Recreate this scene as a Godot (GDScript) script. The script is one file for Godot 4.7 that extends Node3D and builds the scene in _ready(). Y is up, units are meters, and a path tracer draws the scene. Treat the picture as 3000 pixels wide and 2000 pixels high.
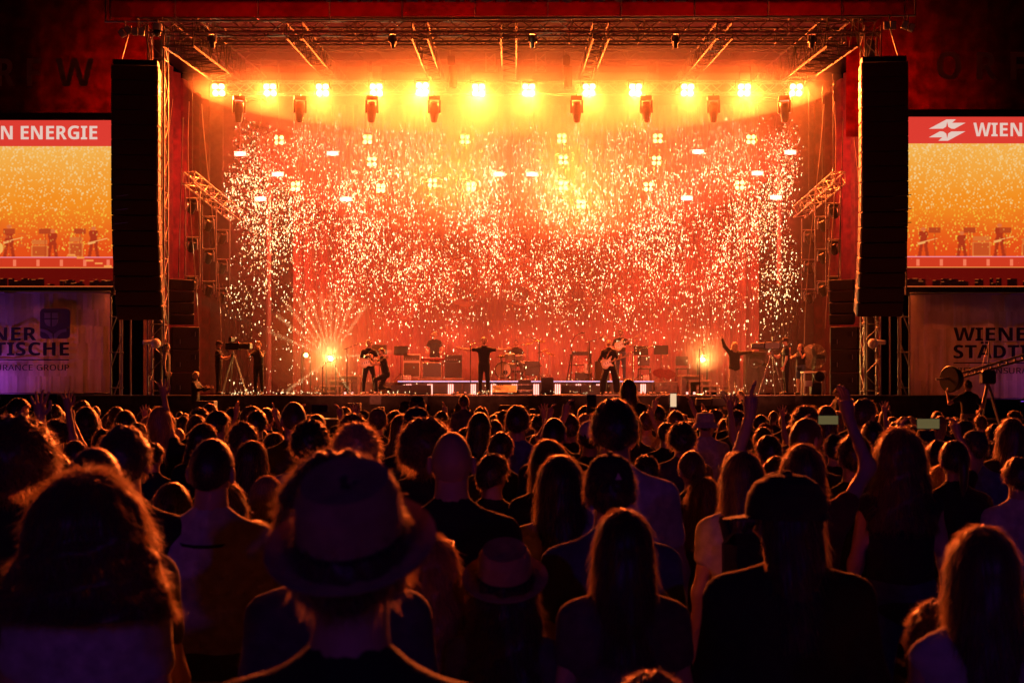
extends Node3D
# A night concert: a smoky orange stage with falling sparks, seen from inside the crowd.
const F := 4095.0      # focal length in pixels of the 3000 px wide photograph
const HZ := 1155.0     # row of the horizon
const EYE := 1.95      # camera height
const DECK := 1.93     # stage floor
const RISE := 2.42     # top of the band riser
const EXPOSURE := 32.0 # a night exposure: lamps are dim, the camera is open for them
var M := {}
var used := {}
var rng := RandomNumberGenerator.new()
var noise := FastNoiseLite.new()

func at(px, py, d) -> Vector3:
	return Vector3((px - 1500.0) * d / F, EYE + (HZ - py) * d / F, -d)
func sx(px, d) -> float:
	return (px - 1500.0) * d / F
func sy(py, d) -> float:
	return EYE + (HZ - py) * d / F

class Geo:
	var v := PackedVector3Array()
	var n := PackedVector3Array()
	var c := PackedColorArray()
	var uv := PackedVector2Array()
	var col := Color.WHITE
	var tinted := false
	func t(a: Vector3, b: Vector3, d: Vector3, na: Vector3, nb: Vector3, nd: Vector3) -> void:
		v.append(a); n.append(na)
		if (b - a).cross(d - a).dot(na + nb + nd) > 0.0:
			v.append(d); n.append(nd); v.append(b); n.append(nb)
		else:
			v.append(b); n.append(nb); v.append(d); n.append(nd)
		if tinted:
			c.append(col); c.append(col); c.append(col)
	func q(a: Vector3, b: Vector3, d: Vector3, e: Vector3, nn: Vector3) -> void:
		t(a, b, d, nn, nn, nn); t(a, d, e, nn, nn, nn)
	func qs(a, b, d, e, na, nb, nd, ne) -> void:
		t(a, b, d, na, nb, nd); t(a, d, e, na, nd, ne)
	func box(ctr: Vector3, s: Vector3, bas := Basis(), bev := 0.0) -> void:
		var h := s * 0.5
		var i := Vector3(maxf(h.x - bev, 0.0), maxf(h.y - bev, 0.0), maxf(h.z - bev, 0.0))
		for ax in 3:
			var u := (ax + 1) % 3
			var w := (ax + 2) % 3
			for sg in [-1.0, 1.0]:
				var nn := Vector3()
				nn[ax] = sg
				var p := []
				for k in [[-1, -1], [1, -1], [1, 1], [-1, 1]]:
					var x := Vector3()
					x[ax] = sg * h[ax]
					x[u] = k[0] * i[u]
					x[w] = k[1] * i[w]
					p.append(ctr + bas * x)
				q(p[0], p[1], p[2], p[3], (bas * nn).normalized())
			if bev > 0.0:
				for s1 in [-1.0, 1.0]:
					for s2 in [-1.0, 1.0]:
						var nn := Vector3()
						nn[u] = s1
						nn[w] = s2
						var e := []
						for k in [[-1, 0], [1, 0], [1, 1], [-1, 1]]:
							var x := Vector3()
							x[ax] = k[0] * i[ax]
							x[u] = s1 * (h[u] if k[1] == 0 else i[u])
							x[w] = s2 * (i[w] if k[1] == 0 else h[w])
							e.append(ctr + bas * x)
						q(e[0], e[1], e[2], e[3], (bas * nn).normalized())
	func tube(p: Array, r, sides := 6, caps := true) -> void:
		var count := p.size()
		var tan0: Vector3 = (p[1] - p[0]).normalized()
		var rf := Vector3.UP if absf(tan0.y) < 0.9 else Vector3.RIGHT
		rf = (rf - tan0 * rf.dot(tan0)).normalized()
		var old := PackedVector3Array()
		var oldn := PackedVector3Array()
		for k in count:
			var tg: Vector3 = (p[mini(k + 1, count - 1)] - p[maxi(k - 1, 0)]).normalized()
			rf = (rf - tg * rf.dot(tg)).normalized()
			var bi := tg.cross(rf)
			var rr: float = r[k] if r is Array else r
			var ring := PackedVector3Array()
			var rn := PackedVector3Array()
			for j in sides:
				var an := TAU * j / sides
				var dd := rf * cos(an) + bi * sin(an)
				ring.append(p[k] + dd * rr)
				rn.append(dd)
			if k > 0:
				for j in sides:
					var m := (j + 1) % sides
					qs(old[j], old[m], ring[m], ring[j], oldn[j], oldn[m], rn[m], rn[j])
			if caps and (k == 0 or k == count - 1):
				var nn := -tg if k == 0 else tg
				for j in sides:
					t(p[k], ring[j], ring[(j + 1) % sides], nn, nn, nn)
			old = ring
			oldn = rn
	func ball(ctr: Vector3, r: Vector3, nu := 12, nv := 8, bas := Basis()) -> void:
		for i in nv:
			for j in nu:
				var p := []
				var nn := []
				for k in [[0, 0], [1, 0], [1, 1], [0, 1]]:
					var a: float = PI * (i + k[0]) / nv
					var b: float = TAU * (j + k[1]) / nu
					var dd := Vector3(sin(a) * cos(b), cos(a), sin(a) * sin(b))
					p.append(ctr + bas * (dd * r))
					nn.append((bas * (dd / r)).normalized())
				qs(p[0], p[1], p[2], p[3], nn[0], nn[1], nn[2], nn[3])
	func lathe(o: Vector3, prof: Array, seg := 16, bas := Basis(), sq := Vector2.ONE) -> void:
		# prof: [radius, height] pairs, turned about bas.y
		for i in prof.size() - 1:
			var d: Vector2 = Vector2(prof[i + 1][0] - prof[i][0], prof[i + 1][1] - prof[i][1])
			if d.length() < 1e-6:
				continue
			var np := Vector2(d.y, -d.x).normalized()
			for j in seg:
				var p := []
				var nn := []
				for k in [[0, 0], [1, 0], [1, 1], [0, 1]]:
					var b: float = TAU * (j + k[1]) / seg
					var pr: Array = prof[i + k[0]]
					p.append(o + bas * Vector3(cos(b) * pr[0] * sq.x, pr[1], sin(b) * pr[0] * sq.y))
					nn.append((bas * Vector3(cos(b) * np.x, np.y, sin(b) * np.x)).normalized())
				qs(p[0], p[1], p[2], p[3], nn[0], nn[1], nn[2], nn[3])
	func prism(poly: PackedVector2Array, depth: float, xf: Transform3D) -> void:
		var idx := Geometry2D.triangulate_polygon(poly)
		for sg in [-0.5, 0.5]:
			var nn := (xf.basis * Vector3(0, 0, sg)).normalized()
			for k in range(0, idx.size(), 3):
				var p := []
				for m in 3:
					var w := poly[idx[k + m]]
					p.append(xf * Vector3(w.x, w.y, sg * depth))
				t(p[0], p[1], p[2], nn, nn, nn)
		var cw := -1.0 if Geometry2D.is_polygon_clockwise(poly) else 1.0
		for k in poly.size():
			var a := poly[k]
			var b := poly[(k + 1) % poly.size()]
			var e := b - a
			var nn := (xf.basis * (Vector3(e.y, -e.x, 0) * cw)).normalized()
			q(xf * Vector3(a.x, a.y, -depth / 2), xf * Vector3(b.x, b.y, -depth / 2), xf * Vector3(b.x, b.y, depth / 2), xf * Vector3(a.x, a.y, depth / 2), nn)
	func plane_uv(a: Vector3, right: Vector3, up: Vector3) -> void:
		# lower left corner, with texture coordinates
		var nn := right.cross(up).normalized()
		var p := [a, a + right, a + right + up, a + up]
		var w := [Vector2(0, 1), Vector2(1, 1), Vector2(1, 0), Vector2(0, 0)]
		for k in [0, 2, 1, 0, 3, 2]:
			v.append(p[k]); n.append(nn); uv.append(w[k])
	func mesh() -> ArrayMesh:
		var arr := []
		arr.resize(Mesh.ARRAY_MAX)
		arr[Mesh.ARRAY_VERTEX] = v
		arr[Mesh.ARRAY_NORMAL] = n
		if tinted:
			arr[Mesh.ARRAY_COLOR] = c
		if uv.size() == v.size() and uv.size() > 0:
			arr[Mesh.ARRAY_TEX_UV] = uv
		var m := ArrayMesh.new()
		m.add_surface_from_arrays(Mesh.PRIMITIVE_TRIANGLES, arr)
		return m

func sdf(g: Geo, bones: Array, cell: float, k := 0.045) -> void:
	var lo := Vector3(1e9, 1e9, 1e9)
	var hi := -lo
	for b in bones:
		var m: float = maxf(b[2], b[3]) + cell * 2.5
		for e in 2:
			lo = lo.min(b[e] - Vector3(m, m, m))
			hi = hi.max(b[e] + Vector3(m, m, m))
	var nx := int((hi.x - lo.x) / cell) + 2
	var ny := int((hi.y - lo.y) / cell) + 2
	var nz := int((hi.z - lo.z) / cell) + 2
	var f := PackedFloat32Array()
	f.resize(nx * ny * nz)
	f.fill(1.0)
	for b in bones:
		var pa: Vector3 = b[0]
		var pb: Vector3 = b[1]
		var ra: float = b[2]
		var rb: float = b[3]
		var m: float = maxf(ra, rb) + k + cell * 1.5
		var l: Vector3 = (pa.min(pb) - Vector3(m, m, m) - lo) / cell
		var h: Vector3 = (pa.max(pb) + Vector3(m, m, m) - lo) / cell
		var ab := pb - pa
		var inv := 1.0 / maxf(ab.length_squared(), 1e-9)
		for z in range(maxi(0, int(l.z)), mini(nz, int(h.z) + 1)):
			for y in range(maxi(0, int(l.y)), mini(ny, int(h.y) + 1)):
				var row := (z * ny + y) * nx
				for x in range(maxi(0, int(l.x)), mini(nx, int(h.x) + 1)):
					var p := lo + Vector3(x, y, z) * cell - pa
					var s := clampf(p.dot(ab) * inv, 0.0, 1.0)
					var dd := (p - ab * s).length() - lerpf(ra, rb, s)
					var o := f[row + x]
					if o > 0.9:
						f[row + x] = dd
					else:
						var hh := maxf(k - absf(o - dd), 0.0) / k
						f[row + x] = minf(o, dd) - hh * hh * k * 0.25
	var vid := PackedInt32Array()
	vid.resize(nx * ny * nz)
	vid.fill(-1)
	var pos := PackedVector3Array()
	var cells := PackedInt32Array()
	var off := [0, 1, nx, nx + 1, nx * ny, nx * ny + 1, nx * ny + nx, nx * ny + nx + 1]
	var near := cell * 1.9
	for z in nz - 1:
		for y in ny - 1:
			var row := (z * ny + y) * nx
			for x in nx - 1:
				var i := row + x
				if absf(f[i]) > near:
					continue
				var mask := 0
				for e in 8:
					if f[i + off[e]] < 0.0:
						mask |= 1 << e
				if mask == 0 or mask == 255:
					continue
				var sum := Vector3()
				var cnt := 0
				for e in [[0, 1], [2, 3], [4, 5], [6, 7], [0, 2], [1, 3], [4, 6], [5, 7], [0, 4], [1, 5], [2, 6], [3, 7]]:
					var a: int = e[0]
					var b: int = e[1]
					if ((mask >> a) & 1) != ((mask >> b) & 1):
						var fa := f[i + off[a]]
						var fb := f[i + off[b]]
						var s := fa / (fa - fb)
						sum += Vector3(a & 1, (a >> 1) & 1, a >> 2).lerp(Vector3(b & 1, (b >> 1) & 1, b >> 2), s)
						cnt += 1
				vid[i] = pos.size()
				pos.append(lo + (Vector3(x, y, z) + sum / cnt) * cell)
				cells.append(i)
	var nor := PackedVector3Array()
	nor.resize(pos.size())
	var quads := []
	var step := [1, nx, nx * ny]
	for w in cells.size():
		var i := cells[w]
		for ax in 3:
			var d: int = step[ax]
			var u: int = step[(ax + 1) % 3]
			var e: int = step[(ax + 2) % 3]
			var s0 := f[i] < 0.0
			if s0 == (f[i + d] < 0.0) or i - u - e < 0:
				continue
			var qa := [vid[i], vid[i - u], vid[i - u - e], vid[i - e]]
			if qa[0] < 0 or qa[1] < 0 or qa[2] < 0 or qa[3] < 0:
				continue
			var nn := (pos[qa[2]] - pos[qa[0]]).cross(pos[qa[3]] - pos[qa[1]])
			var outw := Vector3()
			outw[ax] = 1.0 if s0 else -1.0
			if nn.dot(outw) < 0:
				nn = -nn
			for j in qa:
				nor[j] += nn
			quads.append(qa)
	for qa in quads:
		g.qs(pos[qa[0]], pos[qa[1]], pos[qa[2]], pos[qa[3]], nor[qa[0]].normalized(), nor[qa[1]].normalized(), nor[qa[2]].normalized(), nor[qa[3]].normalized())

# ---------- naming, parts, materials
func numbered(called: String) -> String:
	var k: int = used.get(called, 0)
	used[called] = k + 1
	return called if k == 0 else "%s_%03d" % [called, k]
func tag(o, label, category = "", group = "", kind = ""):
	if label != "": o.set_meta("label", label)
	if category != "": o.set_meta("category", category)
	if group != "": o.set_meta("group", group)
	if kind != "": o.set_meta("kind", kind)
	return o
func thing(called, label, category, pos = Vector3.ZERO, turn = 0.0, group = "") -> Node3D:
	var o := Node3D.new()
	o.name = numbered(called)
	add_child(o)
	o.position = pos
	o.rotation.y = turn
	return tag(o, label, category, group)
func part(parent, called, g, m) -> MeshInstance3D:
	var o := MeshInstance3D.new()
	o.name = called
	o.mesh = g.mesh() if g is Geo else g
	o.material_override = m
	parent.add_child(o, true)
	return o
func single(called, g, m, label, category, group = "") -> MeshInstance3D:
	var o := part(self, numbered(called), g, m)
	return tag(o, label, category, group)
func struct(called, g, m, label = "") -> MeshInstance3D:
	var o := part(self, numbered(called), g, m)
	return tag(o, label, "", "", "structure")
func shift(o, by: Vector3):
	o.position += by
	return o
func mat(r, g, b, rough = 0.8, metal = 0.0) -> StandardMaterial3D:
	var m := StandardMaterial3D.new()
	m.albedo_color = Color(r, g, b).linear_to_srgb()
	m.roughness = rough
	m.metallic = metal
	return m
func glow(r, g, b, e) -> StandardMaterial3D:
	var m := mat(0.02, 0.02, 0.02, 0.5)
	m.emission_enabled = true
	m.emission = Color(r, g, b).linear_to_srgb()
	m.emission_energy_multiplier = e / EXPOSURE
	return m
func grain(m: StandardMaterial3D, freq: float, lo: float, hi: float, scale: float, bump := 0.0) -> StandardMaterial3D:
	var nt := NoiseTexture2D.new()
	nt.width = 256
	nt.height = 256
	nt.seamless = true
	var fn := FastNoiseLite.new()
	fn.seed = int(freq * 1000) + 7
	fn.frequency = freq
	fn.fractal_octaves = 4
	nt.noise = fn
	var gr := Gradient.new()
	gr.set_color(0, Color(lo, lo, lo))
	gr.set_color(1, Color(hi, hi, hi))
	nt.color_ramp = gr
	m.albedo_texture = nt
	m.uv1_triplanar = true
	m.uv1_world_triplanar = true
	m.uv1_scale = Vector3(scale, scale, scale)
	if bump > 0.0:
		m.heightmap_enabled = true
		m.heightmap_texture = nt
		m.heightmap_scale = bump
	return m
func spot(parent, pos, dir: Vector3, col: Color, e, angle, soft = 0.5, size = 0.1) -> SpotLight3D:
	var l := SpotLight3D.new()
	l.name = "spot_light"
	parent.add_child(l, true)
	l.position = pos
	var up := Vector3.UP if absf(dir.normalized().y) < 0.95 else Vector3.FORWARD
	l.basis = Basis.looking_at(dir, up)
	l.light_color = col.linear_to_srgb()
	l.light_energy = e / EXPOSURE
	l.spot_angle = angle
	l.spot_angle_attenuation = soft
	l.spot_attenuation = 2.0
	l.spot_range = 90.0
	l.light_size = size
	l.shadow_enabled = true
	return l
func omni(parent, pos, col: Color, e, size = 0.1) -> OmniLight3D:
	var l := OmniLight3D.new()
	l.name = "lamp_light"
	parent.add_child(l, true)
	l.position = pos
	l.light_color = col.linear_to_srgb()
	l.light_energy = e / EXPOSURE
	l.omni_range = 60.0
	l.omni_attenuation = 2.0
	l.light_size = size
	l.shadow_enabled = true
	return l
func font(called = "Droid Sans", weight = 700) -> SystemFont:
	var f := SystemFont.new()
	f.font_names = PackedStringArray([called])
	f.font_weight = weight
	return f
func text(parent, called, s, f, box_w, cap_h, pos: Vector3, m, align = 0, deep = 0.01) -> MeshInstance3D:
	# flat lettering: cap_h is the height of a capital; box_w > 0 squeezes the line to that width; align 0 left, 1 centre, 2 right
	var tm := TextMesh.new()
	tm.text = s
	tm.font = f
	tm.font_size = 64
	tm.pixel_size = 0.01
	tm.depth = deep
	tm.curve_step = 2.0
	tm.horizontal_alignment = HORIZONTAL_ALIGNMENT_LEFT
	var o := part(parent, called, tm, m)
	var cap := TextMesh.new()
	cap.text = "H"
	cap.font = f
	cap.font_size = 64
	cap.pixel_size = 0.01
	var hc := cap.get_aabb()
	var bb := tm.get_aabb()
	var k: float = cap_h / hc.size.y
	var kx: float = k if box_w <= 0 else box_w / bb.size.x
	o.scale = Vector3(kx, k, 1)
	var w: float = bb.size.x * kx
	o.position = pos + Vector3(-bb.position.x * kx - w * align * 0.5, -hc.position.y * k, deep * 0.5)
	return o

# ---------- trusses and rigging
func truss(called, label, a: Vector3, b: Vector3, size: float, step: float, r: float, m, group = "", up := Vector3.UP) -> Node3D:
	var t := thing(called, label, "truss", a, 0.0, group)
	truss_into(t, Vector3.ZERO, b - a, size, step, r, m, up)
	return t
func truss_into(t, a: Vector3, b: Vector3, size, step, r, m, up := Vector3.UP):
	var dir := (b - a).normalized()
	var u := up if absf(dir.dot(up)) < 0.9 else Vector3.BACK
	var s := dir.cross(u).normalized()
	u = s.cross(dir).normalized()
	var co := []
	for k in [[-1, -1], [1, -1], [1, 1], [-1, 1]]:
		var o: Vector3 = (s * k[0] + u * k[1]) * size * 0.5
		co.append(o)
		var g := Geo.new()
		g.tube([a + o, b + o], r, 6)
		part(t, "chord", g, m)
	var lac := Geo.new()
	var cnt := maxi(2, int((b - a).length() / step))
	for i in cnt:
		var p := a.lerp(b, float(i) / cnt)
		var q := a.lerp(b, float(i + 1) / cnt)
		for k in 4:
			var o1: Vector3 = co[k]
			var o2: Vector3 = co[(k + 1) % 4]
			if i % 2 == 0:
				lac.tube([p + o1, q + o2], r * 0.55, 4, false)
			else:
				lac.tube([p + o2, q + o1], r * 0.55, 4, false)
			if i % 4 == 0:
				lac.tube([p + o1, p + o2], r * 0.5, 4, false)
	tag(part(t, "lacing", lac, m), "", "", "", "stuff")

var blinder_count := 0
func blinder(px, py, d, size, e, tilt, label, group, lamp_e, angle = 62.0, soft = 1.0, col = Color(1.0, 0.13, 0.016)) -> Node3D:
	# a two by two blinder: housing, yoke, four glowing lenses
	var t := thing("blinder_light", label, "stage light", at(px, py, d), 0.0, group)
	var bas := Basis(Vector3.RIGHT, tilt)
	var g := Geo.new()
	g.box(bas * Vector3(0, 0, -size * 0.3), Vector3(size, size, size * 0.5), bas, size * 0.05)
	part(t, "housing", g, M.black_metal)
	var y := Geo.new()
	for s in [-1, 1]:
		y.tube([Vector3(s * size * 0.58, 0, -size * 0.2), Vector3(s * size * 0.58, size * 0.75, -size * 0.2)], size * 0.03, 5)
		part(t, "yoke_arm", y, M.black_metal)
		y = Geo.new()
	y.tube([Vector3(-size * 0.6, size * 0.75, -size * 0.2), Vector3(size * 0.6, size * 0.75, -size * 0.2)], size * 0.03, 5)
	part(t, "yoke_bar", y, M.black_metal)
	for i in [-1, 1]:
		for j in [-1, 1]:
			var l := Geo.new()
			l.lathe(Vector3.ZERO, [[0.0, size * 0.07], [size * 0.12, size * 0.05], [size * 0.2, 0.0], [size * 0.21, -size * 0.06]], 14, bas * Basis(Vector3.RIGHT, PI / 2))
			shift(part(t, "lens", l, M[e]), bas * Vector3(i * size * 0.24, j * size * 0.24, -size * 0.03))
	if lamp_e > 0:
		spot(t, bas * Vector3(0, 0, size * 0.12), bas * Vector3(0, 0, 1), col, lamp_e, angle, soft, size * 0.4)
	return t
func moving_head(pos: Vector3, turn: float, pitch: float, s: float, label, group, col = null, e = 0.0, angle = 40.0, soft = 0.8) -> Node3D:
	# hangs: base box, yoke of two arms, tapering head with a lens
	var t := thing("moving_head_light", label, "stage light", pos, turn, group)
	var g := Geo.new()
	g.box(Vector3(0, -0.09 * s, 0), Vector3(0.42, 0.16, 0.3) * s, Basis(), 0.02 * s)
	part(t, "base", g, M.black_metal)
	var y := Geo.new()
	for k in [-1, 1]:
		y = Geo.new()
		y.box(Vector3(k * 0.2 * s, -0.38 * s, 0), Vector3(0.07, 0.46, 0.16) * s, Basis(), 0.02 * s)
		part(t, "yoke_arm", y, M.black_metal)
	var h := Geo.new()
	h.lathe(Vector3.ZERO, [[0.0, 0.3 * s], [0.13 * s, 0.28 * s], [0.165 * s, 0.18 * s], [0.165 * s, -0.1 * s], [0.13 * s, -0.34 * s], [0.115 * s, -0.42 * s], [0.0, -0.415 * s]], 14)
	var o := part(t, "head", h, M.black_metal)
	o.position = Vector3(0, -0.5 * s, 0)
	o.rotation.x = pitch
	var l := Geo.new()
	l.lathe(Vector3.ZERO, [[0.0, -0.445 * s], [0.08 * s, -0.438 * s], [0.105 * s, -0.42 * s]], 14)
	part(o, "lens", l, M.red_lens if e > 0 else M.glass_black)
	if e > 0:
		spot(o, Vector3(0, -0.47 * s, 0), Vector3(0, -1, 0), col, e, angle, soft, 0.1)
	return t
func clamp_hook(parent, pos: Vector3, s := 1.0):
	var g := Geo.new()
	g.tube([pos, pos + Vector3(0, 0.18 * s, 0)], 0.03 * s, 6)
	part(parent, "clamp", g, M.black_metal)

func build_materials():
	M.black_metal = mat(0.018, 0.017, 0.016, 0.45, 0.3)
	M.alu = mat(0.2, 0.19, 0.18, 0.45, 0.6)
	M.truss_metal = mat(0.06, 0.056, 0.052, 0.8, 0.0)
	M.purlin_metal = mat(0.03, 0.027, 0.025, 0.85, 0.0)
	M.steel = mat(0.22, 0.21, 0.2, 0.4, 0.8)
	M.glass_black = mat(0.01, 0.01, 0.012, 0.08)
	M.blinder_hot = glow(1.0, 0.62, 0.22, 15.0)
	M.blinder_warm = glow(1.0, 0.55, 0.15, 5.0)
	M.red_lens = glow(1.0, 0.12, 0.04, 3.0)
	M.strobe = glow(1.0, 0.26, 0.2, 3.2)
	M.strobe_white = glow(1.0, 0.75, 0.42, 4.0)
	M.led_line = glow(0.85, 0.6, 1.0, 1.1)
	M.led_pink = glow(1.0, 0.33, 0.26, 2.6)
	M.star_lamp = glow(1.0, 0.62, 0.16, 15.0)
	M.violet_led = glow(0.25, 0.06, 1.0, 1.5)
	M.spark = glow(1.0, 0.66, 0.3, 5.0)
	M.ember = glow(1.0, 0.42, 0.14, 3.6)
	M.deck = grain(mat(0.05, 0.045, 0.042, 0.5), 0.03, 0.6, 1.0, 0.7, 0.3)
	M.skirt = grain(mat(0.05, 0.045, 0.042, 0.85), 0.02, 0.5, 1.0, 0.5, 0.5)
	M.black_cloth = grain(mat(0.022, 0.02, 0.02, 0.95), 0.03, 0.6, 1.0, 0.4)
	M.scrim = grain(mat(0.08, 0.011, 0.009, 0.95), 0.02, 0.45, 1.0, 0.3)  # dark cloth; the red of the stage light is put into its colour
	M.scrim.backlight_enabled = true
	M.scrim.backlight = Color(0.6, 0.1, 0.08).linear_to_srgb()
	M.curtain = grain(mat(0.24, 0.15, 0.125, 0.9), 0.01, 0.62, 1.0, 0.12)
	M.banner_red = grain(mat(0.32, 0.02, 0.02, 0.8), 0.01, 0.75, 1.0, 0.3)
	M.banner_red.backlight_enabled = true
	M.banner_red.backlight = Color(0.09, 0.008, 0.007).linear_to_srgb()
	M.brass = mat(0.5, 0.34, 0.12, 0.25, 0.9)
	M.banner_white = grain(mat(0.4, 0.37, 0.36, 0.85), 0.01, 0.8, 1.0, 0.3)
	M.banner_white.backlight_enabled = true
	M.banner_white.backlight = Color(0.24, 0.21, 0.19).linear_to_srgb()
	M.ink = mat(0.02, 0.02, 0.022, 0.9)
	M.ink_grey = mat(0.12, 0.1, 0.1, 0.9)
	M.print_white = mat(0.6, 0.58, 0.55, 0.85)
	M.print_pale = mat(0.22, 0.13, 0.11, 0.9)
	M.print_pale.backlight_enabled = true
	M.print_pale.backlight = Color(0.16, 0.05, 0.04).linear_to_srgb()
	M.speaker = grain(mat(0.055, 0.04, 0.037, 0.7), 0.05, 0.6, 1.0, 2.0)  # black cabinets, colour lifted to brown for the red haze over them
	M.speaker_side = grain(mat(0.05, 0.042, 0.036, 0.6), 0.05, 0.6, 1.0, 2.0)
	M.tolex_cream = mat(0.55, 0.46, 0.33, 0.7)
	M.grille = grain(mat(0.2, 0.15, 0.1, 0.9), 0.2, 0.5, 1.0, 6.0)
	M.speaker_front_hazed = grain(mat(0.09, 0.035, 0.028, 0.9), 0.05, 0.6, 1.0, 2.0)  # black grille cloth; a red haze veil is painted into the colour
	M.case_black = grain(mat(0.06, 0.055, 0.05, 0.6), 0.05, 0.6, 1.0, 2.0)
	M.wood = grain(mat(0.42, 0.28, 0.17, 0.6), 0.02, 0.6, 1.0, 1.0)
	M.wood_dark = grain(mat(0.16, 0.09, 0.06, 0.6), 0.02, 0.6, 1.0, 1.0)
	M.ground = grain(mat(0.05, 0.048, 0.045, 0.95), 0.04, 0.5, 1.0, 0.5, 1.0)
	M.plastic_white = mat(0.6, 0.58, 0.55, 0.4)
	M.cable = mat(0.02, 0.02, 0.02, 0.6)
	M.rope = mat(0.2, 0.17, 0.14, 0.8)

func build_stage():
	# the ground and the stage
	var g := Geo.new()
	g.box(Vector3(0, -0.25, -20), Vector3(260, 0.5, 260))
	struct("ground", g, M.ground, "dark trodden ground under the crowd")
	g = Geo.new()
	g.box(Vector3(0, DECK - 0.15, -51), Vector3(28, 0.3, 16), Basis(), 0.01)
	var deck := single("stage_deck", g, M.deck, "black stage deck with a bright worn front edge", "stage")
	var sk := Geo.new()
	var n := 220
	for i in n:
		var x0 := -14.0 + 28.0 * i / n
		var x1 := -14.0 + 28.0 * (i + 1) / n
		var z0 := -42.98 + 0.03 * sin(x0 * 4.1) * sin(x0 * 0.7 + 1.0)
		var z1 := -42.98 + 0.03 * sin(x1 * 4.1) * sin(x1 * 0.7 + 1.0)
		var nn := Vector3(-(z1 - z0), 0, x1 - x0).normalized()
		sk.q(Vector3(x0, 0, z0), Vector3(x1, 0, z1), Vector3(x1, DECK - 0.035, z1 - 0.0), Vector3(x0, DECK - 0.035, z0), nn)
	part(deck, "skirt", sk, M.skirt)
	var ed := Geo.new()
	ed.box(Vector3(0, DECK - 0.012, -42.97), Vector3(28, 0.03, 0.05), Basis(), 0.008)
	part(deck, "edge_trim", ed, M.alu)
	# back wall of black cloth, side maskings, roof skin
	g = Geo.new()
	g.box(Vector3(0, 7.5, -58.2), Vector3(36, 15, 0.1))
	single("backdrop_cloth", g, M.black_cloth, "black cloth wall closing the back of the stage", "backdrop")
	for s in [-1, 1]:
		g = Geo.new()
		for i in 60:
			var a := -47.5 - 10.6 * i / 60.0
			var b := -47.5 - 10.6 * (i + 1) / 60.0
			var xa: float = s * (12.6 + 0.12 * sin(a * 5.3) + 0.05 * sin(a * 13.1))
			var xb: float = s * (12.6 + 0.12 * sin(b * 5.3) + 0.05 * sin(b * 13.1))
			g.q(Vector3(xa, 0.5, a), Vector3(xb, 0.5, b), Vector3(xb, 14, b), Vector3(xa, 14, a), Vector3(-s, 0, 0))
		single("side_masking", g, M.scrim, "dark masking cloth with red stage light in its colour on the %s wing behind the speaker hang" % ["house left", "", "house right"][s + 1], "masking")
	g = Geo.new()
	g.box(Vector3(0, 15.6, -50), Vector3(28, 0.15, 18))
	single("roof_skin", g, M.black_cloth, "black roof skin over the stage trusses", "roof")
	# the curtain, in folds
	g = Geo.new()
	var cx0 := sx(858, 56.0)
	var cx1 := sx(2222, 56.0)
	var cols := 420
	noise.seed = 5
	noise.frequency = 0.35
	for i in cols:
		var pp := []
		for k in 2:
			var x := lerpf(cx0, cx1, float(i + k) / cols)
			var edge := clampf(absf(x) / 9.0, 0.0, 1.0)
			var am := 0.03 + 0.11 * pow(edge, 3.0)
			pp.append(Vector3(x, 0, -56.0 + am * (sin(x * 9.0 + 2.0 * noise.get_noise_1d(x * 3.0)) + 0.5 * sin(x * 21.0))))
		for row in 8:
			var y0 := 1.95 + 11.6 * row / 8.0
			var y1 := 1.95 + 11.6 * (row + 1) / 8.0
			var nn: Vector3 = Vector3(-(pp[1].z - pp[0].z), 0, pp[1].x - pp[0].x).normalized()
			g.q(pp[0] + Vector3(0, y0, 0), pp[1] + Vector3(0, y0, 0), pp[1] + Vector3(0, y1, 0), pp[0] + Vector3(0, y1, 0), nn)
	single("stage_curtain", g, M.curtain, "tall pleated curtain glowing red behind the band", "curtain")
	for px in [786, 2284]:
		g = Geo.new()
		g.tube([Vector3(sx(px, 55.0), DECK, -55), Vector3(sx(px, 55.0), 11.0, -55)], 0.11, 10)
		g.box(Vector3(sx(px, 55.0), DECK + 0.02, -55), Vector3(0.6, 0.04, 0.6))
		single("upright_pole", g, M.alu, "thick upright pole standing beyond the %s edge of the curtain" % ("house-left" if px < 1500 else "house-right"), "pole")
	# clear inflated letters hung before the curtain
	var word := thing("hanging_letters", "huge clear letters hung in front of the red curtain", "letters", Vector3(0, sy(894, 55.2), -55.2))
	var spots := [["J", 1178, 1240], ["O", 1295, 1440], ["S", 1486, 1579], ["H", 1642, 1742], [".", 1796, 1836]]
	for w in spots:
		var x0 := sx(w[1], 55.2)
		var x1 := sx(w[2], 55.2)
		text(word, "letter", w[0], font("Droid Serif", 700), x1 - x0, 139.0 * 55.2 / F if w[0] != "." else 1.9, Vector3(x0, 0, 0), M.curtain, 0, 0.08)
		if w[0] != ".":
			var wire := Geo.new()
			wire.tube([Vector3(lerpf(x0, x1, 0.3), 1.85, 0.1), Vector3(lerpf(x0, x1, 0.3), 10.5, 0.1)], 0.006, 4)
			wire.tube([Vector3(lerpf(x0, x1, 0.7), 1.85, 0.1), Vector3(lerpf(x0, x1, 0.7), 10.5, 0.1)], 0.006, 4)
			part(word, "wire", wire, M.cable)

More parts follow.
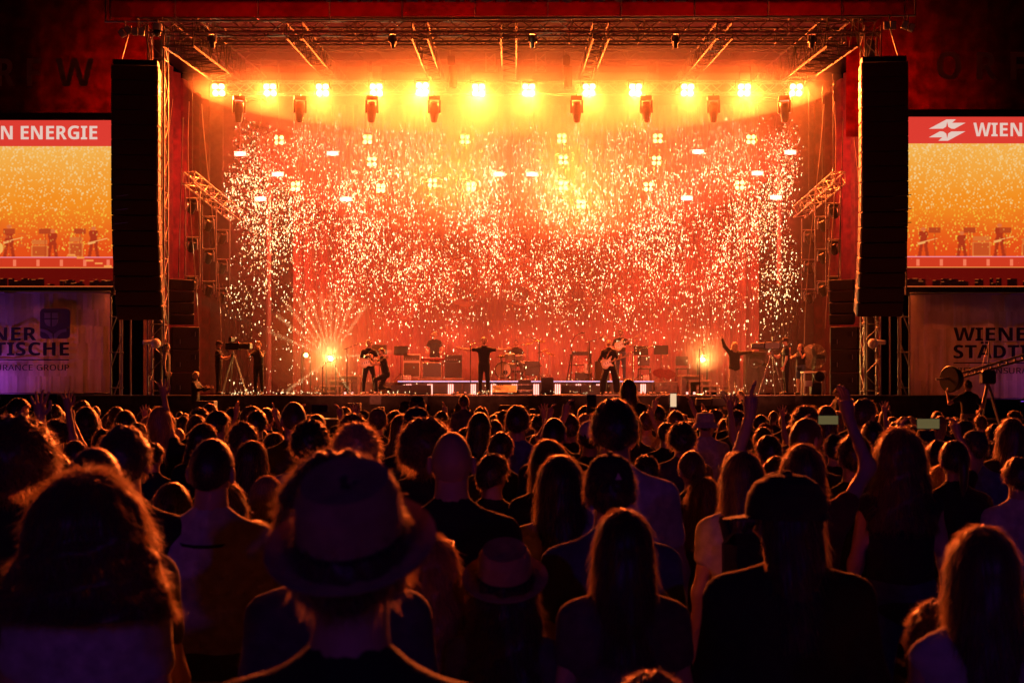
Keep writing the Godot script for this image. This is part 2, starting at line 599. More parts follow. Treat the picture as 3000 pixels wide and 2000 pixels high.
func build_roof():
	# header banner in red panels
	var hd := thing("header_banner", "red panelled banner across the top of the stage with pale lettering", "banner", Vector3(0, 0, -42))
	var edges := [321, 513, 755, 965, 1178, 1392, 1605, 1820, 2035, 2251, 2467, 2652]
	for i in edges.size() - 1:
		var g := Geo.new()
		var x0 := sx(edges[i], 42.0) + 0.025
		var x1 := sx(edges[i + 1], 42.0) - 0.025
		var yb := sy(49.0 - 5.0 * i / 11.0, 42.0)
		# a slightly slack sheet
		for a in 6:
			for b in 5:
				var p := []
				for k in [[0, 0], [1, 0], [1, 1], [0, 1]]:
					var u: float = (a + k[0]) / 6.0
					var w: float = (b + k[1]) / 5.0
					p.append(Vector3(lerpf(x0, x1, u), yb + 2.6 * w, 0.035 * sin(u * PI) * sin(w * PI) + 0.01 * sin(u * 9.0 + i)))
				g.q(p[0], p[1], p[2], p[3], Vector3(0, 0, 1))
		part(hd, "panel", g, M.banner_red)
	var fr := Geo.new()
	for e in edges:
		fr.box(Vector3(sx(e, 42.0), sy(40, 42.0) + 1.2, -0.06), Vector3(0.05, 2.7, 0.05))
	fr.tube([Vector3(sx(306, 42.0), sy(64, 42.0), 0.03), Vector3(sx(2684, 42.0), sy(46, 42.0), 0.03)], 0.028, 6)
	fr.tube([Vector3(sx(309, 42.0), sy(64, 42.0), 0.03), Vector3(sx(309, 42.0), sy(64, 42.0) + 3.0, 0.03)], 0.025, 6)
	fr.tube([Vector3(sx(2681, 42.0), sy(46, 42.0), 0.03), Vector3(sx(2681, 42.0), sy(46, 42.0) + 3.0, 0.03)], 0.025, 6)
	part(hd, "frame", fr, M.steel)
	text(hd, "lettering", "WIEN ENERGIE FESTBÜHNE", font(), sx(2010, 42.0) - sx(942, 42.0), 0.95, Vector3(sx(942, 42.0), sy(8, 42.0), 0.06), M.print_white, 0, 0.012)
	# roof trusses running across
	for w in [[43.4, 78, "front roof truss close behind the red header banner"], [45.6, 106, "second roof truss across, behind the front one"], [49.5, 128, "third roof truss across, over the lamp truss"], [53.5, 150, "rearmost roof truss across, above the curtain"]]:
		truss("roof_truss", w[2], Vector3(-11.6, sy(w[1], w[0]), -w[0]), Vector3(11.4, sy(w[1], w[0]), -w[0]), 0.45 if w[0] < 50 else 0.9, 0.55 if w[0] < 50 else 1.0, 0.03, M.truss_metal)
	# purlins running to the back
	var names := ["outermost purlin truss on the house-left side", "purlin truss over the left guitarist", "purlin truss left of the middle", "purlin truss over the middle of the stage", "purlin truss right of the middle", "purlin truss over the right stairs", "outermost purlin truss on the house-right side"]
	var xs := [-10.3, -6.7, -2.85, -0.1, 2.75, 6.55, 10.2]
	for i in 7:
		var big: bool = i == 0 or i == 6
		truss("purlin_truss", names[i] + ", running to the back", Vector3(xs[i], 13.15, -43.0), Vector3(xs[i] * 0.985, 13.95, -55.0), 0.95 if big else 0.48, 0.6, 0.035 if big else 0.026, M.purlin_metal)
	for px in [1436, 1585]:
		truss("drop_truss", "short upright truss hung from the roof %s of the middle" % ("left" if px < 1500 else "right"), Vector3(sx(px, 50.0), sy(195, 50.0), -50.6), Vector3(sx(px, 50.0), sy(148, 50.0), -50.6), 0.34, 0.28, 0.022, M.alu)
	for px in [1322, 1659]:
		var t := thing("chain_hoist", "dark chain hoist with a long chain bag %s of the middle" % ("left" if px < 1500 else "right"), "hoist", Vector3(sx(px, 49.4), sy(178, 49.4), -49.4))
		var g := Geo.new()
		g.box(Vector3(0, 0, 0), Vector3(0.26, 0.34, 0.24), Basis(), 0.03)
		part(t, "motor", g, M.black_metal)
		g = Geo.new()
		g.lathe(Vector3(0.06, -0.62, 0), [[0.0, -0.36], [0.13, -0.34], [0.16, 0.0], [0.15, 0.42], [0.0, 0.44]], 12)
		part(t, "chain_bag", g, M.black_cloth)
		g = Geo.new()
		g.tube([Vector3(-0.05, 0.15, 0), Vector3(-0.05, 1.1, 0)], 0.015, 5)
		g.tube([Vector3(-0.08, -0.15, 0), Vector3(-0.08, -0.75, 0)], 0.012, 5)
		part(t, "chain", g, M.steel)
	# the lamp truss
	truss("lamp_truss", "long dark truss carrying the row of blinding lamps", at(640, 258, 50), at(2352, 258, 50), 0.42, 0.46, 0.028, M.steel)
	# corner lamps and a dome camera on the front corners
	for k in [[842 / 2.306, 93, 0.5], [932 / 2.306 + 0.0, 92, 0.0], [2608, 74, 0.0], [2662, 77, -0.4]]:
		var t := thing("flood_light", "small twin flood lamp under the %s corner of the header%s" % ["left" if k[0] < 1500 else "right", ", tilted" if k[2] != 0.0 else ", upright"], "flood light", at(k[0], k[1], 41.8))
		for s in [-1, 1]:
			var g := Geo.new()
			var bs := Basis(Vector3.BACK, k[2])
			g.box(bs * Vector3(s * 0.1, 0, 0), Vector3(0.17, 0.24, 0.12), bs, 0.015)
			part(t, "housing", g, M.steel)
			g = Geo.new()
			g.box(bs * Vector3(s * 0.1, 0, 0.065), Vector3(0.13, 0.19, 0.01), bs)
			part(t, "pane", g, M.plastic_white)
		var g2 := Geo.new()
		g2.tube([Vector3(0, 0.1, -0.03), Vector3(0, 0.34, -0.03)], 0.02, 5)
		part(t, "bracket", g2, M.steel)
	var dc := thing("dome_camera", "white dome surveillance camera under the left end of the header", "camera", at(460, 88, 41.8))
	var dg := Geo.new()
	dg.lathe(Vector3.ZERO, [[0.0, 0.2], [0.13, 0.19], [0.15, 0.12], [0.15, -0.02]], 16)
	part(dc, "hood", dg, M.plastic_white)
	dg = Geo.new()
	dg.ball(Vector3(0, -0.03, 0), Vector3(0.13, 0.15, 0.13), 16, 10)
	part(dc, "dome", dg, M.glass_black)
	dg = Geo.new()
	dg.tube([Vector3(0, 0.2, 0), Vector3(0, 0.32, 0)], 0.03, 6)
	part(dc, "bracket", dg, M.steel)

func build_lamps():
	var xs := [639, 790, 944, 1102, 1237, 1402, 1549, 1726, 1862, 2015, 2181, 2333]
	for i in 12:
		var side := "end" if i == 0 or i == 11 else "row"
		var big: bool = i in [4, 5, 10]
		blinder(xs[i], 264 if i != 4 else 260, 49.6, 0.5, "blinder_hot", 0.5, "blinding four-lens lamp in the row along the lamp truss", "blinding lamps along the lamp truss", LAMP_E * (1.5 if big else 1.0))
	# lower rows, hung on thin drop pipes before the curtain
	var low := [[817, 410], [1076, 408], [1362, 408], [1646, 405], [1928, 405], [2201, 408], [1089, 473], [1650, 468], [1924, 470], [865, 546], [1115, 551], [1379, 546], [1650, 544], [1900, 547], [2168, 542], [1267, 536], [1702, 598]]
	for k in low:
		var hot: bool = k in [[1362, 408], [1379, 546], [1267, 536], [1650, 468], [1650, 544], [1702, 598]]
		var t := blinder(k[0], k[1], 53.6, 0.4, "blinder_warm", 0.1, "small four-lens blinder hung in the falling sparks", "small blinders hung in the sparks", LOW_E * (2.6 if hot else 1.0), 70.0, 0.5, Color(1.0, 0.22, 0.028))
		var g := Geo.new()
		var top: float = sy(170, 53.6) - t.position.y
		g.tube([Vector3(0, 0.28, -0.1), Vector3(0, top, -0.1)], 0.018, 5)
		part(t, "drop_pipe", g, M.black_metal)
	var bars := [[703, 450], [974, 449], [2046, 444], [2316, 446], [813, 510], [1461, 510], [1559, 510], [2220, 507], [762, 582], [1013, 583], [2013, 580], [2274, 578]]
	for k in bars:
		var t := thing("strobe_bar", "short glowing strobe bar hung in the falling sparks", "stage light", at(k[0], k[1], 53.2), 0.0, "strobe bars hung in the sparks")
		var g := Geo.new()
		g.box(Vector3(0, 0, -0.06), Vector3(0.5, 0.2, 0.1), Basis(), 0.01)
		part(t, "housing", g, M.black_metal)
		for j in [-1, 1]:
			g = Geo.new()
			g.box(Vector3(0, j * 0.055, 0), Vector3(0.46, 0.06, 0.02), Basis(), 0.008)
			part(t, "led_strip", g, M.strobe)
		g = Geo.new()
		g.box(Vector3(0, 0, 0), Vector3(0.44, 0.03, 0.02))
		part(t, "tube", g, M.strobe_white)
		g = Geo.new()
		g.tube([Vector3(0, 0.1, -0.08), Vector3(0, sy(170, 53.2) - t.position.y, -0.08)], 0.015, 5)
		part(t, "drop_pipe", g, M.black_metal)
		omni(t, Vector3(0, 0, 0.1), Color(1.0, 0.05, 0.03), BAR_E, 0.1)
	# moving heads under the lamp truss wash the curtain and the stage in red
	var mh := [[700, 0.5], [878, 0.4], [1089, 0.35], [1272, 0.1], [1690, -0.1], [1894, -0.3], [2091, -0.2], [2299, -0.5]]
	for k in mh:
		var p := at(k[0], 281, 48.5)
		var mh_t := moving_head(p, k[1] * 0.6, 0.5, 0.98, "black moving-head lamp hanging under the lamp truss", "moving heads under the lamp truss", Color(1.0, 0.055, 0.02), HEAD_E, 50.0, 0.9)
		var og := Geo.new()
		og.tube([Vector3(0, -0.02, 0), Vector3(0, 0.06, 0), Vector3(0, 0.1, -1.3)], 0.025, 6)
		part(mh_t, "outrigger", og, M.black_metal).rotation.y = -mh_t.rotation.y
	# front wash lamps on the front roof truss light the band from the audience side
	for px in [620, 1150, 1560, 1980, 2380]:
		var p := at(px, 92, 43.4)
		var t := moving_head(p, 0.0, 0.6, 0.55, "wash lamp under the front roof truss, aimed at the band", "wash lamps on the front roof truss", Color(1.0, 0.095, 0.035), WASH_E, 42.0, 0.9)
	# floor wash lamps at the foot of the curtain
	for i in 9:
		var x := -7.6 + 2.0 * i
		var t := thing("floor_wash_lamp", "small red wash lamp on the floor at the curtain's foot", "stage light", Vector3(x, DECK, -54.6), 0.0, "floor wash lamps at the curtain's foot")
		var g := Geo.new()
		var bs := Basis(Vector3.RIGHT, -0.35)
		g.lathe(Vector3(0, 0.2, 0), [[0.0, -0.14], [0.1, -0.13], [0.13, 0.05], [0.13, 0.12], [0.12, 0.12]], 14, bs)
		part(t, "can", g, M.black_metal)
		g = Geo.new()
		g.lathe(Vector3(0, 0.2, 0), [[0.12, 0.1], [0.0, 0.11]], 14, bs)
		part(t, "lens", g, M.red_lens)
		g = Geo.new()
		g.box(Vector3(0, 0.02, 0), Vector3(0.3, 0.04, 0.25))
		g.tube([Vector3(-0.15, 0.03, 0), Vector3(-0.15, 0.2, 0)], 0.015, 5)
		g.tube([Vector3(0.15, 0.03, 0), Vector3(0.15, 0.2, 0)], 0.015, 5)
		part(t, "foot", g, M.black_metal)
		spot(t, Vector3(0, 0.2, 0) + bs * Vector3(0, 0.16, 0), bs * Vector3(0, 1, 0), Color(1.0, 0.05, 0.02), FLOOR_E, 60.0, 0.9, 0.1)

func fogball(called, label, pos: Vector3, size: Vector3, density, group):
	var f := FogVolume.new()
	f.name = numbered(called)
	f.shape = RenderingServer.FOG_VOLUME_SHAPE_ELLIPSOID
	f.size = size
	var m := FogMaterial.new()
	m.density = density
	m.albedo = Color(0.95, 0.9, 0.85)
	f.material = m
	add_child(f)
	f.position = pos
	tag(f, label, "smoke", group, "stuff")
func build_haze():
	var f := FogVolume.new()
	f.name = "stage_haze"
	f.shape = RenderingServer.FOG_VOLUME_SHAPE_BOX
	f.size = Vector3(21.6, 13.2, 12.0)
	var m := FogMaterial.new()
	m.density = HAZE
	m.albedo = Color(0.95, 0.92, 0.88)
	f.material = m
	add_child(f)
	f.position = Vector3(0, 8.6, -51.6)
	tag(f, "thin haze filling the stage under the roof", "haze", "", "stuff")
	rng.seed = 21
	var lab := "lit smoke bank drifting under the lamp truss"
	for k in [[1480, 332, 19.0, 2.3, 1.0]]:
		fogball("smoke_bank", lab, at(k[0], k[1], 49.8), Vector3(k[2], k[3], 1.6), SMOKE * k[4], "smoke banks under the lamp truss")
	fogball("smoke_bank", "broad golden smoke cloud hanging amid the upper sparks", at(1520, 440, 51.6), Vector3(19.5, 6.6, 2.8), CLOUD, "")
	fogball("lamp_wisp", "long smoke veil glowing along the row of blinding lamps", Vector3(0, sy(228, 48.6), -48.6), Vector3(23, 4.0, 3.0), WISP, "")
	for k in [[1330, 470, 4.2, 4.6], [1700, 540, 5.4, 4.8]]:
		fogball("smoke_puff", "smoke puff glowing round small blinders amid the sparks", at(k[0], k[1], 52.2), Vector3(k[2], k[3], 2.0), PUFF, "smoke puffs amid the sparks")

func build_sparks():
	rng.seed = 77
	noise.seed = 9
	noise.frequency = 0.006
	var g := Geo.new()
	var r := 0.5
	# a slim three-sided drop of burning metal
	for j in 3:
		var a := TAU * j / 3
		var b := TAU * (j + 1) / 3
		var p := Vector3(cos(a) * r, 0, sin(a) * r)
		var q := Vector3(cos(b) * r, 0, sin(b) * r)
		var nn := (p + q).normalized()
		g.t(p, q, Vector3(0, 1.1, 0), nn, nn, nn)
		g.t(p, q, Vector3(0, -1.1, 0), nn, nn, nn)
	var xf := []
	var tries := 0
	while xf.size() < 19000 and tries < 300000:
		tries += 1
		var px := rng.randf_range(655, 2355)
		var py := rng.randf_range(325, 1130)
		var u := (py - 325.0) / 805.0
		var dens := smoothstep(0.0, 0.16, u) * (1.0 - smoothstep(0.36, 0.9, u) * 0.94)
		# edges of the shower fray
		var ex := minf(px - 655.0 - 30.0 * sin(py * 0.02), 2355.0 - px + 30.0 * sin(py * 0.017))
		dens *= clampf(ex / 60.0, 0.0, 1.0)
		dens *= clampf(0.72 + 1.0 * noise.get_noise_2d(px, py * 0.55), 0.12, 1.3)
		if absf(px - 1500.0) < 40.0:
			dens *= 0.55
		if rng.randf() > dens:
			continue
		var d := rng.randf_range(47.3, 51.2)
		var s := 0.013 + 0.022 * pow(rng.randf(), 1.6)
		if u < 0.2:
			s *= 0.75
		var bas := Basis(Vector3(rng.randf() - 0.5, 0, rng.randf() - 0.5).normalized(), rng.randf_range(0.0, 0.4)) * Basis(Vector3.UP, rng.randf() * TAU) * Basis.from_scale(Vector3(s, s * rng.randf_range(0.75, 1.8), s))
		xf.append(Transform3D(bas, at(px, py, d)))
	for i in 260:
		# embers on the deck and at the stage edge
		var cl: float = [845.0, 1170.0, 690.0, 1460.0, 1690.0, 2150.0][rng.randi() % 6]
		var px := cl + rng.randfn(0.0, 40.0)
		xf.append(Transform3D(Basis.from_scale(Vector3.ONE * rng.randf_range(0.012, 0.026)), Vector3(sx(px, 44.0), DECK + rng.randf_range(0.02, 0.1 + 0.5 * pow(rng.randf(), 4.0)), -rng.randf_range(43.1, 46.0))))
	for k in 2:
		var am := g.mesh()
		am.surface_set_material(0, M.spark if k == 0 else M.ember)
		var mm := MultiMesh.new()
		mm.transform_format = MultiMesh.TRANSFORM_3D
		mm.mesh = am
		var mine := []
		for i in xf.size():
			if (i % 5 < 3) == (k == 0):
				mine.append(xf[i])
		mm.instance_count = mine.size()
		for i in mine.size():
			mm.set_instance_transform(i, mine[i])
		var o := MultiMeshInstance3D.new()
		o.name = "spark_shower" if k == 0 else "ember_shower"
		o.multimesh = mm
		add_child(o)
		tag(o, "dense shower of white-hot sparks falling behind the band" if k == 0 else "dimmer orange embers falling among the white sparks", "sparks", "", "stuff")

# ---------- screens, banners, speaker hangs, side rigging
func live_picture(mirror: bool) -> ImageTexture:
	# the live picture on a side screen: the stage as a video camera sees it
	var w := 420
	var h := 300
	var im := Image.create(w, h, false, Image.FORMAT_RGB8)
	var nz := FastNoiseLite.new()
	nz.seed = 3 if mirror else 4
	nz.frequency = 0.012
	var r := RandomNumberGenerator.new()
	r.seed = 31 if mirror else 30
	var top := Color(1.0, 0.74, 0.34)
	var mid := Color(1.0, 0.58, 0.13)
	var low := Color(0.94, 0.32, 0.1)
	for y in h:
		var v := float(y) / h
		for x in w:
			var k := nz.get_noise_2d(x, y) * 0.16
			var c := top.lerp(mid, clampf(v / 0.4 + k, 0.0, 1.0)) if v < 0.42 else mid.lerp(low, clampf((v - 0.42) / 0.3 + k, 0.0, 1.0))
			im.set_pixel(x, y, c)
	for i in 2600:
		var y := int(pow(r.randf(), 1.5) * h * 0.74)
		var x := r.randi() % w
		var c := Color(1.0, 0.82, 0.55) if y < h * 0.45 else Color(1.0, 0.78, 0.25)
		im.fill_rect(Rect2i(x, y, 1 + r.randi() % 2, 2 + r.randi() % 4), c)
	# band, gear and riser as the camera frames them
	var dark := Color(0.72, 0.22, 0.1)
	var fy := 236
	for p in [[0.06, 52], [0.2, 44], [0.34, 60], [0.5, 48], [0.62, 60], [0.78, 50], [0.93, 56]]:
		var x := int(p[0] * w)
		var hh: int = p[1]
		for q in hh / 2:
			var bw := 6 + int(2.0 * sin(q * 0.3))
			im.fill_rect(Rect2i(x - bw, fy - hh + q, bw * 2, 1), dark)
			im.fill_rect(Rect2i(x - 6 - q / 8, fy - hh / 2 + q, 5, 1), dark)
			im.fill_rect(Rect2i(x + 1 + q / 8, fy - hh / 2 + q, 5, 1), dark)
		for q in range(-4, 5):
			var hw := int(sqrt(18.0 - q * q)) if absi(q) < 5 and q * q < 18 else 0
			im.fill_rect(Rect2i(x - hw, fy - hh - 5 + q, hw * 2, 1), Color(0.92, 0.46, 0.24))
		if hh > 50:
			for q in 30:
				im.fill_rect(Rect2i(x - 9 + q, fy - hh / 2 - 3 - q / 3, 2, 5 if q < 11 else 2), Color(1.0, 0.7, 0.38))
	for p in [[0.24, 30, 28], [0.42, 26, 30], [0.7, 24, 26], [0.84, 30, 22]]:
		im.fill_rect(Rect2i(int(p[0] * w), fy - p[1], p[2], p[1]), Color(0.93, 0.5, 0.22))
		im.fill_rect(Rect2i(int(p[0] * w) + 2, fy - p[1] + 2, p[2] - 4, p[1] - 4), Color(0.82, 0.33, 0.14))
		im.fill_rect(Rect2i(int(p[0] * w) + 1, fy - p[1] - 12, p[2] - 2, 10), Color(0.9, 0.46, 0.2))
	for k in 40:
		var x := int(w * 0.53) + r.randi() % 60
		im.fill_rect(Rect2i(x, fy - 8 - r.randi() % 44, 1 + r.randi() % 9, 1), Color(0.86, 0.38, 0.17))
	for k in 7:
		var x := int(w * (0.1 + 0.13 * k))
		im.fill_rect(Rect2i(x, fy - 56, 1, 56), Color(0.76, 0.28, 0.12))
		im.fill_rect(Rect2i(x - 9, fy - 60, 18, 11), Color(0.76, 0.28, 0.12))
	for y in range(-17, 18):
		var hw := int(sqrt(289.0 - y * y))
		im.fill_rect(Rect2i(int(w * 0.56) - hw, fy - 19 + y, hw * 2, 1), Color(1.0, 0.72, 0.35))
	for i in 260:
		im.fill_rect(Rect2i(r.randi() % w, fy - r.randi() % 110, 1, 2 + r.randi() % 4), Color(1.0, 0.78, 0.3))
	im.resize(300, 214, Image.INTERPOLATE_LANCZOS)
	im.resize(w, h, Image.INTERPOLATE_CUBIC)
	im.fill_rect(Rect2i(0, fy, w, 2), Color(1.0, 0.62, 0.7))
	im.fill_rect(Rect2i(0, fy + 2, w, 20), Color(0.86, 0.24, 0.13))
	for i in 12:
		im.fill_rect(Rect2i(14 + i * 36, fy + 6, 5, 14), Color(1.0, 0.5, 0.35))
	for i in 5:
		im.fill_rect(Rect2i(w - 70 + i * 14, fy - 6 + i * 6, 12, 4), Color(1.0, 0.62, 0.3))
	im.fill_rect(Rect2i(0, fy + 22, w, 2), Color(1.0, 0.6, 0.3))
	im.fill_rect(Rect2i(0, fy + 24, w, h - fy - 24), Color(0.4, 0.04, 0.02))
	for i in 70:
		var x := r.randi() % w
		var hh := 3 + r.randi() % 13
		im.fill_rect(Rect2i(x, h - hh - 3, 4 + r.randi() % 12, hh + 3), Color(0.08, 0.01, 0.01))
		im.fill_rect(Rect2i(x, h - hh - 3, 3 + r.randi() % 6, 1), Color(0.9, 0.4, 0.15))
	im.fill_rect(Rect2i(0, h - 2, w, 2), Color(0.9, 0.35, 0.15))
	return ImageTexture.create_from_image(im)

func logo_star(parent, ctr: Vector3, w: float, h: float, m):
	# two slanted bars with a four-pointed star cut out between them
	var up := PackedVector2Array([Vector2(-0.5, 0.06), Vector2(-0.02, 0.5), Vector2(0.24, 0.5), Vector2(0.13, 0.34), Vector2(0.5, 0.34), Vector2(0.2, 0.06), Vector2(0.11, 0.07), Vector2(0.03, 0.16), Vector2(0.0, 0.4), Vector2(-0.03, 0.16), Vector2(-0.11, 0.07)])
	for s in [1.0, -1.0]:
		var p := PackedVector2Array()
		for q in up:
			p.append(Vector2(q.x * w * s, q.y * h * s))
		var g := Geo.new()
		g.prism(p, 0.01, Transform3D(Basis(), ctr))
		part(parent, "emblem", g, m)

func sheet(x0, x1, y0, y1, z, folds, amp, seed_) -> Geo:
	var g := Geo.new()
	noise.seed = seed_
	noise.frequency = 0.8
	var cols := 90
	var rows := 6
	for i in cols:
		for j in rows:
			var p := []
			for k in [[0, 0], [1, 0], [1, 1], [0, 1]]:
				var u: float = float(i + k[0]) / cols
				var v: float = float(j + k[1]) / rows
				var x: float = lerpf(x0, x1, u)
				p.append(Vector3(x, lerpf(y0, y1, v), z + amp * noise.get_noise_2d(x * folds, v * 0.6)))
			var nn: Vector3 = (p[1] - p[0]).cross(p[3] - p[0]).normalized()
			g.q(p[0], p[1], p[2], p[3], nn)
	return g

func build_screens():
	M.screen_red = glow(0.72, 0.045, 0.03, 1.0)
	M.screen_white = glow(1.0, 0.72, 0.62, 0.78)
	for s in [-1, 1]:
		var lf: bool = s < 0
		var side := "left" if lf else "right"
		var d := 44.0
		var ex := sx(330 if lf else 2659, d)
		var yt := sy(352 if lf else 342, d)
		var ym := sy(428 if lf else 420, d)
		var yb := sy(840, d)
		var w := 8.6
		var x0: float = ex - w if lf else ex
		var t := thing("video_screen", "large video screen on the house-%s side showing the orange stage" % side, "screen", Vector3(0, 0, -d))
		var g := Geo.new()
		g.box(Vector3(x0 + w / 2, (yt + yb) / 2, -0.16), Vector3(w + 0.06, yt - yb + 0.5, 0.25), Basis(), 0.02)
		part(t, "cabinet", g, M.black_metal)
		g = Geo.new()
		g.plane_uv(Vector3(x0, yb, 0), Vector3(w, 0, 0), Vector3(0, ym - yb, 0))
		var pm := mat(0.02, 0.02, 0.02, 0.6)
		pm.emission_enabled = true
		pm.emission_operator = BaseMaterial3D.EMISSION_OP_MULTIPLY
		pm.emission = Color.WHITE
		pm.emission_texture = live_picture(lf)
		pm.emission_energy_multiplier = 0.9 / EXPOSURE
		part(t, "picture", g, pm)
		g = Geo.new()
		g.box(Vector3(x0 + w / 2, (yt + ym) / 2, -0.02), Vector3(w, yt - ym, 0.04))
		part(t, "title_strip", g, M.screen_red)
		var cap := 39.0 * d / F
		if lf:
			text(t, "lettering", "WIEN ENERGIE", font(), 4.2, cap, Vector3(sx(284, d), sy(408, d), 0.003), M.screen_white, 2, 0.01)
			logo_star(t, Vector3(sx(284, d) - 5.05, sy(390, d), 0.009), 1.15, 0.67, M.screen_white)
		else:
			text(t, "lettering", "WIEN ENERGIE", font(), 4.2, cap, Vector3(sx(2853, d), sy(399, d), 0.003), M.screen_white, 0, 0.01)
			logo_star(t, Vector3(sx(2776, d), sy(381, d), 0.009), 1.15, 0.67, M.screen_white)
		var al := AreaLight3D.new()
		al.name = "screen_light"
		t.add_child(al)
		al.position = Vector3(x0 + w / 2, (ym + yb) / 2, 0.15)
		al.rotation.y = PI
		al.area_size = Vector2(w, ym - yb)
		al.light_color = Color(1.0, 0.45, 0.12).linear_to_srgb()
		al.light_energy = 1.0 / EXPOSURE
		al.shadow_enabled = true
		# the cloth above the screen with pale letters
		var sc := thing("side_scrim", "dark cloth above the house-%s screen with faint letters" % side, "scrim", Vector3(0, 0, -44.9))
		var sc_x0 := sx(480 if lf else 2480, 44.9)
		var far := sc_x0 - 12.0 if lf else sc_x0 + 12.0
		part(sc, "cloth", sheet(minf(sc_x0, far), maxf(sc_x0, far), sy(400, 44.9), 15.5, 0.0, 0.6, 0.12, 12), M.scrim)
		var ch := 81.0 * 44.7 / F
		if lf:
			text(sc, "lettering", "O R F", font(), 2.55, ch, Vector3(sx(116, 44.7), sy(251, 44.7), 0.14), M.print_pale, 2, 0.012)
			text(sc, "lettering", "W", font(), 1.23, ch, Vector3(sx(160, 44.7), sy(251, 44.7), 0.14), M.ink_grey, 0, 0.012)
		else:
			text(sc, "lettering", "O R F", font(), 2.85, ch, Vector3(sx(2748, 44.7), sy(232, 44.7), 0.14), M.print_pale, 0, 0.012)
			text(sc, "lettering", "W", font(), 1.23, ch, Vector3(sx(3050, 44.7), sy(232, 44.7), 0.14), M.ink_grey, 0, 0.012)
		# the sponsor banner below
		var bd := 43.6
		var bx := sx(322 if lf else 2667, bd)
		var by0 := sy(1150 if lf else 1165, bd)
		var by1 := sy(858 if lf else 862, bd)
		var bn := thing("sponsor_banner", "pale sponsor banner with dark lettering hung below the house-%s screen" % side, "banner", Vector3(0, 0, -bd))
		var b0: float = bx - 6.4 if lf else bx
		part(bn, "cloth", sheet(b0, b0 + 6.4, by0, by1, 0.0, 1.5, 0.09, 40 + s), M.banner_white)
		var hem := Geo.new()
		hem.tube([Vector3(b0, by0 - 0.03, 0), Vector3(b0 + 6.4, by0 - 0.03, 0)], 0.03, 6)
		hem.tube([Vector3(b0, by1 + 0.03, 0), Vector3(b0 + 6.4, by1 + 0.03, 0)], 0.03, 6)
		part(bn, "batten", hem, M.steel)
		var tx := sx(203, bd) if lf else sx(2793, bd)
		var al2 := 2 if lf else 0
		var c1 := 38.0 * bd / F
		var dy := 0.0 if lf else -6.0
		var rows := [["WIENER", 1003.0 - 6, 2.75, c1], ["STÄDTISCHE", 1042.0 - 1, 4.02, c1], ["VIENNA INSURANCE GROUP", 1085.0, 4.02, 17.0 * bd / F]]
		if not lf:
			rows = [["WIENER", 998.0, 2.75, c1], ["STÄDTISCHE", 1049.0, 4.02, c1], ["VIENNA INSURANCE GROUP", 1094.0, 4.02, 17.0 * bd / F]]
		for rw in rows:
			var xx: float = tx
			if lf and rw[0] == "WIENER":
				xx = sx(107, bd)
			text(bn, "lettering", rw[0], font("Droid Sans", 700 if rw[3] > 0.3 else 400), rw[2], rw[3], Vector3(xx, sy(rw[1], bd), 0.06), M.ink, al2, 0.012)
		g = Geo.new()
		var rx: float = tx - 4.02 if lf else tx
		g.box(Vector3(rx + 2.01, sy(1054.0 if lf else 1063.0, bd), 0.066), Vector3(4.02, 0.035, 0.012))
		part(bn, "rule", g, M.ink)
		# the emblem: a rounded plate with a quartered shield over two leaves
		var lx: float = sx(118, bd) if lf else tx + 3.05
		var ly: float = sy(992 if lf else 1000, bd)
		var ls := 88.0 * bd / F
		var rp := PackedVector2Array()
		for k in 24:
			var a := TAU * k / 24.0 + PI / 24
			var cx := signf(cos(a)) * (0.5 - 0.14) + 0.14 * cos(a)
			var cy := signf(sin(a)) * (0.5 - 0.14) + 0.14 * sin(a)
			rp.append(Vector2((cx + 0.5) * ls, (cy + 0.5) * ls))
		g = Geo.new()
		g.prism(rp, 0.012, Transform3D(Basis(), Vector3(lx, ly, 0.066)))
		part(bn, "emblem_plate", g, M.ink_grey)
		for q in [[-1, 1], [1, 1], [-1, -1], [1, -1]]:
			var pts := PackedVector2Array()
			if q[1] > 0:
				for c in [[0.02, 0.02], [0.23, 0.02], [0.23, 0.2], [0.02, 0.2]]:
					pts.append(Vector2((0.5 + 0.36 * 0 - 0.12 + q[0] * c[0]) * ls, (0.66 + c[1]) * ls))
			else:
				pts.append(Vector2((0.38 + q[0] * 0.02) * ls, 0.64 * ls))
				pts.append(Vector2((0.38 + q[0] * 0.23) * ls, 0.64 * ls))
				for k in 5:
					var a := PI / 2 * k / 4.0
					pts.append(Vector2((0.38 + q[0] * (0.02 + 0.21 * cos(a))) * ls, (0.6 - 0.2 * sin(a)) * ls))
			g = Geo.new()
			g.prism(pts, 0.012, Transform3D(Basis(), Vector3(lx, ly, 0.079)))
			part(bn, "emblem_field", g, M.banner_white)
		for q in [-1, 1]:
			var pts := PackedVector2Array()
			for c in [[0.02, 0.0], [0.03, 0.16], [0.2, 0.28], [0.46, 0.34], [0.46, 0.24], [0.3, 0.2], [0.18, 0.12], [0.12, 0.0]]:
				pts.append(Vector2((0.45 + q * c[0] * 0.95) * ls, (c[1] + 0.0) * ls + 0.001))
			g = Geo.new()
			g.prism(pts, 0.012, Transform3D(Basis(), Vector3(lx, ly, 0.079)))
			part(bn, "emblem_leaf", g, M.banner_white)
		# violet batten light at the banner's foot
		var vb := thing("led_batten", "long violet floor batten at the foot of the house-%s sponsor banner" % side, "stage light", Vector3(b0 + (1.7 if lf else 4.7), by0 - 0.16, -bd + 0.9))
		g = Geo.new()
		g.box(Vector3(0, 0, 0), Vector3(3.2, 0.1, 0.12), Basis(), 0.01)
		part(vb, "housing", g, M.black_metal)
		g = Geo.new()
		g.box(Vector3(0, 0.055, 0), Vector3(3.1, 0.012, 0.08))
		part(vb, "led_strip", g, M.violet_led)
		g = Geo.new()
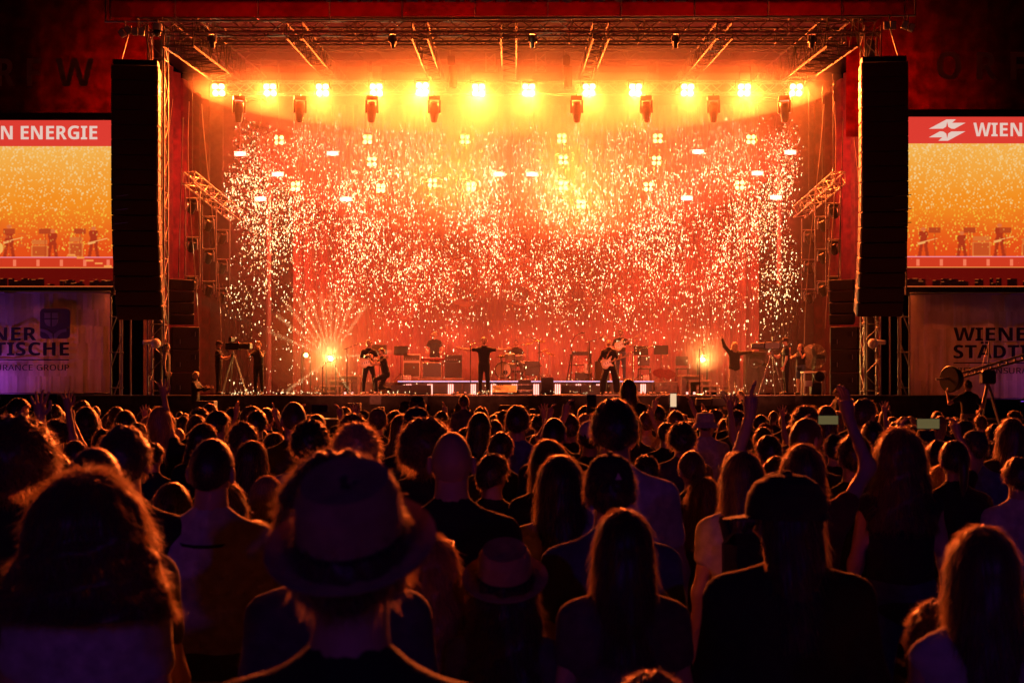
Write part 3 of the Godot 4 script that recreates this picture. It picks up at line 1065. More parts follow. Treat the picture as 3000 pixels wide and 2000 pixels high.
		for k in [-1, 1]:
			g.tube([Vector3(k * 1.3, -0.05, 0), Vector3(k * 1.3, -(by0 - 0.16), 0)], 0.03, 6)
		part(vb, "stand", g, M.black_metal)
		var va := AreaLight3D.new()
		va.name = "batten_light"
		vb.add_child(va)
		va.position = Vector3(0, 0.08, 0)
		va.basis = Basis.looking_at(Vector3(0, 1, -0.35), Vector3.FORWARD)
		va.area_size = Vector2(3.1, 0.08)
		va.light_color = Color(0.45, 0.07, 0.85).linear_to_srgb()
		va.light_energy = (VIOLET_E if lf else VIOLET_E * 0.15) / EXPOSURE
		va.shadow_enabled = true
		# platform under the banner and screen tower
		g = Geo.new()
		g.box(Vector3(b0 + 3.2, 0.6, -44.2), Vector3(7.4, 1.1, 1.6), Basis(), 0.02)
		single("wing_platform", g, M.black_cloth, "dark skirted platform under the house-%s sponsor banner" % side, "platform")
		# scaffold beside the banner
		var xs := sx(345 if lf else 2645, 43.4)
		var sf := thing("scaffold_tower", "narrow scaffold of bright tubes beside the house-%s banner" % side, "scaffold", Vector3(xs, 0, -43.4))
		for k in [[-0.22, 0.0], [0.12, 0.0], [-0.22, -1.0], [0.12, -1.0]]:
			g = Geo.new()
			g.tube([Vector3(k[0] * s * -1, 0.0, k[1]), Vector3(k[0] * s * -1, 5.0, k[1])], 0.03, 6)
			part(sf, "upright", g, M.steel)
		var yb2 := 0.6
		while yb2 < 4.8:
			g = Geo.new()
			g.tube([Vector3(0.22 * s, yb2, 0), Vector3(-0.12 * s, yb2 + 0.9, 0)], 0.022, 5)
			part(sf, "brace", g, M.steel)
			g = Geo.new()
			g.tube([Vector3(0.26 * s, yb2 + 0.45, 0.03), Vector3(-0.18 * s, yb2 + 0.45, 0.03)], 0.022, 5)
			part(sf, "ledger", g, M.steel)
			yb2 += 1.1
		g = Geo.new()
		for k in 3:
			g.tube([Vector3(sx(332, 41.4) if lf else sx(2617, 41.4), sy(577 + 40 * k, 41.4), -41.3), Vector3(sx(385, 41.4) if lf else sx(2660, 41.4), sy(576 + 40 * k, 41.4), -41.0)], 0.012, 5)
		# straps are parts of the hang below
		hang(s, g)

func hang(s, straps: Geo):
	var lf: bool = s < 0
	var side := "left" if lf else "right"
	var x := sx(397, 41.6) if lf else sx(2590, 41.6)
	var top := sy(198 if lf else 188, 41.6)
	var t := thing("line_array", "tall dark hang of loudspeakers on the house-%s side" % side, "loudspeaker", Vector3(x, 0, -41.6))
	var n := 17
	var hh := 0.44
	var y := top
	var z := 0.0
	var tilt := 0.0
	for i in n:
		tilt = deg_to_rad(clampf(i - 7.0, 0.0, 10.0) * 2.1)
		var bs := Basis(Vector3.UP, s * -0.11) * Basis(Vector3.RIGHT, tilt)
		var c := Vector3(0, y - hh * 0.5 * cos(tilt), z)
		var g := Geo.new()
		g.box(c, Vector3(1.34, hh - 0.012, 0.62), bs, 0.012)
		var cab := part(t, "cabinet", g, M.speaker)
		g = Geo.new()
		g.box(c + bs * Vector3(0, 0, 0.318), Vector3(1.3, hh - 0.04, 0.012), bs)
		part(cab, "grille", g, M.speaker_front_hazed)
		g = Geo.new()
		g.box(c + bs * Vector3(-s * 0.683, 0.0, 0.0), Vector3(0.024, hh - 0.05, 0.56), bs, 0.006)
		part(cab, "side_panel", g, M.speaker_side)
		for k in [-1, 1]:
			g = Geo.new()
			g.box(c + bs * Vector3(-s * 0.698, 0.04 * k + 0.03, -0.12 * k), Vector3(0.012, 0.13, 0.12), bs)
			part(cab, "pocket", g, M.black_metal)
		y -= hh * cos(tilt)
		z -= hh * sin(tilt)
	var g := Geo.new()
	g.box(Vector3(0, top + 0.12, -0.05), Vector3(1.3, 0.16, 0.5), Basis(Vector3.UP, s * -0.11), 0.02)
	part(t, "flying_frame", g, M.black_metal)
	for k in [-1, 1]:
		g = Geo.new()
		g.tube([Vector3(k * 0.45, top + 0.15, 0), Vector3(k * 0.2, top + 1.3, -0.2)], 0.02, 6)
		part(t, "chain", g, M.steel)
	var so := part(t, "strap", straps, M.alu)
	so.position = -t.position
	# the tower behind it
	var tx := sx(452, 43.2) if lf else sx(2562, 43.2)
	var tw := truss("truss_tower", "square truss tower standing behind the house-%s loudspeaker hang" % side, Vector3(tx, 0, -43.6), Vector3(tx, 13.4, -43.6), 0.5, 0.5, 0.03, M.steel)
	g = Geo.new()
	g.tube([Vector3(0.0, 0, -0.1), Vector3(0.0, 13.0, -0.1)], 0.15, 12)
	part(tw, "drain_pipe", g, M.speaker_side)
	g = Geo.new()
	g.box(Vector3(0, 0.1, 0), Vector3(1.0, 0.2, 1.0), Basis(), 0.02)
	part(tw, "base_plate", g, M.steel)
	g = Geo.new()
	g.ball(Vector3(-0.05 * s, sy(1006, 43.2), 0.45), Vector3(0.16, 0.16, 0.16), 12, 8)
	g.tube([Vector3(0, sy(1000, 43.2), 0.25), Vector3(0.34 * s, sy(1003, 43.2), 0.45)], 0.07, 8)
	part(tw, "siren", g, M.plastic_white)

func build_wings():
	# hung ladders of small lamps, stub trusses, side fills
	for s in [-1, 1]:
		var lf: bool = s < 0
		var side := "left" if lf else "right"
		var d := 47.0
		var a := at(552, 520, 46.0) if lf else at(2460, 520, 46.0)
		var b := at(690, 632, 50.0) if lf else at(2342, 622, 50.0)
		truss("side_truss", "short slanting truss over the house-%s wing" % side, a, b, 0.4, 0.4, 0.028, M.alu)
		var lad := [[563, 545, 835], [612, 600, 850], [652, 640, 870]] if lf else [[2442, 560, 835], [2410, 600, 850], [2370, 640, 872]]
		for i in 3:
			var k: Array = lad[i]
			var dd := 46.5 + i * 1.3
			var t := thing("lamp_ladder", "hung ladder of small lamps in the house-%s wing, %s" % [side, ["outermost", "middle", "innermost"][i]], "lamp ladder", Vector3(sx(k[0], dd), 0, -dd))
			for q in [-1, 1]:
				var g := Geo.new()
				g.tube([Vector3(q * 0.24, sy(k[1], dd), 0), Vector3(q * 0.24, sy(k[2], dd), 0)], 0.022, 6)
				part(t, "rail", g, M.alu)
			for j in 3:
				var y := lerpf(sy(k[1], dd) - 0.4, sy(k[2], dd) + 0.3, j / 2.0)
				var g := Geo.new()
				g.tube([Vector3(-0.26, y, 0), Vector3(0.26, y, 0)], 0.02, 6)
				part(t, "rung", g, M.alu)
				g = Geo.new()
				var bs := Basis(Vector3.UP, -s * 0.7) * Basis(Vector3.RIGHT, 0.6)
				g.lathe(Vector3(0, y - 0.3, 0.02), [[0.0, 0.2], [0.11, 0.17], [0.13, 0.0], [0.1, -0.2], [0.08, -0.22], [0.0, -0.2]], 10, bs)
				g.box(Vector3(0, y - 0.08, 0), Vector3(0.3, 0.1, 0.2), Basis(), 0.02)
				part(t, "lamp", g, M.black_metal)
				g = Geo.new()
				g.box(Vector3(0.16, y - 0.26, 0.02), Vector3(0.04, 0.34, 0.1), Basis(), 0.01)
				g.box(Vector3(-0.16, y - 0.26, 0.02), Vector3(0.04, 0.34, 0.1), Basis(), 0.01)
				part(t, "lamp_yoke", g, M.steel)
			var g2 := Geo.new()
			g2.tube([Vector3(-0.24, sy(k[2], dd), 0), Vector3(0, sy(k[2], dd) - 0.25, 0), Vector3(0.24, sy(k[2], dd), 0)], 0.018, 5)
			g2.tube([Vector3(0, sy(k[1], dd), 0), Vector3(0, 12.6, 0)], 0.012, 5)
			part(t, "sling", g2, M.cable)
		# slack ropes
		for i in 3:
			var g := Geo.new()
			var px: int = [505, 560, 590][i] if lf else [2490, 2440, 2415][i]
			var p := []
			for k in 13:
				var u := k / 12.0
				p.append(Vector3(sx(px + s * 18.0 * sin(u * 3.0 + i) - s * 25.0 * u * (i - 1), 45.2), lerpf(11.5, 4.6 - i * 0.5, u), -45.2 - i * 0.4))
			g.tube(p, 0.014, 5)
			single("hanging_rope", g, M.rope, "slack rope hanging in the house-%s wing, %s" % [side, ["by the speaker hang", "between hang and ladders", "by the lamp ladders"][i]], "rope")
		# side-fill stack: two double subs with a small array above
		var x := sx(540, 45.4) if lf else sx(2476, 45.4)
		var st := thing("side_fill_stack", "stack of black subwoofers with a small speaker array above, house-%s wing" % side, "loudspeaker", Vector3(x, DECK, -45.4), 0.35 * s * -1)
		for i in 3:
			var g := Geo.new()
			var c := Vector3(0, 0.36 + 0.74 * i, 0)
			g.box(c, Vector3(0.86, 0.72, 0.8), Basis(), 0.02)
			var cab := part(st, "subwoofer", g, M.speaker_side if lf == false else M.speaker)
			for k in [-1, 1]:
				g = Geo.new()
				g.box(c + Vector3(k * 0.24, 0.12 * k, 0.402), Vector3(0.2, 0.16, 0.01), Basis())
				part(cab, "handle_recess", g, M.black_metal)
				g = Geo.new()
				g.box(c + Vector3(k * 0.24 + 0.05, 0.12 * k, 0.412), Vector3(0.03, 0.15, 0.02), Basis(), 0.005)
				part(cab, "handle", g, M.alu)
		for i in 4:
			var g := Geo.new()
			var bs := Basis(Vector3.RIGHT, 0.05 + 0.07 * (3 - i))
			var c := Vector3(-0.1, 2.5 + 0.36 * i, -0.05 - 0.02 * (3 - i))
			g.box(c, Vector3(0.78, 0.34, 0.5), bs, 0.015)
			var cab := part(st, "array_cabinet", g, M.speaker)
			g = Geo.new()
			g.box(c + bs * Vector3(0.1, 0, 0.255), Vector3(0.24, 0.16, 0.01), bs)
			part(cab, "badge_recess", g, M.speaker_side)
		var g3 := Geo.new()
		g3.tube([Vector3(-0.2, 3.8, 0), Vector3(-0.05, 9.0, 0)], 0.014, 5)
		part(st, "safety_wire", g3, M.cable)
		# black leg behind
		g3 = sheet(minf(sx(600, 49.0) * -s, sx(690, 49.0) * -s), maxf(sx(600, 49.0) * -s, sx(690, 49.0) * -s), DECK, 6.0, -52.0, 1.5, 0.2, 60 + s)
		single("black_leg", g3, M.black_cloth, "narrow black cloth leg in the house-%s wing" % side, "masking")

# ---------- people (each faces -Z in its own axes; units for a height of 1.78 m)
func head_into(g: Geo, ctr: Vector3, bas: Basis, beard := false) -> void:
	var nu := 22
	var nv := 16
	var pts := []
	var cols := []
	for i in nv + 1:
		var row := []
		var crow := []
		for j in nu + 1:
			var a := PI * i / nv
			var b := TAU * j / nu
			var d := Vector3(sin(a) * sin(b), cos(a), -sin(a) * cos(b))  # b = 0 is the face
			var p := d * Vector3(0.074, 0.118, 0.096)
			if d.y < 0.0:
				p.x *= 1.0 + 0.32 * d.y
				p.z *= 1.0 + (0.16 if d.z < 0 else 0.42) * d.y
			if d.z < 0.0:
				var u := d.x
				var w := d.y
				p.z -= 0.021 * exp(-(u * u) / 0.02) * exp(-pow(w + 0.2, 2.0) / 0.03)
				p.z -= 0.007 * exp(-pow(w - 0.22, 2.0) / 0.01) * exp(-(u * u) / 0.35)
				p.z += 0.010 * (exp(-pow(u - 0.36, 2.0) / 0.03) + exp(-pow(u + 0.36, 2.0) / 0.03)) * exp(-pow(w - 0.04, 2.0) / 0.018)
				p.z -= 0.006 * exp(-(u * u) / 0.06) * exp(-pow(w + 0.5, 2.0) / 0.006)
				p.z -= 0.010 * exp(-(u * u) / 0.1) * exp(-pow(w + 0.86, 2.0) / 0.03)
			row.append(ctr + bas * p)
			var c := Color(1, 1, 1)
			if d.z < -0.3:
				if absf(absf(d.x) - 0.36) < 0.13 and absf(d.y - 0.05) < 0.07:
					c = Color(0.25, 0.22, 0.22)
				elif absf(d.x) < 0.26 and absf(d.y + 0.52) < 0.05:
					c = Color(0.6, 0.35, 0.33)
				elif absf(absf(d.x) - 0.36) < 0.2 and absf(d.y - 0.24) < 0.05:
					c = Color(0.3, 0.24, 0.2)
			if beard and d.y < -0.28 and d.z < 0.25 and not (absf(d.x) < 0.26 and absf(d.y + 0.52) < 0.05):
				c = Color(0.28, 0.22, 0.18)
			crow.append(c)
		pts.append(row)
		cols.append(crow)
	for i in nv:
		for j in nu:
			var nn := []
			for k in [[0, 0], [1, 0], [1, 1], [0, 1]]:
				var y: int = i + k[0]
				var x: int = (j + k[1]) % nu
				var e1: Vector3 = pts[y][x + 1] - pts[y][(x - 1 + nu) % nu]
				var e2: Vector3 = pts[mini(y + 1, nv)][x] - pts[maxi(y - 1, 0)][x]
				var q := e1.cross(e2)
				var outw: Vector3 = pts[y][x] - ctr
				if q.length() < 1e-9:
					q = outw
				nn.append((q if q.dot(outw) > 0 else -q).normalized())
			g.col = cols[i][j]
			g.qs(pts[i][j], pts[i + 1][j], pts[i + 1][j + 1], pts[i][j + 1], nn[0], nn[1], nn[2], nn[3])
	g.col = Color.WHITE
	for s in [-1, 1]:
		g.ball(ctr + bas * Vector3(s * 0.078, -0.004, 0.012), Vector3(0.012, 0.034, 0.021), 8, 6, bas * Basis(Vector3.UP, s * 0.35))

func hand_into(g: Geo, wrist: Vector3, dir: Vector3, palm: Vector3, thumb_side: float, curl: float, spread := 0.12) -> void:
	# palm: the way the palm faces; fingers of unequal length bend towards it
	dir = dir.normalized()
	palm = (palm - dir * palm.dot(dir)).normalized()
	var side := dir.cross(palm) * thumb_side
	g.tube([wrist - dir * 0.015, wrist + dir * 0.02, wrist + dir * 0.055, wrist + dir * 0.09], [0.026, 0.03, 0.036, 0.034], 8)
	g.ball(wrist + dir * 0.055, Vector3(0.04, 0.04, 0.017), 8, 6, Basis(side, dir, side.cross(dir)))
	var lens := [0.074, 0.084, 0.078, 0.06]
	for i in 4:
		var o := side * (0.03 - 0.02 * i)
		var d := (dir + side * spread * (1.5 - i) * 0.6).normalized()
		var p := [wrist + dir * 0.085 + o]
		var l: float = lens[i]
		var an := curl * 0.5
		for k in 3:
			p.append(p[-1] + (d * cos(an) + palm * sin(an)) * l * [0.45, 0.3, 0.25][k])
			an += curl * 0.8
		g.tube(p, [0.0095, 0.009, 0.0082, 0.006], 6)
	var tp := [wrist + dir * 0.03 + side * 0.028]
	tp.append(tp[0] + (side * 0.8 + dir * 0.6).normalized() * 0.035)
	tp.append(tp[1] + (side * 0.3 + dir * 0.9 + palm * curl).normalized() * 0.03)
	tp.append(tp[2] + (dir + palm * curl - side * 0.1).normalized() * 0.024)
	g.tube(tp, [0.012, 0.011, 0.01, 0.007], 6)

func skeleton(o: Dictionary) -> Dictionary:
	var sp: Vector3 = o.get("spine", Vector3(0, 1, 0)).normalized()
	var fw: float = o.get("wide", 1.0)
	var rt: Vector3 = o.get("right", Vector3(1, 0, 0))
	var hip := Vector3(0, 0.93, 0)
	var j := {}
	j.hip = hip
	j.rt = rt
	j.waist = hip + sp * 0.17
	j.chest = hip + sp * 0.42
	j.neck = hip + sp * 0.555
	j.spine = sp
	var hb := Basis(Vector3.UP, o.get("look", 0.0)) * Basis(Vector3.RIGHT, o.get("nod", 0.0)) * Basis(Vector3.BACK, o.get("roll", 0.0))
	j.hb = hb
	j.head = j.neck + (sp * 0.5 + hb * Vector3(0, 0.5, 0)).normalized() * 0.162 + hb * Vector3(0, 0, -0.012)
	var arms: Array = o.get("arms", [[Vector3(-0.2, -1, 0.05), Vector3(-0.05, -1, -0.2)], [Vector3(0.2, -1, 0.05), Vector3(0.05, -1, -0.2)]])
	var legs: Array = o.get("legs", [[Vector3(-0.06, -1, 0), Vector3(-0.02, -1, 0.03)], [Vector3(0.06, -1, 0), Vector3(0.02, -1, 0.03)]])
	j.sh = []
	j.el = []
	j.wr = []
	j.hd = []
	j.hp = []
	j.kn = []
	j.an = []
	j.toe = []
	for k in 2:
		var s := -1.0 if k == 0 else 1.0
		var d1: Vector3 = arms[k][0].normalized()
		var lift := clampf(d1.y, 0.0, 1.0) * 0.05
		var sh: Vector3 = hip + sp * (0.462 + lift) + rt * s * 0.186 * fw
		j.sh.append(sh)
		j.el.append(sh + d1 * 0.29)
		j.wr.append(j.el[k] + arms[k][1].normalized() * 0.25)
		j.hd.append(arms[k][2] if arms[k].size() > 2 else arms[k][1])
		var hp: Vector3 = hip + Vector3(s * 0.088, -0.03, 0)
		j.hp.append(hp)
		j.kn.append(hp + legs[k][0].normalized() * 0.43)
		j.an.append(j.kn[k] + legs[k][1].normalized() * 0.41)
		var td: Vector3 = legs[k][2] if legs[k].size() > 2 else Vector3(s * 0.25, -0.22, -1)
		j.toe.append(j.an[k] + td.normalized() * 0.15)
	var low := 1e9
	for k in 2:
		low = minf(low, minf(j.an[k].y - 0.07, j.toe[k].y - 0.035))
	if o.get("seat", false):
		low = o.get("seat_y", 0.0)
	var up := Vector3(0, -low, 0)
	for key in ["hip", "waist", "chest", "neck", "head"]:
		j[key] += up
	for key in ["sh", "el", "wr", "hp", "kn", "an", "toe"]:
		for k in 2:
			j[key][k] += up
	return j

func figure_meshes(o: Dictionary) -> Dictionary:
	var j := skeleton(o)
	var cell: float = o.get("cell", 0.024)
	var fw: float = o.get("wide", 1.0)
	var fem: bool = o.get("fem", false)
	var rt: Vector3 = j.rt
	var bulk: float = o.get("bulk", 0.0)
	var out := {"joints": j}
	var torso := []
	var w := 0.085 * fw
	for s in [-1.0, 1.0]:
		torso.append([j.waist + rt * s * w * 0.62, j.chest + rt * s * w, 0.105 + bulk, 0.108 + bulk])
		torso.append([j.hip + rt * s * w * 0.75, j.waist + rt * s * w * 0.62, (0.125 if fem else 0.112) + bulk, 0.1 + bulk])
	torso.append([j.hip + j.spine * 0.42 - rt * 0.12 * fw, j.hip + j.spine * 0.42 + rt * 0.12 * fw, 0.066 + bulk, 0.066 + bulk])
	torso.append([j.hip + j.spine * 0.44, j.neck + j.spine * 0.0, 0.085 + bulk, 0.058])
	for s in [0, 1]:
		torso.append([j.neck + j.spine * 0.005, j.sh[s] + j.spine * 0.012, 0.05, 0.052 + bulk * 0.6])
	if fem:
		for s in [-1.0, 1.0]:
			torso.append([j.chest + rt * s * 0.07 - j.spine * 0.03, j.chest + rt * s * 0.07 + Vector3(0, -0.05, -0.06), 0.07, 0.06])
	var skin := []
	var k := 0
	for b in torso:
		skin.append([b[0], b[1], b[2] - 0.014, b[3] - 0.014])
	skin.append([j.neck - j.spine * 0.05, j.head - j.hb * Vector3(0, 0.04, -0.005), 0.054 if fem else 0.06, 0.052 if fem else 0.06])
	var shirt := torso.duplicate()
	var trous := []
	var sl: float = o.get("sleeve", 0.55)
	trous.append([j.hip + j.spine * 0.04 - rt * 0.06, j.hip + j.spine * 0.04 + rt * 0.06, 0.128 if fem else 0.118, 0.128 if fem else 0.118])
	for a in 2:
		skin.append([j.sh[a], j.el[a], 0.05 if not fem else 0.043, 0.041 if not fem else 0.035])
		skin.append([j.el[a], j.wr[a], 0.041 if not fem else 0.035, 0.028])
		if sl > 0.0:
			var e: Vector3 = j.sh[a].lerp(j.el[a], minf(sl, 1.0))
			shirt.append([j.sh[a], e, 0.064 + bulk * 0.5, (0.058 if sl < 1.0 else 0.052) + bulk * 0.5])
			if sl > 1.0:
				shirt.append([j.el[a], j.el[a].lerp(j.wr[a], sl - 1.0), 0.052 + bulk * 0.5, 0.042 + bulk * 0.4])
		var tw: float = o.get("trouser", 1.0)
		skin.append([j.hp[a], j.kn[a], 0.085, 0.055])
		skin.append([j.kn[a], j.an[a], 0.055, 0.036])
		skin.append([j.an[a], j.toe[a], 0.04, 0.032])
		var loose: float = o.get("loose", 0.0)
		trous.append([j.hp[a], j.kn[a].lerp(j.hp[a], 0.0 if tw > 0.6 else 0.35), 0.1, 0.068 + loose if tw > 0.6 else 0.09])
		if tw > 0.6:
			trous.append([j.kn[a], j.an[a], 0.066 + loose, 0.05 + loose * 1.3])
	var g := Geo.new()
	g.tinted = true
	sdf(g, skin, cell, 0.04)
	head_into(g, j.head, j.hb, o.get("beard", false))
	for a in 2:
		var s := -1.0 if a == 0 else 1.0
		var hd: Vector3 = j.hd[a]
		var pd: Vector3 = o.get("palms", [Vector3(0.9, 0, 0.2), Vector3(-0.9, 0, 0.2)])[a]
		hand_into(g, j.wr[a], hd, pd, s * o.get("thumb", 1.0), o.get("curl", 0.45), o.get("spread", 0.12))
	out.body = g.mesh()
	g = Geo.new()
	sdf(g, shirt, cell, 0.05)
	out.shirt = g.mesh()
	g = Geo.new()
	sdf(g, trous, cell, 0.03)
	out.trousers = g.mesh()
	g = Geo.new()
	for a in 2:
		var dd: Vector3 = (j.toe[a] - j.an[a]).normalized()
		g.tube([j.an[a] - dd * 0.05 + Vector3(0, -0.005, 0), j.an[a] + Vector3(0, -0.01, 0), j.an[a].lerp(j.toe[a], 0.6), j.toe[a] + dd * 0.01, j.toe[a] + dd * 0.035], [0.04, 0.052, 0.047, 0.042, 0.02], 8)
	out.shoes = g.mesh()
	return out

# hair: shells over the skull plus loose strands that catch the light. Head axes: face -Z, centre at the head's centre
const HEAD_R := Vector3(0.076, 0.12, 0.098)
func hair_shell(g: Geo, lift: float, amp: float, freq: float, back: float, side: float, front: float, seed_: int, fluff := 0.0) -> void:
	noise.seed = seed_
	noise.frequency = freq
	var nu := 36
	var nv := 14
	var pts := []
	for i in nv + 1:
		var row := []
		for j in nu + 1:
			var b := TAU * (j % nu) / nu  # 0 = back
			var c := cos(b)
			var lim := lerpf(side, back, c) if c > 0 else lerpf(side, front, -c)
			var a := deg_to_rad(lim) * i / nv
			var d := Vector3(sin(a) * sin(b), cos(a), sin(a) * cos(b))
			var up := 0.5 + 0.5 * d.y
			var l := lift * (1.0 - smoothstep(0.8, 1.0, float(i) / nv) * 0.9) * (0.65 + 0.6 * up)
			l += fluff * (0.5 + 0.5 * sin(a)) * (1.0 - smoothstep(0.85, 1.0, float(i) / nv))
			var q := d * HEAD_R
			var nn := (d / HEAD_R).normalized()
			l += amp * noise.get_noise_3dv(d * 100.0) * (1.0 if i > 0 else 1.0)
			row.append(q + nn * l)
		pts.append(row)
	grid(g, pts, nu, nv)
func grid(g: Geo, pts: Array, nu: int, nv: int, wrap := true) -> void:
	var nor := []
	for i in nv + 1:
		var row := []
		for j in nu + 1:
			var jl := (j - 1 + nu) % nu if wrap else maxi(j - 1, 0)
			var jr := (j + 1) % nu if wrap else mini(j + 1, nu)
			var q: Vector3 = (pts[i][jr] - pts[i][jl]).cross(pts[mini(i + 1, nv)][j] - pts[maxi(i - 1, 0)][j])
			if q.length() < 1e-9:
				q = Vector3.UP
			var outw: Vector3 = pts[i][j] + Vector3(0, 0.06, 0)
			outw.y *= 0.4 if outw.y < 0 else 1.0
			row.append((q if q.dot(outw) > 0 else -q).normalized())
		nor.append(row)
	for i in nv:
		for j in nu:
			g.qs(pts[i][j], pts[i + 1][j], pts[i + 1][j + 1], pts[i][j + 1], nor[i][j], nor[i + 1][j], nor[i + 1][j + 1], nor[i][j + 1])
func strand(g: Geo, p: Vector3, dir: Vector3, nn: Vector3, len_: float, w: float, lift: float, wild: float, r: RandomNumberGenerator) -> void:
	var q := p
	var d := (dir + nn * lift).normalized()
	var side := d.cross(nn).normalized().rotated(d, r.randf_range(-1.2, 1.2))
	var ww := w
	for k in 2:
		var e := q + d * len_ * 0.5
		var w2 := w * (0.75 if k == 0 else 0.15)
		var fn := side.cross(d).normalized()
		if fn.dot(nn) < 0: fn = -fn
		var nm := (fn + nn).normalized()
		g.qs(q - side * ww, q + side * ww, e + side * w2, e - side * w2, nm, nm, nm, nm)
		q = e
		ww = w2
		d = (d + Vector3(r.randf_range(-1, 1), r.randf_range(-1, 1), r.randf_range(-1, 1)) * wild + Vector3(0, -0.15, 0)).normalized()
func hair_fuzz(g: Geo, count: int, lift: float, len_: float, w: float, up: float, wild: float, back: float, side: float, front: float, seed_: int, fluff := 0.0) -> void:
	var r := RandomNumberGenerator.new()
	r.seed = seed_
	for i in count:
		var b := r.randf_range(0, TAU)
		var c := cos(b)
		var lim := lerpf(side, back, c) if c > 0 else lerpf(side, front, -c)
		var a := deg_to_rad(lim) * sqrt(r.randf()) * 0.97
		var d := Vector3(sin(a) * sin(b), cos(a), sin(a) * cos(b))
		var nn := (d / HEAD_R).normalized()
		var p := d * HEAD_R + nn * (lift * 0.8 + fluff * (0.5 + 0.5 * sin(a)) * 0.85)
		var tg := Vector3(cos(a) * sin(b), -sin(a), cos(a) * cos(b))
		tg = tg.rotated(nn, r.randf_range(-0.9, 0.9))
		strand(g, p, tg, nn, len_ * r.randf_range(0.6, 1.3), w, up * r.randf_range(0.2, 1.3), wild, r)
func hair_fall(g: Geo, f: Geo, length: float, wid: float, wave: float, span: float, seed_: int, strands: int, sw: float, taper := 1.0, lift := 0.014, wild := 0.25) -> void:
	# hair that runs over the skull and hangs down the sides and back
	noise.seed = seed_
	noise.frequency = 0.02
	var nu := 44
	var nv := 26
	var pts := []
	for i in nv + 1:
		var row := []
		var s := float(i) / nv
		for j in nu + 1:
			var b := deg_to_rad(lerpf(-span, span, float(j) / nu))
			row.append(fall_point(s, b, length, wid, wave, taper, lift))
		pts.append(row)
	grid(g, pts, nu, nv, false)
	var r := RandomNumberGenerator.new()
	r.seed = seed_
	for i in strands:
		var b := deg_to_rad(r.randf_range(-span, span))
		var s := sqrt(r.randf_range(0.0, 0.98))
		var p := fall_point(s, b, length, wid, wave, taper, lift)
		var e := fall_point(minf(s + 0.12, 1.05), b + r.randf_range(-0.06, 0.06), length, wid, wave, taper, lift)
		var nn := Vector3(sin(b), 0.25 if s > 0.4 else 1.0 - s * 1.5, cos(b)).normalized()
		strand(f, p, (e - p).normalized(), nn, (e - p).length() * r.randf_range(0.7, 1.4), sw, r.randf_range(0.05, 0.4), wild, r)
func fall_point(s: float, b: float, length: float, wid: float, wave: float, taper: float, lift: float) -> Vector3:
	var cut := 0.42
	var n0 := noise.get_noise_2d(b * 60.0, s * 90.0)
	if s < cut:
		var a := deg_to_rad(96.0) * s / cut
		var d := Vector3(sin(a) * sin(b), cos(a), sin(a) * cos(b))
		var nn := (d / HEAD_R).normalized()
		return d * HEAD_R + nn * (lift + wid * smoothstep(0.1, 1.0, s / cut) + wave * n0 * (s / cut))
	var u := (s - cut) / (1.0 - cut)
	var a1 := deg_to_rad(96.0)
	var d1 := Vector3(sin(a1) * sin(b), cos(a1), sin(a1) * cos(b))
	var p := d1 * HEAD_R + (d1 / HEAD_R).normalized() * (lift + wid)
	var k := lerpf(1.0, taper, u)
	p.x *= k
	p.z = p.z * lerpf(1.0, 0.85, u) + 0.045 * u
	p.y -= length * u
	p += Vector3(sin(b), 0, cos(b)) * wave * (n0 + 0.5 * sin(s * 26.0 + b * 3.0))
	return p

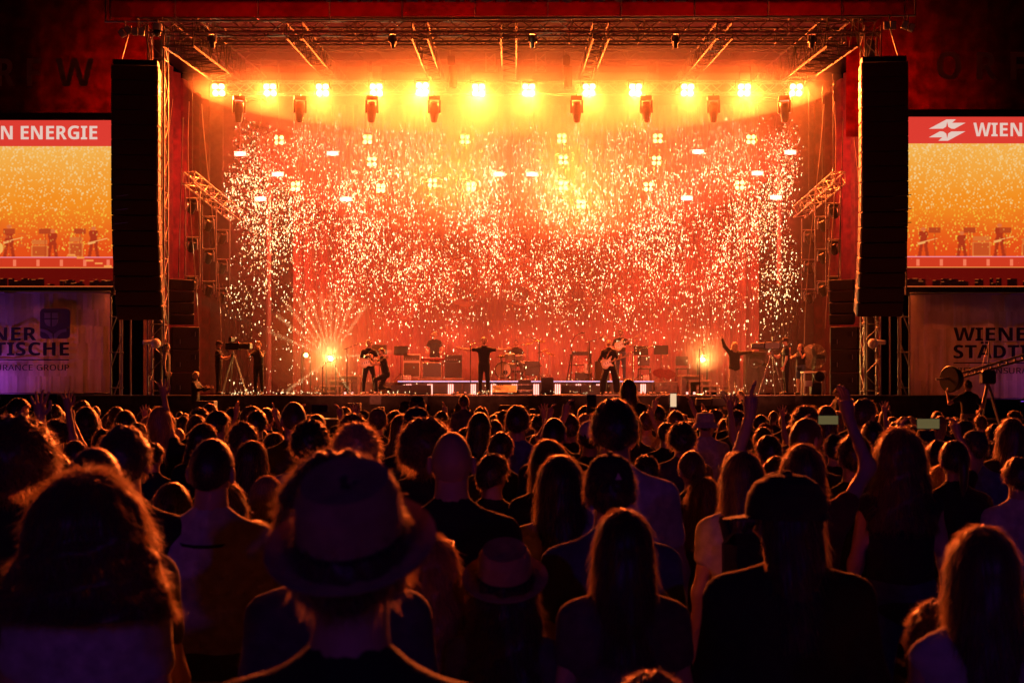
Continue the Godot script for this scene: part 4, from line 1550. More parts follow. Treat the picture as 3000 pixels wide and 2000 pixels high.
var hair_cache := {}
func hair(kind: String, seed_: int, fine := 1.0) -> Array:
	var key := "%s%d%.1f" % [kind, seed_, fine]
	if hair_cache.has(key):
		return hair_cache[key]
	var g := Geo.new()
	var f := Geo.new()
	var n := int(600 * fine)
	var w := 0.0016 / sqrt(fine)
	match kind:
		"short":
			hair_shell(g, 0.017, 0.012, 0.03, 122, 92, 52, seed_)
			hair_fuzz(f, n, 0.016, 0.032, w, 0.5, 0.3, 122, 92, 52, seed_)
		"buzz":
			hair_shell(g, 0.006, 0.003, 0.05, 118, 90, 50, seed_)
			hair_fuzz(f, n, 0.005, 0.009, w * 0.8, 1.2, 0.2, 118, 90, 50, seed_)
		"spiky":
			hair_shell(g, 0.02, 0.02, 0.05, 118, 90, 48, seed_)
			hair_fuzz(f, int(n * 1.4), 0.02, 0.036, w, 1.1, 0.3, 110, 86, 48, seed_)
		"curly":
			hair_shell(g, 0.028, 0.03, 0.06, 126, 100, 55, seed_, 0.012)
			hair_fuzz(f, int(n * 2.2), 0.03, 0.04, w, 0.8, 0.9, 126, 100, 55, seed_, 0.012)
		"fluffy":
			hair_shell(g, 0.045, 0.035, 0.045, 140, 118, 60, seed_, 0.035)
			hair_fuzz(f, int(n * 4.0), 0.05, 0.055, w * 1.1, 0.7, 0.8, 140, 118, 60, seed_, 0.04)
		"bob":
			hair_fall(g, f, 0.13, 0.014, 0.006, 128, seed_, n, w, 1.05)
			hair_fuzz(f, int(n * 0.5), 0.02, 0.03, w, 0.3, 0.25, 90, 80, 50, seed_)
		"long":
			hair_fall(g, f, 0.36, 0.012, 0.006, 122, seed_, int(n * 1.3), w, 1.12)
			hair_fuzz(f, int(n * 0.5), 0.018, 0.035, w, 0.25, 0.2, 90, 80, 50, seed_)
		"wavy":
			hair_fall(g, f, 0.34, 0.026, 0.02, 125, seed_, int(n * 2.6), w * 1.1, 1.4, 0.016, 0.6)
			hair_fuzz(f, n, 0.022, 0.04, w, 0.4, 0.5, 90, 80, 50, seed_)
		"mane":
			hair_fall(g, f, 0.22, 0.05, 0.03, 135, seed_, int(n * 4.0), w * 1.2, 1.55, 0.03, 0.8)
			hair_fuzz(f, int(n * 1.6), 0.04, 0.05, w * 1.1, 0.6, 0.8, 95, 85, 50, seed_)
		"pony":
			hair_shell(g, 0.012, 0.005, 0.03, 120, 92, 52, seed_)
			hair_fuzz(f, n, 0.011, 0.03, w, 0.15, 0.15, 120, 92, 52, seed_)
			g.tube([Vector3(0, 0.03, 0.1), Vector3(0, 0.035, 0.135), Vector3(0, -0.03, 0.16), Vector3(0.005, -0.13, 0.15), Vector3(0.0, -0.2, 0.14)], [0.014, 0.024, 0.03, 0.024, 0.008], 9)
		"bun":
			hair_shell(g, 0.012, 0.006, 0.03, 120, 92, 52, seed_)
			hair_fuzz(f, n, 0.011, 0.03, w, 0.25, 0.3, 120, 92, 52, seed_)
			g.ball(Vector3(0, 0.1, 0.07), Vector3(0.042, 0.036, 0.042), 12, 8)
	var m := [g.mesh(), f.mesh()]
	hair_cache[key] = m
	return m
func hat_mesh(kind: String) -> ArrayMesh:
	if hair_cache.has(kind):
		return hair_cache[kind]
	var g := Geo.new()
	match kind:
		"cap":
			g.lathe(Vector3(0, 0.02, 0.002), [[0.103, -0.005], [0.104, 0.03], [0.098, 0.065], [0.08, 0.1], [0.05, 0.12], [0.015, 0.128], [0.012, 0.135], [0.0, 0.136]], 22, Basis(), Vector2(0.85, 1.06))
			var poly := PackedVector2Array()
			for k in 13:
				var a := PI * k / 12.0
				poly.append(Vector2(cos(a) * 0.085, sin(a) * 0.085))
			g.prism(poly, 0.006, Transform3D(Basis(Vector3.RIGHT, -PI / 2 - 0.15), Vector3(0, 0.02, -0.085)))
			g.box(Vector3(0, 0.025, 0.108), Vector3(0.07, 0.018, 0.008), Basis(), 0.002)
		"bucket":
			g.lathe(Vector3(0, 0.03, 0.004), [[0.155, -0.062], [0.158, -0.058], [0.108, 0.0], [0.098, 0.075], [0.088, 0.09], [0.0, 0.096]], 26, Basis(), Vector2(0.9, 1.06))
		"fedora":
			g.lathe(Vector3(0, 0.035, 0.004), [[0.152, 0.004], [0.154, 0.008], [0.13, -0.004], [0.1, 0.0], [0.098, 0.03], [0.092, 0.085], [0.078, 0.112], [0.05, 0.108], [0.0, 0.1]], 30, Basis(Vector3.RIGHT, 0.4), Vector2(0.86, 1.08))
		"boater":
			g.lathe(Vector3(0, 0.04, 0.0), [[0.16, 0.0], [0.16, 0.008], [0.095, 0.008], [0.093, 0.085], [0.0, 0.09]], 26, Basis(), Vector2(0.88, 1.06))
	var m := g.mesh()
	hair_cache[kind] = m
	return m
func band_mesh(kind: String) -> ArrayMesh:
	var key := "band" + kind
	if hair_cache.has(key):
		return hair_cache[key]
	var g := Geo.new()
	g.lathe(Vector3(0, 0.035, 0.004), [[0.1015, 0.002], [0.1, 0.032]], 30, Basis(Vector3.RIGHT, 0.4), Vector2(0.86, 1.08))
	var m := g.mesh()
	hair_cache[key] = m
	return m

func build_people_materials():
	M.skin = mat(0.42, 0.25, 0.17, 0.55)
	M.skin.vertex_color_use_as_albedo = true
	M.skin_deep = mat(0.16, 0.085, 0.055, 0.5)
	M.skin_deep.vertex_color_use_as_albedo = true
	for k in [["hair_dark", 0.018, 0.012, 0.009], ["hair_brown", 0.06, 0.034, 0.02], ["hair_blond", 0.3, 0.2, 0.1], ["hair_grey", 0.2, 0.18, 0.16]]:
		var m := mat(k[1], k[2], k[3], 0.42)
		m.rim_enabled = true
		m.rim = 0.8
		m.rim_tint = 0.3
		M[k[0]] = m
		m = m.duplicate()
		m.backlight_enabled = true
		m.backlight = Color(k[1] + 0.7, k[2] + 0.52, k[3] + 0.36).linear_to_srgb()
		M[k[0] + "_loose"] = m
	for k in [["cloth_black", 0.014, 0.013, 0.014], ["cloth_navy", 0.02, 0.025, 0.06], ["cloth_white", 0.6, 0.58, 0.58], ["cloth_grey", 0.11, 0.1, 0.1], ["cloth_red", 0.2, 0.02, 0.02], ["cloth_blue", 0.08, 0.13, 0.32], ["cloth_denim", 0.05, 0.075, 0.14], ["cloth_olive", 0.06, 0.06, 0.03], ["cloth_sand", 0.32, 0.26, 0.18], ["straw", 0.5, 0.28, 0.17], ["felt", 0.03, 0.022, 0.02]]:
		var m := grain(mat(k[1], k[2], k[3], 0.9), 0.03, 0.7, 1.0, 2.0, 1.6)
		m.rim_enabled = true
		m.rim = 0.35
		m.rim_tint = 0.5
		M[k[0]] = m
	M.shoe = mat(0.03, 0.03, 0.03, 0.6)
	M.phone = mat(0.015, 0.015, 0.017, 0.25)
	M.phone_screen = glow(0.95, 0.62, 0.35, 0.9)
	M.phone_dim = glow(0.42, 0.34, 0.12, 0.25)
	M.glass = mat(0.02, 0.02, 0.02, 0.05)

func dress(t, ms: Dictionary, skin, shirt, trousers, hair_kind: String, hair_m, hat := "", hat_m = null, seed_ := 1, fine := 1.0):
	part(t, "body", ms.body, M[skin])
	part(t, "shirt", ms.shirt, M[shirt])
	part(t, "trousers", ms.trousers, M[trousers])
	if fine >= 1.0:
		part(t, "shoes", ms.shoes, M.shoe)
	var hx := Transform3D(ms.joints.hb, ms.joints.head)
	if hair_kind != "bald" and hair_kind != "":
		var hm := hair(hair_kind, seed_, fine)
		var ho := part(t, "hair", hm[0], M[hair_m])
		ho.transform = hx
		part(ho, "loose_strands", hm[1], M[hair_m + "_loose"])
	if hat != "":
		var h := part(t, "hat", hat_mesh(hat), M[hat_m])
		h.transform = hx
		if hair_kind in ["long", "wavy", "bob", "mane"]:
			h.transform = hx * Transform3D(Basis.from_scale(Vector3(1.26, 1.15, 1.26)), Vector3(0, 0.004, 0))
		if hat == "fedora":
			part(h, "hat_band", band_mesh(hat), M.cloth_black)

# ---------- the band, its gear and the crew
func pbox(x0, y0, x1, y1, d, depth) -> Array:
	# centre and size of a box whose front face fills that rectangle of the photograph at distance d
	var a := at(x0, y1, d)
	var b := at(x1, y0, d)
	return [Vector3((a.x + b.x) / 2, (a.y + b.y) / 2, -d - depth / 2), Vector3(b.x - a.x, b.y - a.y, depth)]
func add_pbox(g: Geo, r: Array, o: Vector3, bev := 0.01):
	g.box(r[0] - o, r[1], Basis(), bev)

func build_risers():
	# band riser with a glowing edge and bundles of light tubes
	var d := 47.5
	var x0 := sx(1165, d)
	var x1 := sx(1916, d)
	var t := thing("band_riser", "low black band riser with a glowing pale edge", "riser", Vector3((x0 + x1) / 2, DECK, -d))
	var w := x1 - x0
	var g := Geo.new()
	g.box(Vector3(0, RISE - DECK - 0.04, -3.2), Vector3(w, 0.08, 6.4), Basis(), 0.005)
	part(t, "platform", g, M.deck)
	g = Geo.new()
	g.box(Vector3(0, 0.2, -0.25), Vector3(w - 0.1, 0.4, 0.02))
	part(t, "front_board", g, M.case_black)
	for i in 9:
		g = Geo.new()
		g.box(Vector3(-w / 2 + 0.04 + (w - 0.08) * i / 8.0, 0.2, -0.08), Vector3(0.06, 0.405, 0.06), Basis(), 0.006)
		part(t, "post", g, M.wood_dark)
	g = Geo.new()
	g.box(Vector3(0, RISE - DECK - 0.03, 0.014), Vector3(w, 0.028, 0.02), Basis(), 0.004)
	part(t, "led_edge", g, M.led_line)
	for px in [1197, 1259, 1320, 1386, 1446, 1507, 1571, 1634, 1695, 1755, 1885]:
		for k in 3:
			g = Geo.new()
			g.box(Vector3(sx(px, d) + (k - 1) * 0.068 - (x0 + x1) / 2, 0.19, -0.05), Vector3(0.046, 0.36, 0.03), Basis(), 0.008)
			part(t, "light_tube", g, M.led_pink)
	# low wings of the riser towards the stairs
	for s in [[1056, 1163, "house-left"], [1918, 1986, "house-right"]]:
		var r := pbox(s[0], 1112, s[1], 1159, 47.8, 3.0)
		g = Geo.new()
		g.box(Vector3(r[0].x, (RISE + DECK) / 2 - 0.02, r[0].z), Vector3(r[1].x, RISE - DECK - 0.04, 3.0), Basis(), 0.01)
		single("side_riser", g, M.wood_dark, "dark wooden riser between band riser and %s stairs" % s[2], "riser")
	# stairs of pale wooden frames
	for s in [-1, 1]:
		var lf: bool = s < 0
		var st := thing("stage_stairs", "pale wooden stairs of four framed steps on the %s" % ("house left" if lf else "house right"), "stairs", Vector3(sx(1000 if lf else 2045, 47.2), DECK, -47.2))
		for i in 4:
			var y := 0.16 + 0.17 * i
			var cx: float = s * (-0.0) + (-0.55 + 0.28 * i) * (-s) * -1.0
			cx = (0.62 - 0.28 * i) * s
			var wd := 0.78
			for q in [-1, 1]:
				g = Geo.new()
				g.box(Vector3(cx + q * (wd / 2 - 0.04), y / 2 - 0.02, 0), Vector3(0.075, y - 0.04, 0.07), Basis(), 0.006)
				part(st, "leg", g, M.wood)
			g = Geo.new()
			g.box(Vector3(cx, y - 0.03, -0.3), Vector3(wd, 0.06, 0.8), Basis(), 0.008)
			part(st, "tread", g, M.wood)
			g = Geo.new()
			g.box(Vector3(cx, y / 2 - 0.02, -0.4), Vector3(wd - 0.1, y - 0.05, 0.03))
			part(st, "kick_board", g, M.wood_dark)
		for q in [-0.12, 0.12]:
			g = Geo.new()
			g.box(Vector3(-s * 0.25 + q, 0.06, 0.06), Vector3(0.07, 0.08, 0.04), Basis(), 0.008)
			part(st, "marker_light", g, M.led_pink)

func wedge(px0, px1, py0, d, label, faces):
	var x0 := sx(px0, d)
	var x1 := sx(px1, d)
	var h := sy(py0, d) - DECK
	var t := thing("wedge_monitor", label, "loudspeaker", Vector3((x0 + x1) / 2, DECK, -d))
	var w: float = x1 - x0
	var poly := PackedVector2Array([Vector2(-0.3, 0), Vector2(0.3, 0), Vector2(0.3, h * 0.3), Vector2(-0.05, h), Vector2(-0.3, h)]) if faces else PackedVector2Array([Vector2(-0.28, 0), Vector2(0.28, 0), Vector2(0.28, h), Vector2(0.0, h), Vector2(-0.28, h * 0.35)])
	for k in ([0] if w < 0.9 else [-1, 1]):
		var g := Geo.new()
		var ww: float = w if k == 0 else w / 2 - 0.01
		g.prism(poly, ww, Transform3D(Basis(Vector3.UP, -PI / 2), Vector3(k * w / 4, 0, 0)))
		var b := part(t, "cabinet", g, M.case_black)
		g = Geo.new()
		g.box(Vector3(k * w / 4, h * 0.62, 0.285), Vector3(ww - 0.08, h * 0.6, 0.012))
		if not faces:
			part(b, "back_panel", g, M.speaker_side)
func mic_stand(px, d, base_y, py_top, boom_px, label, tripod := true):
	var t := thing("microphone_stand", label, "microphone", Vector3(sx(px, d), base_y, -d))
	var h: float = sy(py_top, d) - base_y
	var g := Geo.new()
	g.tube([Vector3(0, 0.02, 0), Vector3(0, h, 0)], 0.014, 6)
	part(t, "pole", g, M.black_metal)
	if tripod:
		for k in 3:
			g = Geo.new()
			var a := TAU * k / 3.0 + 0.4
			g.tube([Vector3(0, 0.2, 0), Vector3(cos(a) * 0.27, 0.012, sin(a) * 0.27)], 0.011, 5)
			part(t, "leg", g, M.black_metal)
	else:
		g = Geo.new()
		g.lathe(Vector3.ZERO, [[0.14, 0.0], [0.14, 0.02], [0.03, 0.035], [0.0, 0.035]], 16)
		part(t, "base", g, M.black_metal)
	var e := Vector3(0, h + 0.02, 0.05)
	if boom_px != 0:
		e = Vector3(sx(boom_px, d) - sx(px, d), h + 0.14, 0.05)
		g = Geo.new()
		g.tube([Vector3(-e.x * 0.3, h - 0.05, 0), Vector3(e.x, e.y, 0.05)], 0.011, 5)
		part(t, "boom", g, M.black_metal)
	g = Geo.new()
	var dir := Vector3(0.9 if e.x >= 0 else -0.9, 0.2, -0.4).normalized()
	g.tube([e, e + dir * 0.13, e + dir * 0.15], [0.013, 0.018, 0.02], 8)
	g.ball(e + dir * 0.17, Vector3(0.027, 0.027, 0.027), 10, 7)
	part(t, "microphone", g, M.steel)
func music_stand(px, py, d, base_y, turn, label):
	var t := thing("music_stand", label, "music stand", Vector3(sx(px, d), base_y, -d), turn)
	var h: float = sy(py, d) - base_y
	var g := Geo.new()
	g.box(Vector3(0, h, 0), Vector3(0.5, 0.33, 0.012), Basis(Vector3.RIGHT, 0.35), 0.004)
	part(t, "desk", g, M.black_metal)
	g = Geo.new()
	g.tube([Vector3(0, 0.05, 0), Vector3(0, h, 0)], 0.014, 6)
	part(t, "pole", g, M.black_metal)
	for k in 3:
		g = Geo.new()
		var a := TAU * k / 3.0
		g.tube([Vector3(0, 0.25, 0), Vector3(cos(a) * 0.26, 0.01, sin(a) * 0.26)], 0.01, 5)
		part(t, "leg", g, M.black_metal)
	g = Geo.new()
	g.box(Vector3(0, h - 0.16, 0.05), Vector3(0.5, 0.012, 0.06))
	part(t, "ledge", g, M.black_metal)
func amp(called, label, px0, py0, px1, py1, d, base, frame_m, cloth_m, head_y):
	var x0 := sx(px0, d)
	var x1 := sx(px1, d)
	var t := thing(called, label, "amplifier", Vector3((x0 + x1) / 2, base, -d))
	var w: float = x1 - x0
	var h: float = sy(py0, d) - base
	var g := Geo.new()
	g.box(Vector3(0, h / 2, -0.18), Vector3(w, h, 0.36), Basis(), 0.015)
	part(t, "cabinet", g, frame_m)
	g = Geo.new()
	g.box(Vector3(0, h / 2, 0.004), Vector3(w - 0.08, h - 0.08, 0.02), Basis(), 0.004)
	part(t, "grille_cloth", g, cloth_m)
	if head_y > 0:
		var hh: float = sy(head_y, d) - base - h - 0.012
		g = Geo.new()
		g.box(Vector3(0, h + 0.006 + hh / 2, -0.15), Vector3(w, hh, 0.26), Basis(), 0.015)
		var hd := part(t, "head", g, frame_m)
		g = Geo.new()
		g.box(Vector3(0, h + 0.006 + hh * 0.5, -0.016), Vector3(w - 0.06, hh * 0.66, 0.015))
		part(hd, "panel", g, cloth_m)
		for k in 5:
			g = Geo.new()
			g.lathe(Vector3(-w * 0.36 + w * 0.14 * k, h + hh * 0.35, -0.008), [[0.012, 0.0], [0.01, 0.02], [0.0, 0.02]], 8, Basis(Vector3.RIGHT, PI / 2))
			part(hd, "knob", g, M.plastic_white)
	return t
func guitar(called, label, pos: Vector3, bas: Basis, body_m, bass := false):
	# lies in its own XY plane: neck along +X, front towards +Z
	var t := thing(called, label, "guitar", pos)
	t.basis = bas
	var o := PackedVector2Array()
	for p in [[-0.2, -0.02], [-0.19, -0.1], [-0.13, -0.155], [-0.05, -0.16], [0.01, -0.12], [0.06, -0.115], [0.12, -0.15], [0.16, -0.155], [0.17, -0.13], [0.13, -0.08], [0.12, -0.035], [0.13, 0.03], [0.14, 0.07], [0.19, 0.12], [0.215, 0.155], [0.2, 0.175], [0.14, 0.155], [0.07, 0.115], [0.01, 0.12], [-0.05, 0.16], [-0.13, 0.155], [-0.185, 0.09]]:
		o.append(Vector2(p[0], p[1]))
	var g := Geo.new()
	g.prism(o, 0.042, Transform3D())
	part(t, "body", g, body_m)
	g = Geo.new()
	var pg := PackedVector2Array()
	for p in [[-0.1, -0.1], [-0.02, -0.1], [0.05, -0.09], [0.11, -0.11], [0.11, -0.03], [0.12, 0.03], [0.13, 0.1], [0.06, 0.08], [-0.02, 0.07], [-0.1, 0.02]]:
		pg.append(Vector2(p[0], p[1]))
	g.prism(pg, 0.004, Transform3D(Basis(), Vector3(0, 0, 0.0235)))
	part(t, "pickguard", g, M.plastic_white)
	for k in 3:
		g = Geo.new()
		g.box(Vector3(-0.06 + 0.07 * k, 0, 0.03), Vector3(0.018, 0.07, 0.012), Basis(), 0.003)
		part(t, "pickup", g, M.black_metal)
	var nl := 0.62 if bass else 0.47
	g = Geo.new()
	g.box(Vector3(0.1 + nl / 2, 0, 0.022), Vector3(nl, 0.05, 0.022), Basis(), 0.006)
	part(t, "neck", g, M.wood)
	g = Geo.new()
	var hs := PackedVector2Array()
	for p in [[0.0, -0.022], [0.03, -0.035], [0.15, -0.03], [0.19, 0.01], [0.17, 0.045], [0.05, 0.05], [0.0, 0.028]]:
		hs.append(Vector2(p[0] + 0.1 + nl, p[1]))
	g.prism(hs, 0.016, Transform3D(Basis(), Vector3(0, 0, 0.018)))
	var head := part(t, "headstock", g, M.wood)
	for k in 5:
		g = Geo.new()
		g.ball(Vector3(0.14 + nl + 0.025 * k, 0.055, 0.02), Vector3(0.008, 0.01, 0.005), 6, 4)
		part(head, "tuning_peg", g, M.steel)
	g = Geo.new()
	g.box(Vector3(-0.12, 0, 0.03), Vector3(0.03, 0.08, 0.014), Basis(), 0.003)
	part(t, "bridge", g, M.steel)
	return t
func strap(t, j: Dictionary):
	var g := Geo.new()
	g.tube([j.sh[0] + Vector3(0.06, 0.06, -0.02), j.chest + Vector3(-0.02, 0.02, -0.14), j.waist + Vector3(0.12, 0.0, -0.15)], 0.02, 6)
	g.tube([j.sh[0] + Vector3(0.06, 0.06, -0.02), j.sh[0] + Vector3(0.08, 0.0, 0.12), j.waist + Vector3(0.14, 0.02, 0.14)], 0.02, 6)
	part(t, "strap", g, M.wood_dark)

func performer(label, px, d, base_y, turn, h, pose: Dictionary, shirt, trousers, hair_kind, hm, hat := "", hat_m = null) -> Array:
	pose.cell = pose.get("cell", 0.03)
	var ms := figure_meshes(pose)
	var t := thing("person", label, "person", Vector3(sx(px, d), base_y, -d), turn)
	t.scale = Vector3.ONE * h / 1.8
	dress(t, ms, "skin", shirt, trousers, hair_kind, hm, hat, hat_m, 2, 1.0)
	return [t, ms.joints]

func build_band():
	build_risers()
	var V := func(x, y, z): return Vector3(x, y, z)
	# singer with arms spread, facing the crowd (turn PI: own +X is the picture's left)
	performer("singer in black with both arms flung wide at centre stage", 1418, 44.6, DECK, PI, 1.86, {"beard": true, "arms": [[V.call(-1, -0.06, -0.25), V.call(-1, 0.08, -0.3)], [V.call(1, -0.02, -0.25), V.call(1, 0.12, -0.2)]], "palms": [V.call(0, 0.3, -1), V.call(0, 0.3, -1)], "curl": 0.2, "spread": 0.3, "wide": 1.05}, "cloth_black", "cloth_black", "short", "hair_dark")
	mic_stand(1378, 44.3, DECK, 1012, 0, "straight microphone stand in front of the singer", false)
	# guitarist on the house left
	var gp := performer("guitarist in a dark V-neck playing a pale guitar, house left", 1080, 45.2, DECK, PI, 1.8, {"beard": true, "arms": [[V.call(-0.45, -0.9, -0.1), V.call(-0.2, 0.15, -1), V.call(-0.1, 0.3, -1)], [V.call(0.35, -0.95, 0.1), V.call(-0.55, -0.35, -0.75), V.call(-0.9, -0.4, -0.3)]], "palms": [V.call(0.3, 0.5, 0.6), V.call(0, -0.3, 1)], "curl": 0.8, "legs": [[V.call(-0.22, -1, 0), V.call(-0.1, -1, 0.05)], [V.call(0.16, -1, 0.05), V.call(0.06, -1, 0)]]}, "cloth_black", "cloth_black", "short", "hair_dark")
	strap(gp[0], gp[1])
	var xf: Transform3D = gp[0].global_transform
	guitar("electric_guitar", "pale electric guitar held by the house-left guitarist", xf * (gp[1].waist + Vector3(0.06, -0.06, -0.2)), Basis(Vector3.BACK, 0.22) * Basis(Vector3.UP, 0.1), M.tolex_cream)
	# crouching photographer
	var ph := performer("photographer in black kneeling with a camera beside the guitarist", 1131, 44.4, DECK, PI * 0.62, 1.78, {"beard": true, "nod": 0.15, "spine": V.call(0, 1, -0.25), "arms": [[V.call(-0.2, -0.5, -0.9), V.call(0.1, 0.75, -0.6)], [V.call(0.2, -0.5, -0.9), V.call(-0.1, 0.75, -0.6)]], "legs": [[V.call(-0.15, -0.35, -1), V.call(0, -1, 0.1), V.call(0, -0.1, -1)], [V.call(0.15, -0.9, -0.35), V.call(0, -0.15, 1), V.call(0, -1, 0.2)]]}, "cloth_black", "cloth_black", "short", "hair_brown")
	var cm := thing("photo_camera", "black photo camera held up by the kneeling photographer", "camera", ph[0].global_transform * ((ph[1].wr[0] + ph[1].wr[1]) * 0.5 + Vector3(0, 0.06, -0.04)), PI * 0.62)
	var g := Geo.new()
	g.box(Vector3.ZERO, Vector3(0.15, 0.1, 0.07), Basis(), 0.012)
	g.box(Vector3(0, 0.06, 0.0), Vector3(0.06, 0.03, 0.05), Basis(), 0.008)
	part(cm, "camera_body", g, M.black_metal)
	g = Geo.new()
	g.lathe(Vector3(0, 0, -0.03), [[0.035, 0.0], [0.038, 0.1], [0.042, 0.14], [0.0, 0.135]], 12, Basis(Vector3.RIGHT, -PI / 2))
	part(cm, "lens", g, M.black_metal)
	# keyboard player behind the amplifiers
	performer("keyboard player in a dark short-sleeved shirt behind the amplifiers", 1273, 50.2, RISE, PI, 1.8, {"nod": -0.35, "arms": [[V.call(-0.35, -0.85, -0.35), V.call(0.1, -0.35, -1)], [V.call(0.35, -0.85, -0.35), V.call(-0.1, -0.35, -1)]], "palms": [V.call(0, -1, 0), V.call(0, -1, 0)]}, "cloth_black", "cloth_black", "short", "hair_blond")
	# drummer, seated
	performer("drummer in black seated behind the drum kit with sticks raised", 1511, 51.0, RISE + 0.12, PI, 1.8, {"nod": 0.2, "beard": true, "arms": [[V.call(-0.5, -0.7, -0.5), V.call(0.1, 0.0, -1)], [V.call(0.75, -0.7, -0.2), V.call(0.35, 0.85, -0.4)]], "curl": 1.0, "legs": [[V.call(-0.4, -0.1, -1), V.call(0, -1, -0.1)], [V.call(0.4, -0.1, -1), V.call(0, -1, -0.1)]]}, "cloth_black", "cloth_black", "short", "hair_dark")
	drum_kit()
	# right guitarist leaning back, and the bassist behind
	var rg := performer("guitarist leaning back in black playing a cream guitar, house right", 1787, 45.0, DECK, PI - 0.15, 1.82, {"beard": true, "nod": 0.75, "spine": V.call(0.08, 1, 0.14), "arms": [[V.call(-0.4, -0.8, -0.35), V.call(-0.35, 0.3, -1), V.call(-0.1, 0.4, -1)], [V.call(0.4, -0.95, 0.0), V.call(-0.45, -0.4, -0.8), V.call(-0.9, -0.3, -0.3)]], "palms": [V.call(0.3, 0.5, 0.6), V.call(0, -0.3, 1)], "curl": 0.8, "sleeve": 1.45, "legs": [[V.call(-0.28, -1, -0.12), V.call(-0.1, -1, 0.1)], [V.call(0.26, -1, -0.08), V.call(0.1, -1, 0.08)]], "loose": 0.05}, "cloth_black", "cloth_black", "short", "hair_grey")
	strap(rg[0], rg[1])
	guitar("electric_guitar", "cream electric guitar held by the leaning house-right guitarist", rg[0].global_transform * (rg[1].waist + Vector3(0.05, -0.08, -0.22)), Basis(Vector3.BACK, 0.36), M.tolex_cream)
	var bs := performer("bassist in a dark top standing on the riser behind the guitarist", 1819, 50.0, RISE, PI - 0.1, 1.86, {"beard": true, "nod": -0.2, "arms": [[V.call(-0.5, -0.6, -0.5), V.call(-0.5, 0.5, -0.8), V.call(-0.2, 0.5, -0.9)], [V.call(0.4, -0.9, 0.1), V.call(-0.5, -0.2, -0.8), V.call(-0.9, -0.2, -0.3)]], "palms": [V.call(0.3, 0.5, 0.6), V.call(0, -0.3, 1)], "curl": 0.8}, "cloth_black", "cloth_denim", "short", "hair_dark")
	strap(bs[0], bs[1])
	guitar("bass_guitar", "pale bass guitar with a long neck held by the bassist", bs[0].global_transform * (bs[1].chest + Vector3(0.02, -0.12, -0.2)), Basis(Vector3.BACK, 0.5), M.tolex_cream, true)
	# blond singer at the right stairs
	performer("blond performer in a dark jacket flinging an arm up by the right stairs", 2152, 45.6, DECK, 0.35, 1.74, {"fem": true, "wide": 0.92, "spine": V.call(-0.05, 1, 0.1), "nod": 0.35, "bulk": 0.02, "sleeve": 1.95, "arms": [[V.call(-0.75, 0.75, 0.0), V.call(-0.3, 1, -0.1)], [V.call(1, 0.1, -0.1), V.call(1, 0.12, -0.3)]], "curl": 0.7, "loose": 0.03}, "cloth_olive", "cloth_sand", "long", "hair_blond")
	# amplifiers and keyboard
	amp("guitar_amplifier", "cream amplifier cabinet with a matching head, left of the keyboard", 1180, 1059, 1231, 1097, 49.0, RISE + 0.12, M.tolex_cream, M.grille, 1036)
	amp("keyboard_cabinet", "brown-fronted speaker cabinet under the keyboard", 1236, 1060, 1295, 1100, 49.0, RISE + 0.1, M.wood, M.case_black, 0)
	amp("bass_amplifier", "black amplifier cabinet with a black head, right of the keyboard", 1303, 1060, 1353, 1097, 49.0, RISE + 0.12, M.case_black, M.speaker, 1039)
	amp("guitar_amplifier", "dark amplifier cabinet beside the bassist", 1744, 1057, 1785, 1110, 49.2, RISE, M.case_black, M.grille, 0)
	for k in [[1178, 1297, "pale rolling case under the cream amplifier"], [1299, 1357, "pale rolling case under the black amplifier"]]:
		g = Geo.new()
		g.box(Vector3((sx(k[0], 49.0) + sx(k[1], 49.0)) / 2, RISE + 0.06, -49.2), Vector3(sx(k[1], 49.0) - sx(k[0], 49.0), 0.07, 0.5), Basis(), 0.01)
		for q in [0.15, 0.85]:
			g.ball(Vector3(lerpf(sx(k[0], 49.0), sx(k[1], 49.0), q), RISE + 0.018, -49.05), Vector3(0.018, 0.018, 0.018), 8, 6)
		single("dolly_board", g, M.wood, k[2], "dolly")
	var kb := thing("keyboard", "red-backed keyboard lying across the amplifier row", "keyboard", Vector3(sx(1268, 49.3), sy(1052, 49.3), -49.35))
	g = Geo.new()
	g.box(Vector3(0, 0, 0), Vector3(0.9, 0.09, 0.32), Basis(), 0.015)
	part(kb, "case", g, M.cloth_red)
	g = Geo.new()
	g.box(Vector3(0, 0.05, -0.06), Vector3(0.8, 0.015, 0.15), Basis(), 0.003)
	part(kb, "keys", g, M.plastic_white)
	g = Geo.new()
	for q in [-0.35, 0.35]:
		g.box(Vector3(q, -0.1, 0), Vector3(0.05, 0.12, 0.3), Basis(), 0.006)
	part(kb, "support", g, M.black_metal)
	for i in 5:
		var bt := thing("water_bottle", "clear water bottle on the riser before the cream amplifier", "bottle", Vector3(sx(1177 + i * 6, 48.3), RISE, -48.3), 0.0, "water bottles on the riser")
		bottle(bt)
	for i in 6:
		var bt := thing("water_bottle", "clear water bottle clustered at the riser's right end", "bottle", Vector3(sx(1888 + (i % 3) * 6, 48.2), RISE, -48.2 - 0.1 * (i / 3)), 0.0, "water bottles at the riser's right end")
		bottle(bt)
	# keyboard rack on a high stand, house right of the drums
	var rk := thing("keyboard_stand", "tall stand with a small keyboard and bent microphone, right of the drums", "keyboard stand", Vector3(sx(1702, 48.8), RISE, -48.8))
	for q in [[-0.42, -0.5], [0.42, 0.36]]:
		g = Geo.new()
		g.tube([Vector3(q[1], 0.0, 0.05), Vector3(q[0] * 0.8, 0.9, 0)], 0.022, 6)
		part(rk, "leg", g, M.black_metal)
		g = Geo.new()
		g.tube([Vector3(q[1] * 0.7, 0.0, -0.3), Vector3(q[0] * 0.7, 0.9, -0.25)], 0.022, 6)
		part(rk, "leg", g, M.black_metal)
	g = Geo.new()
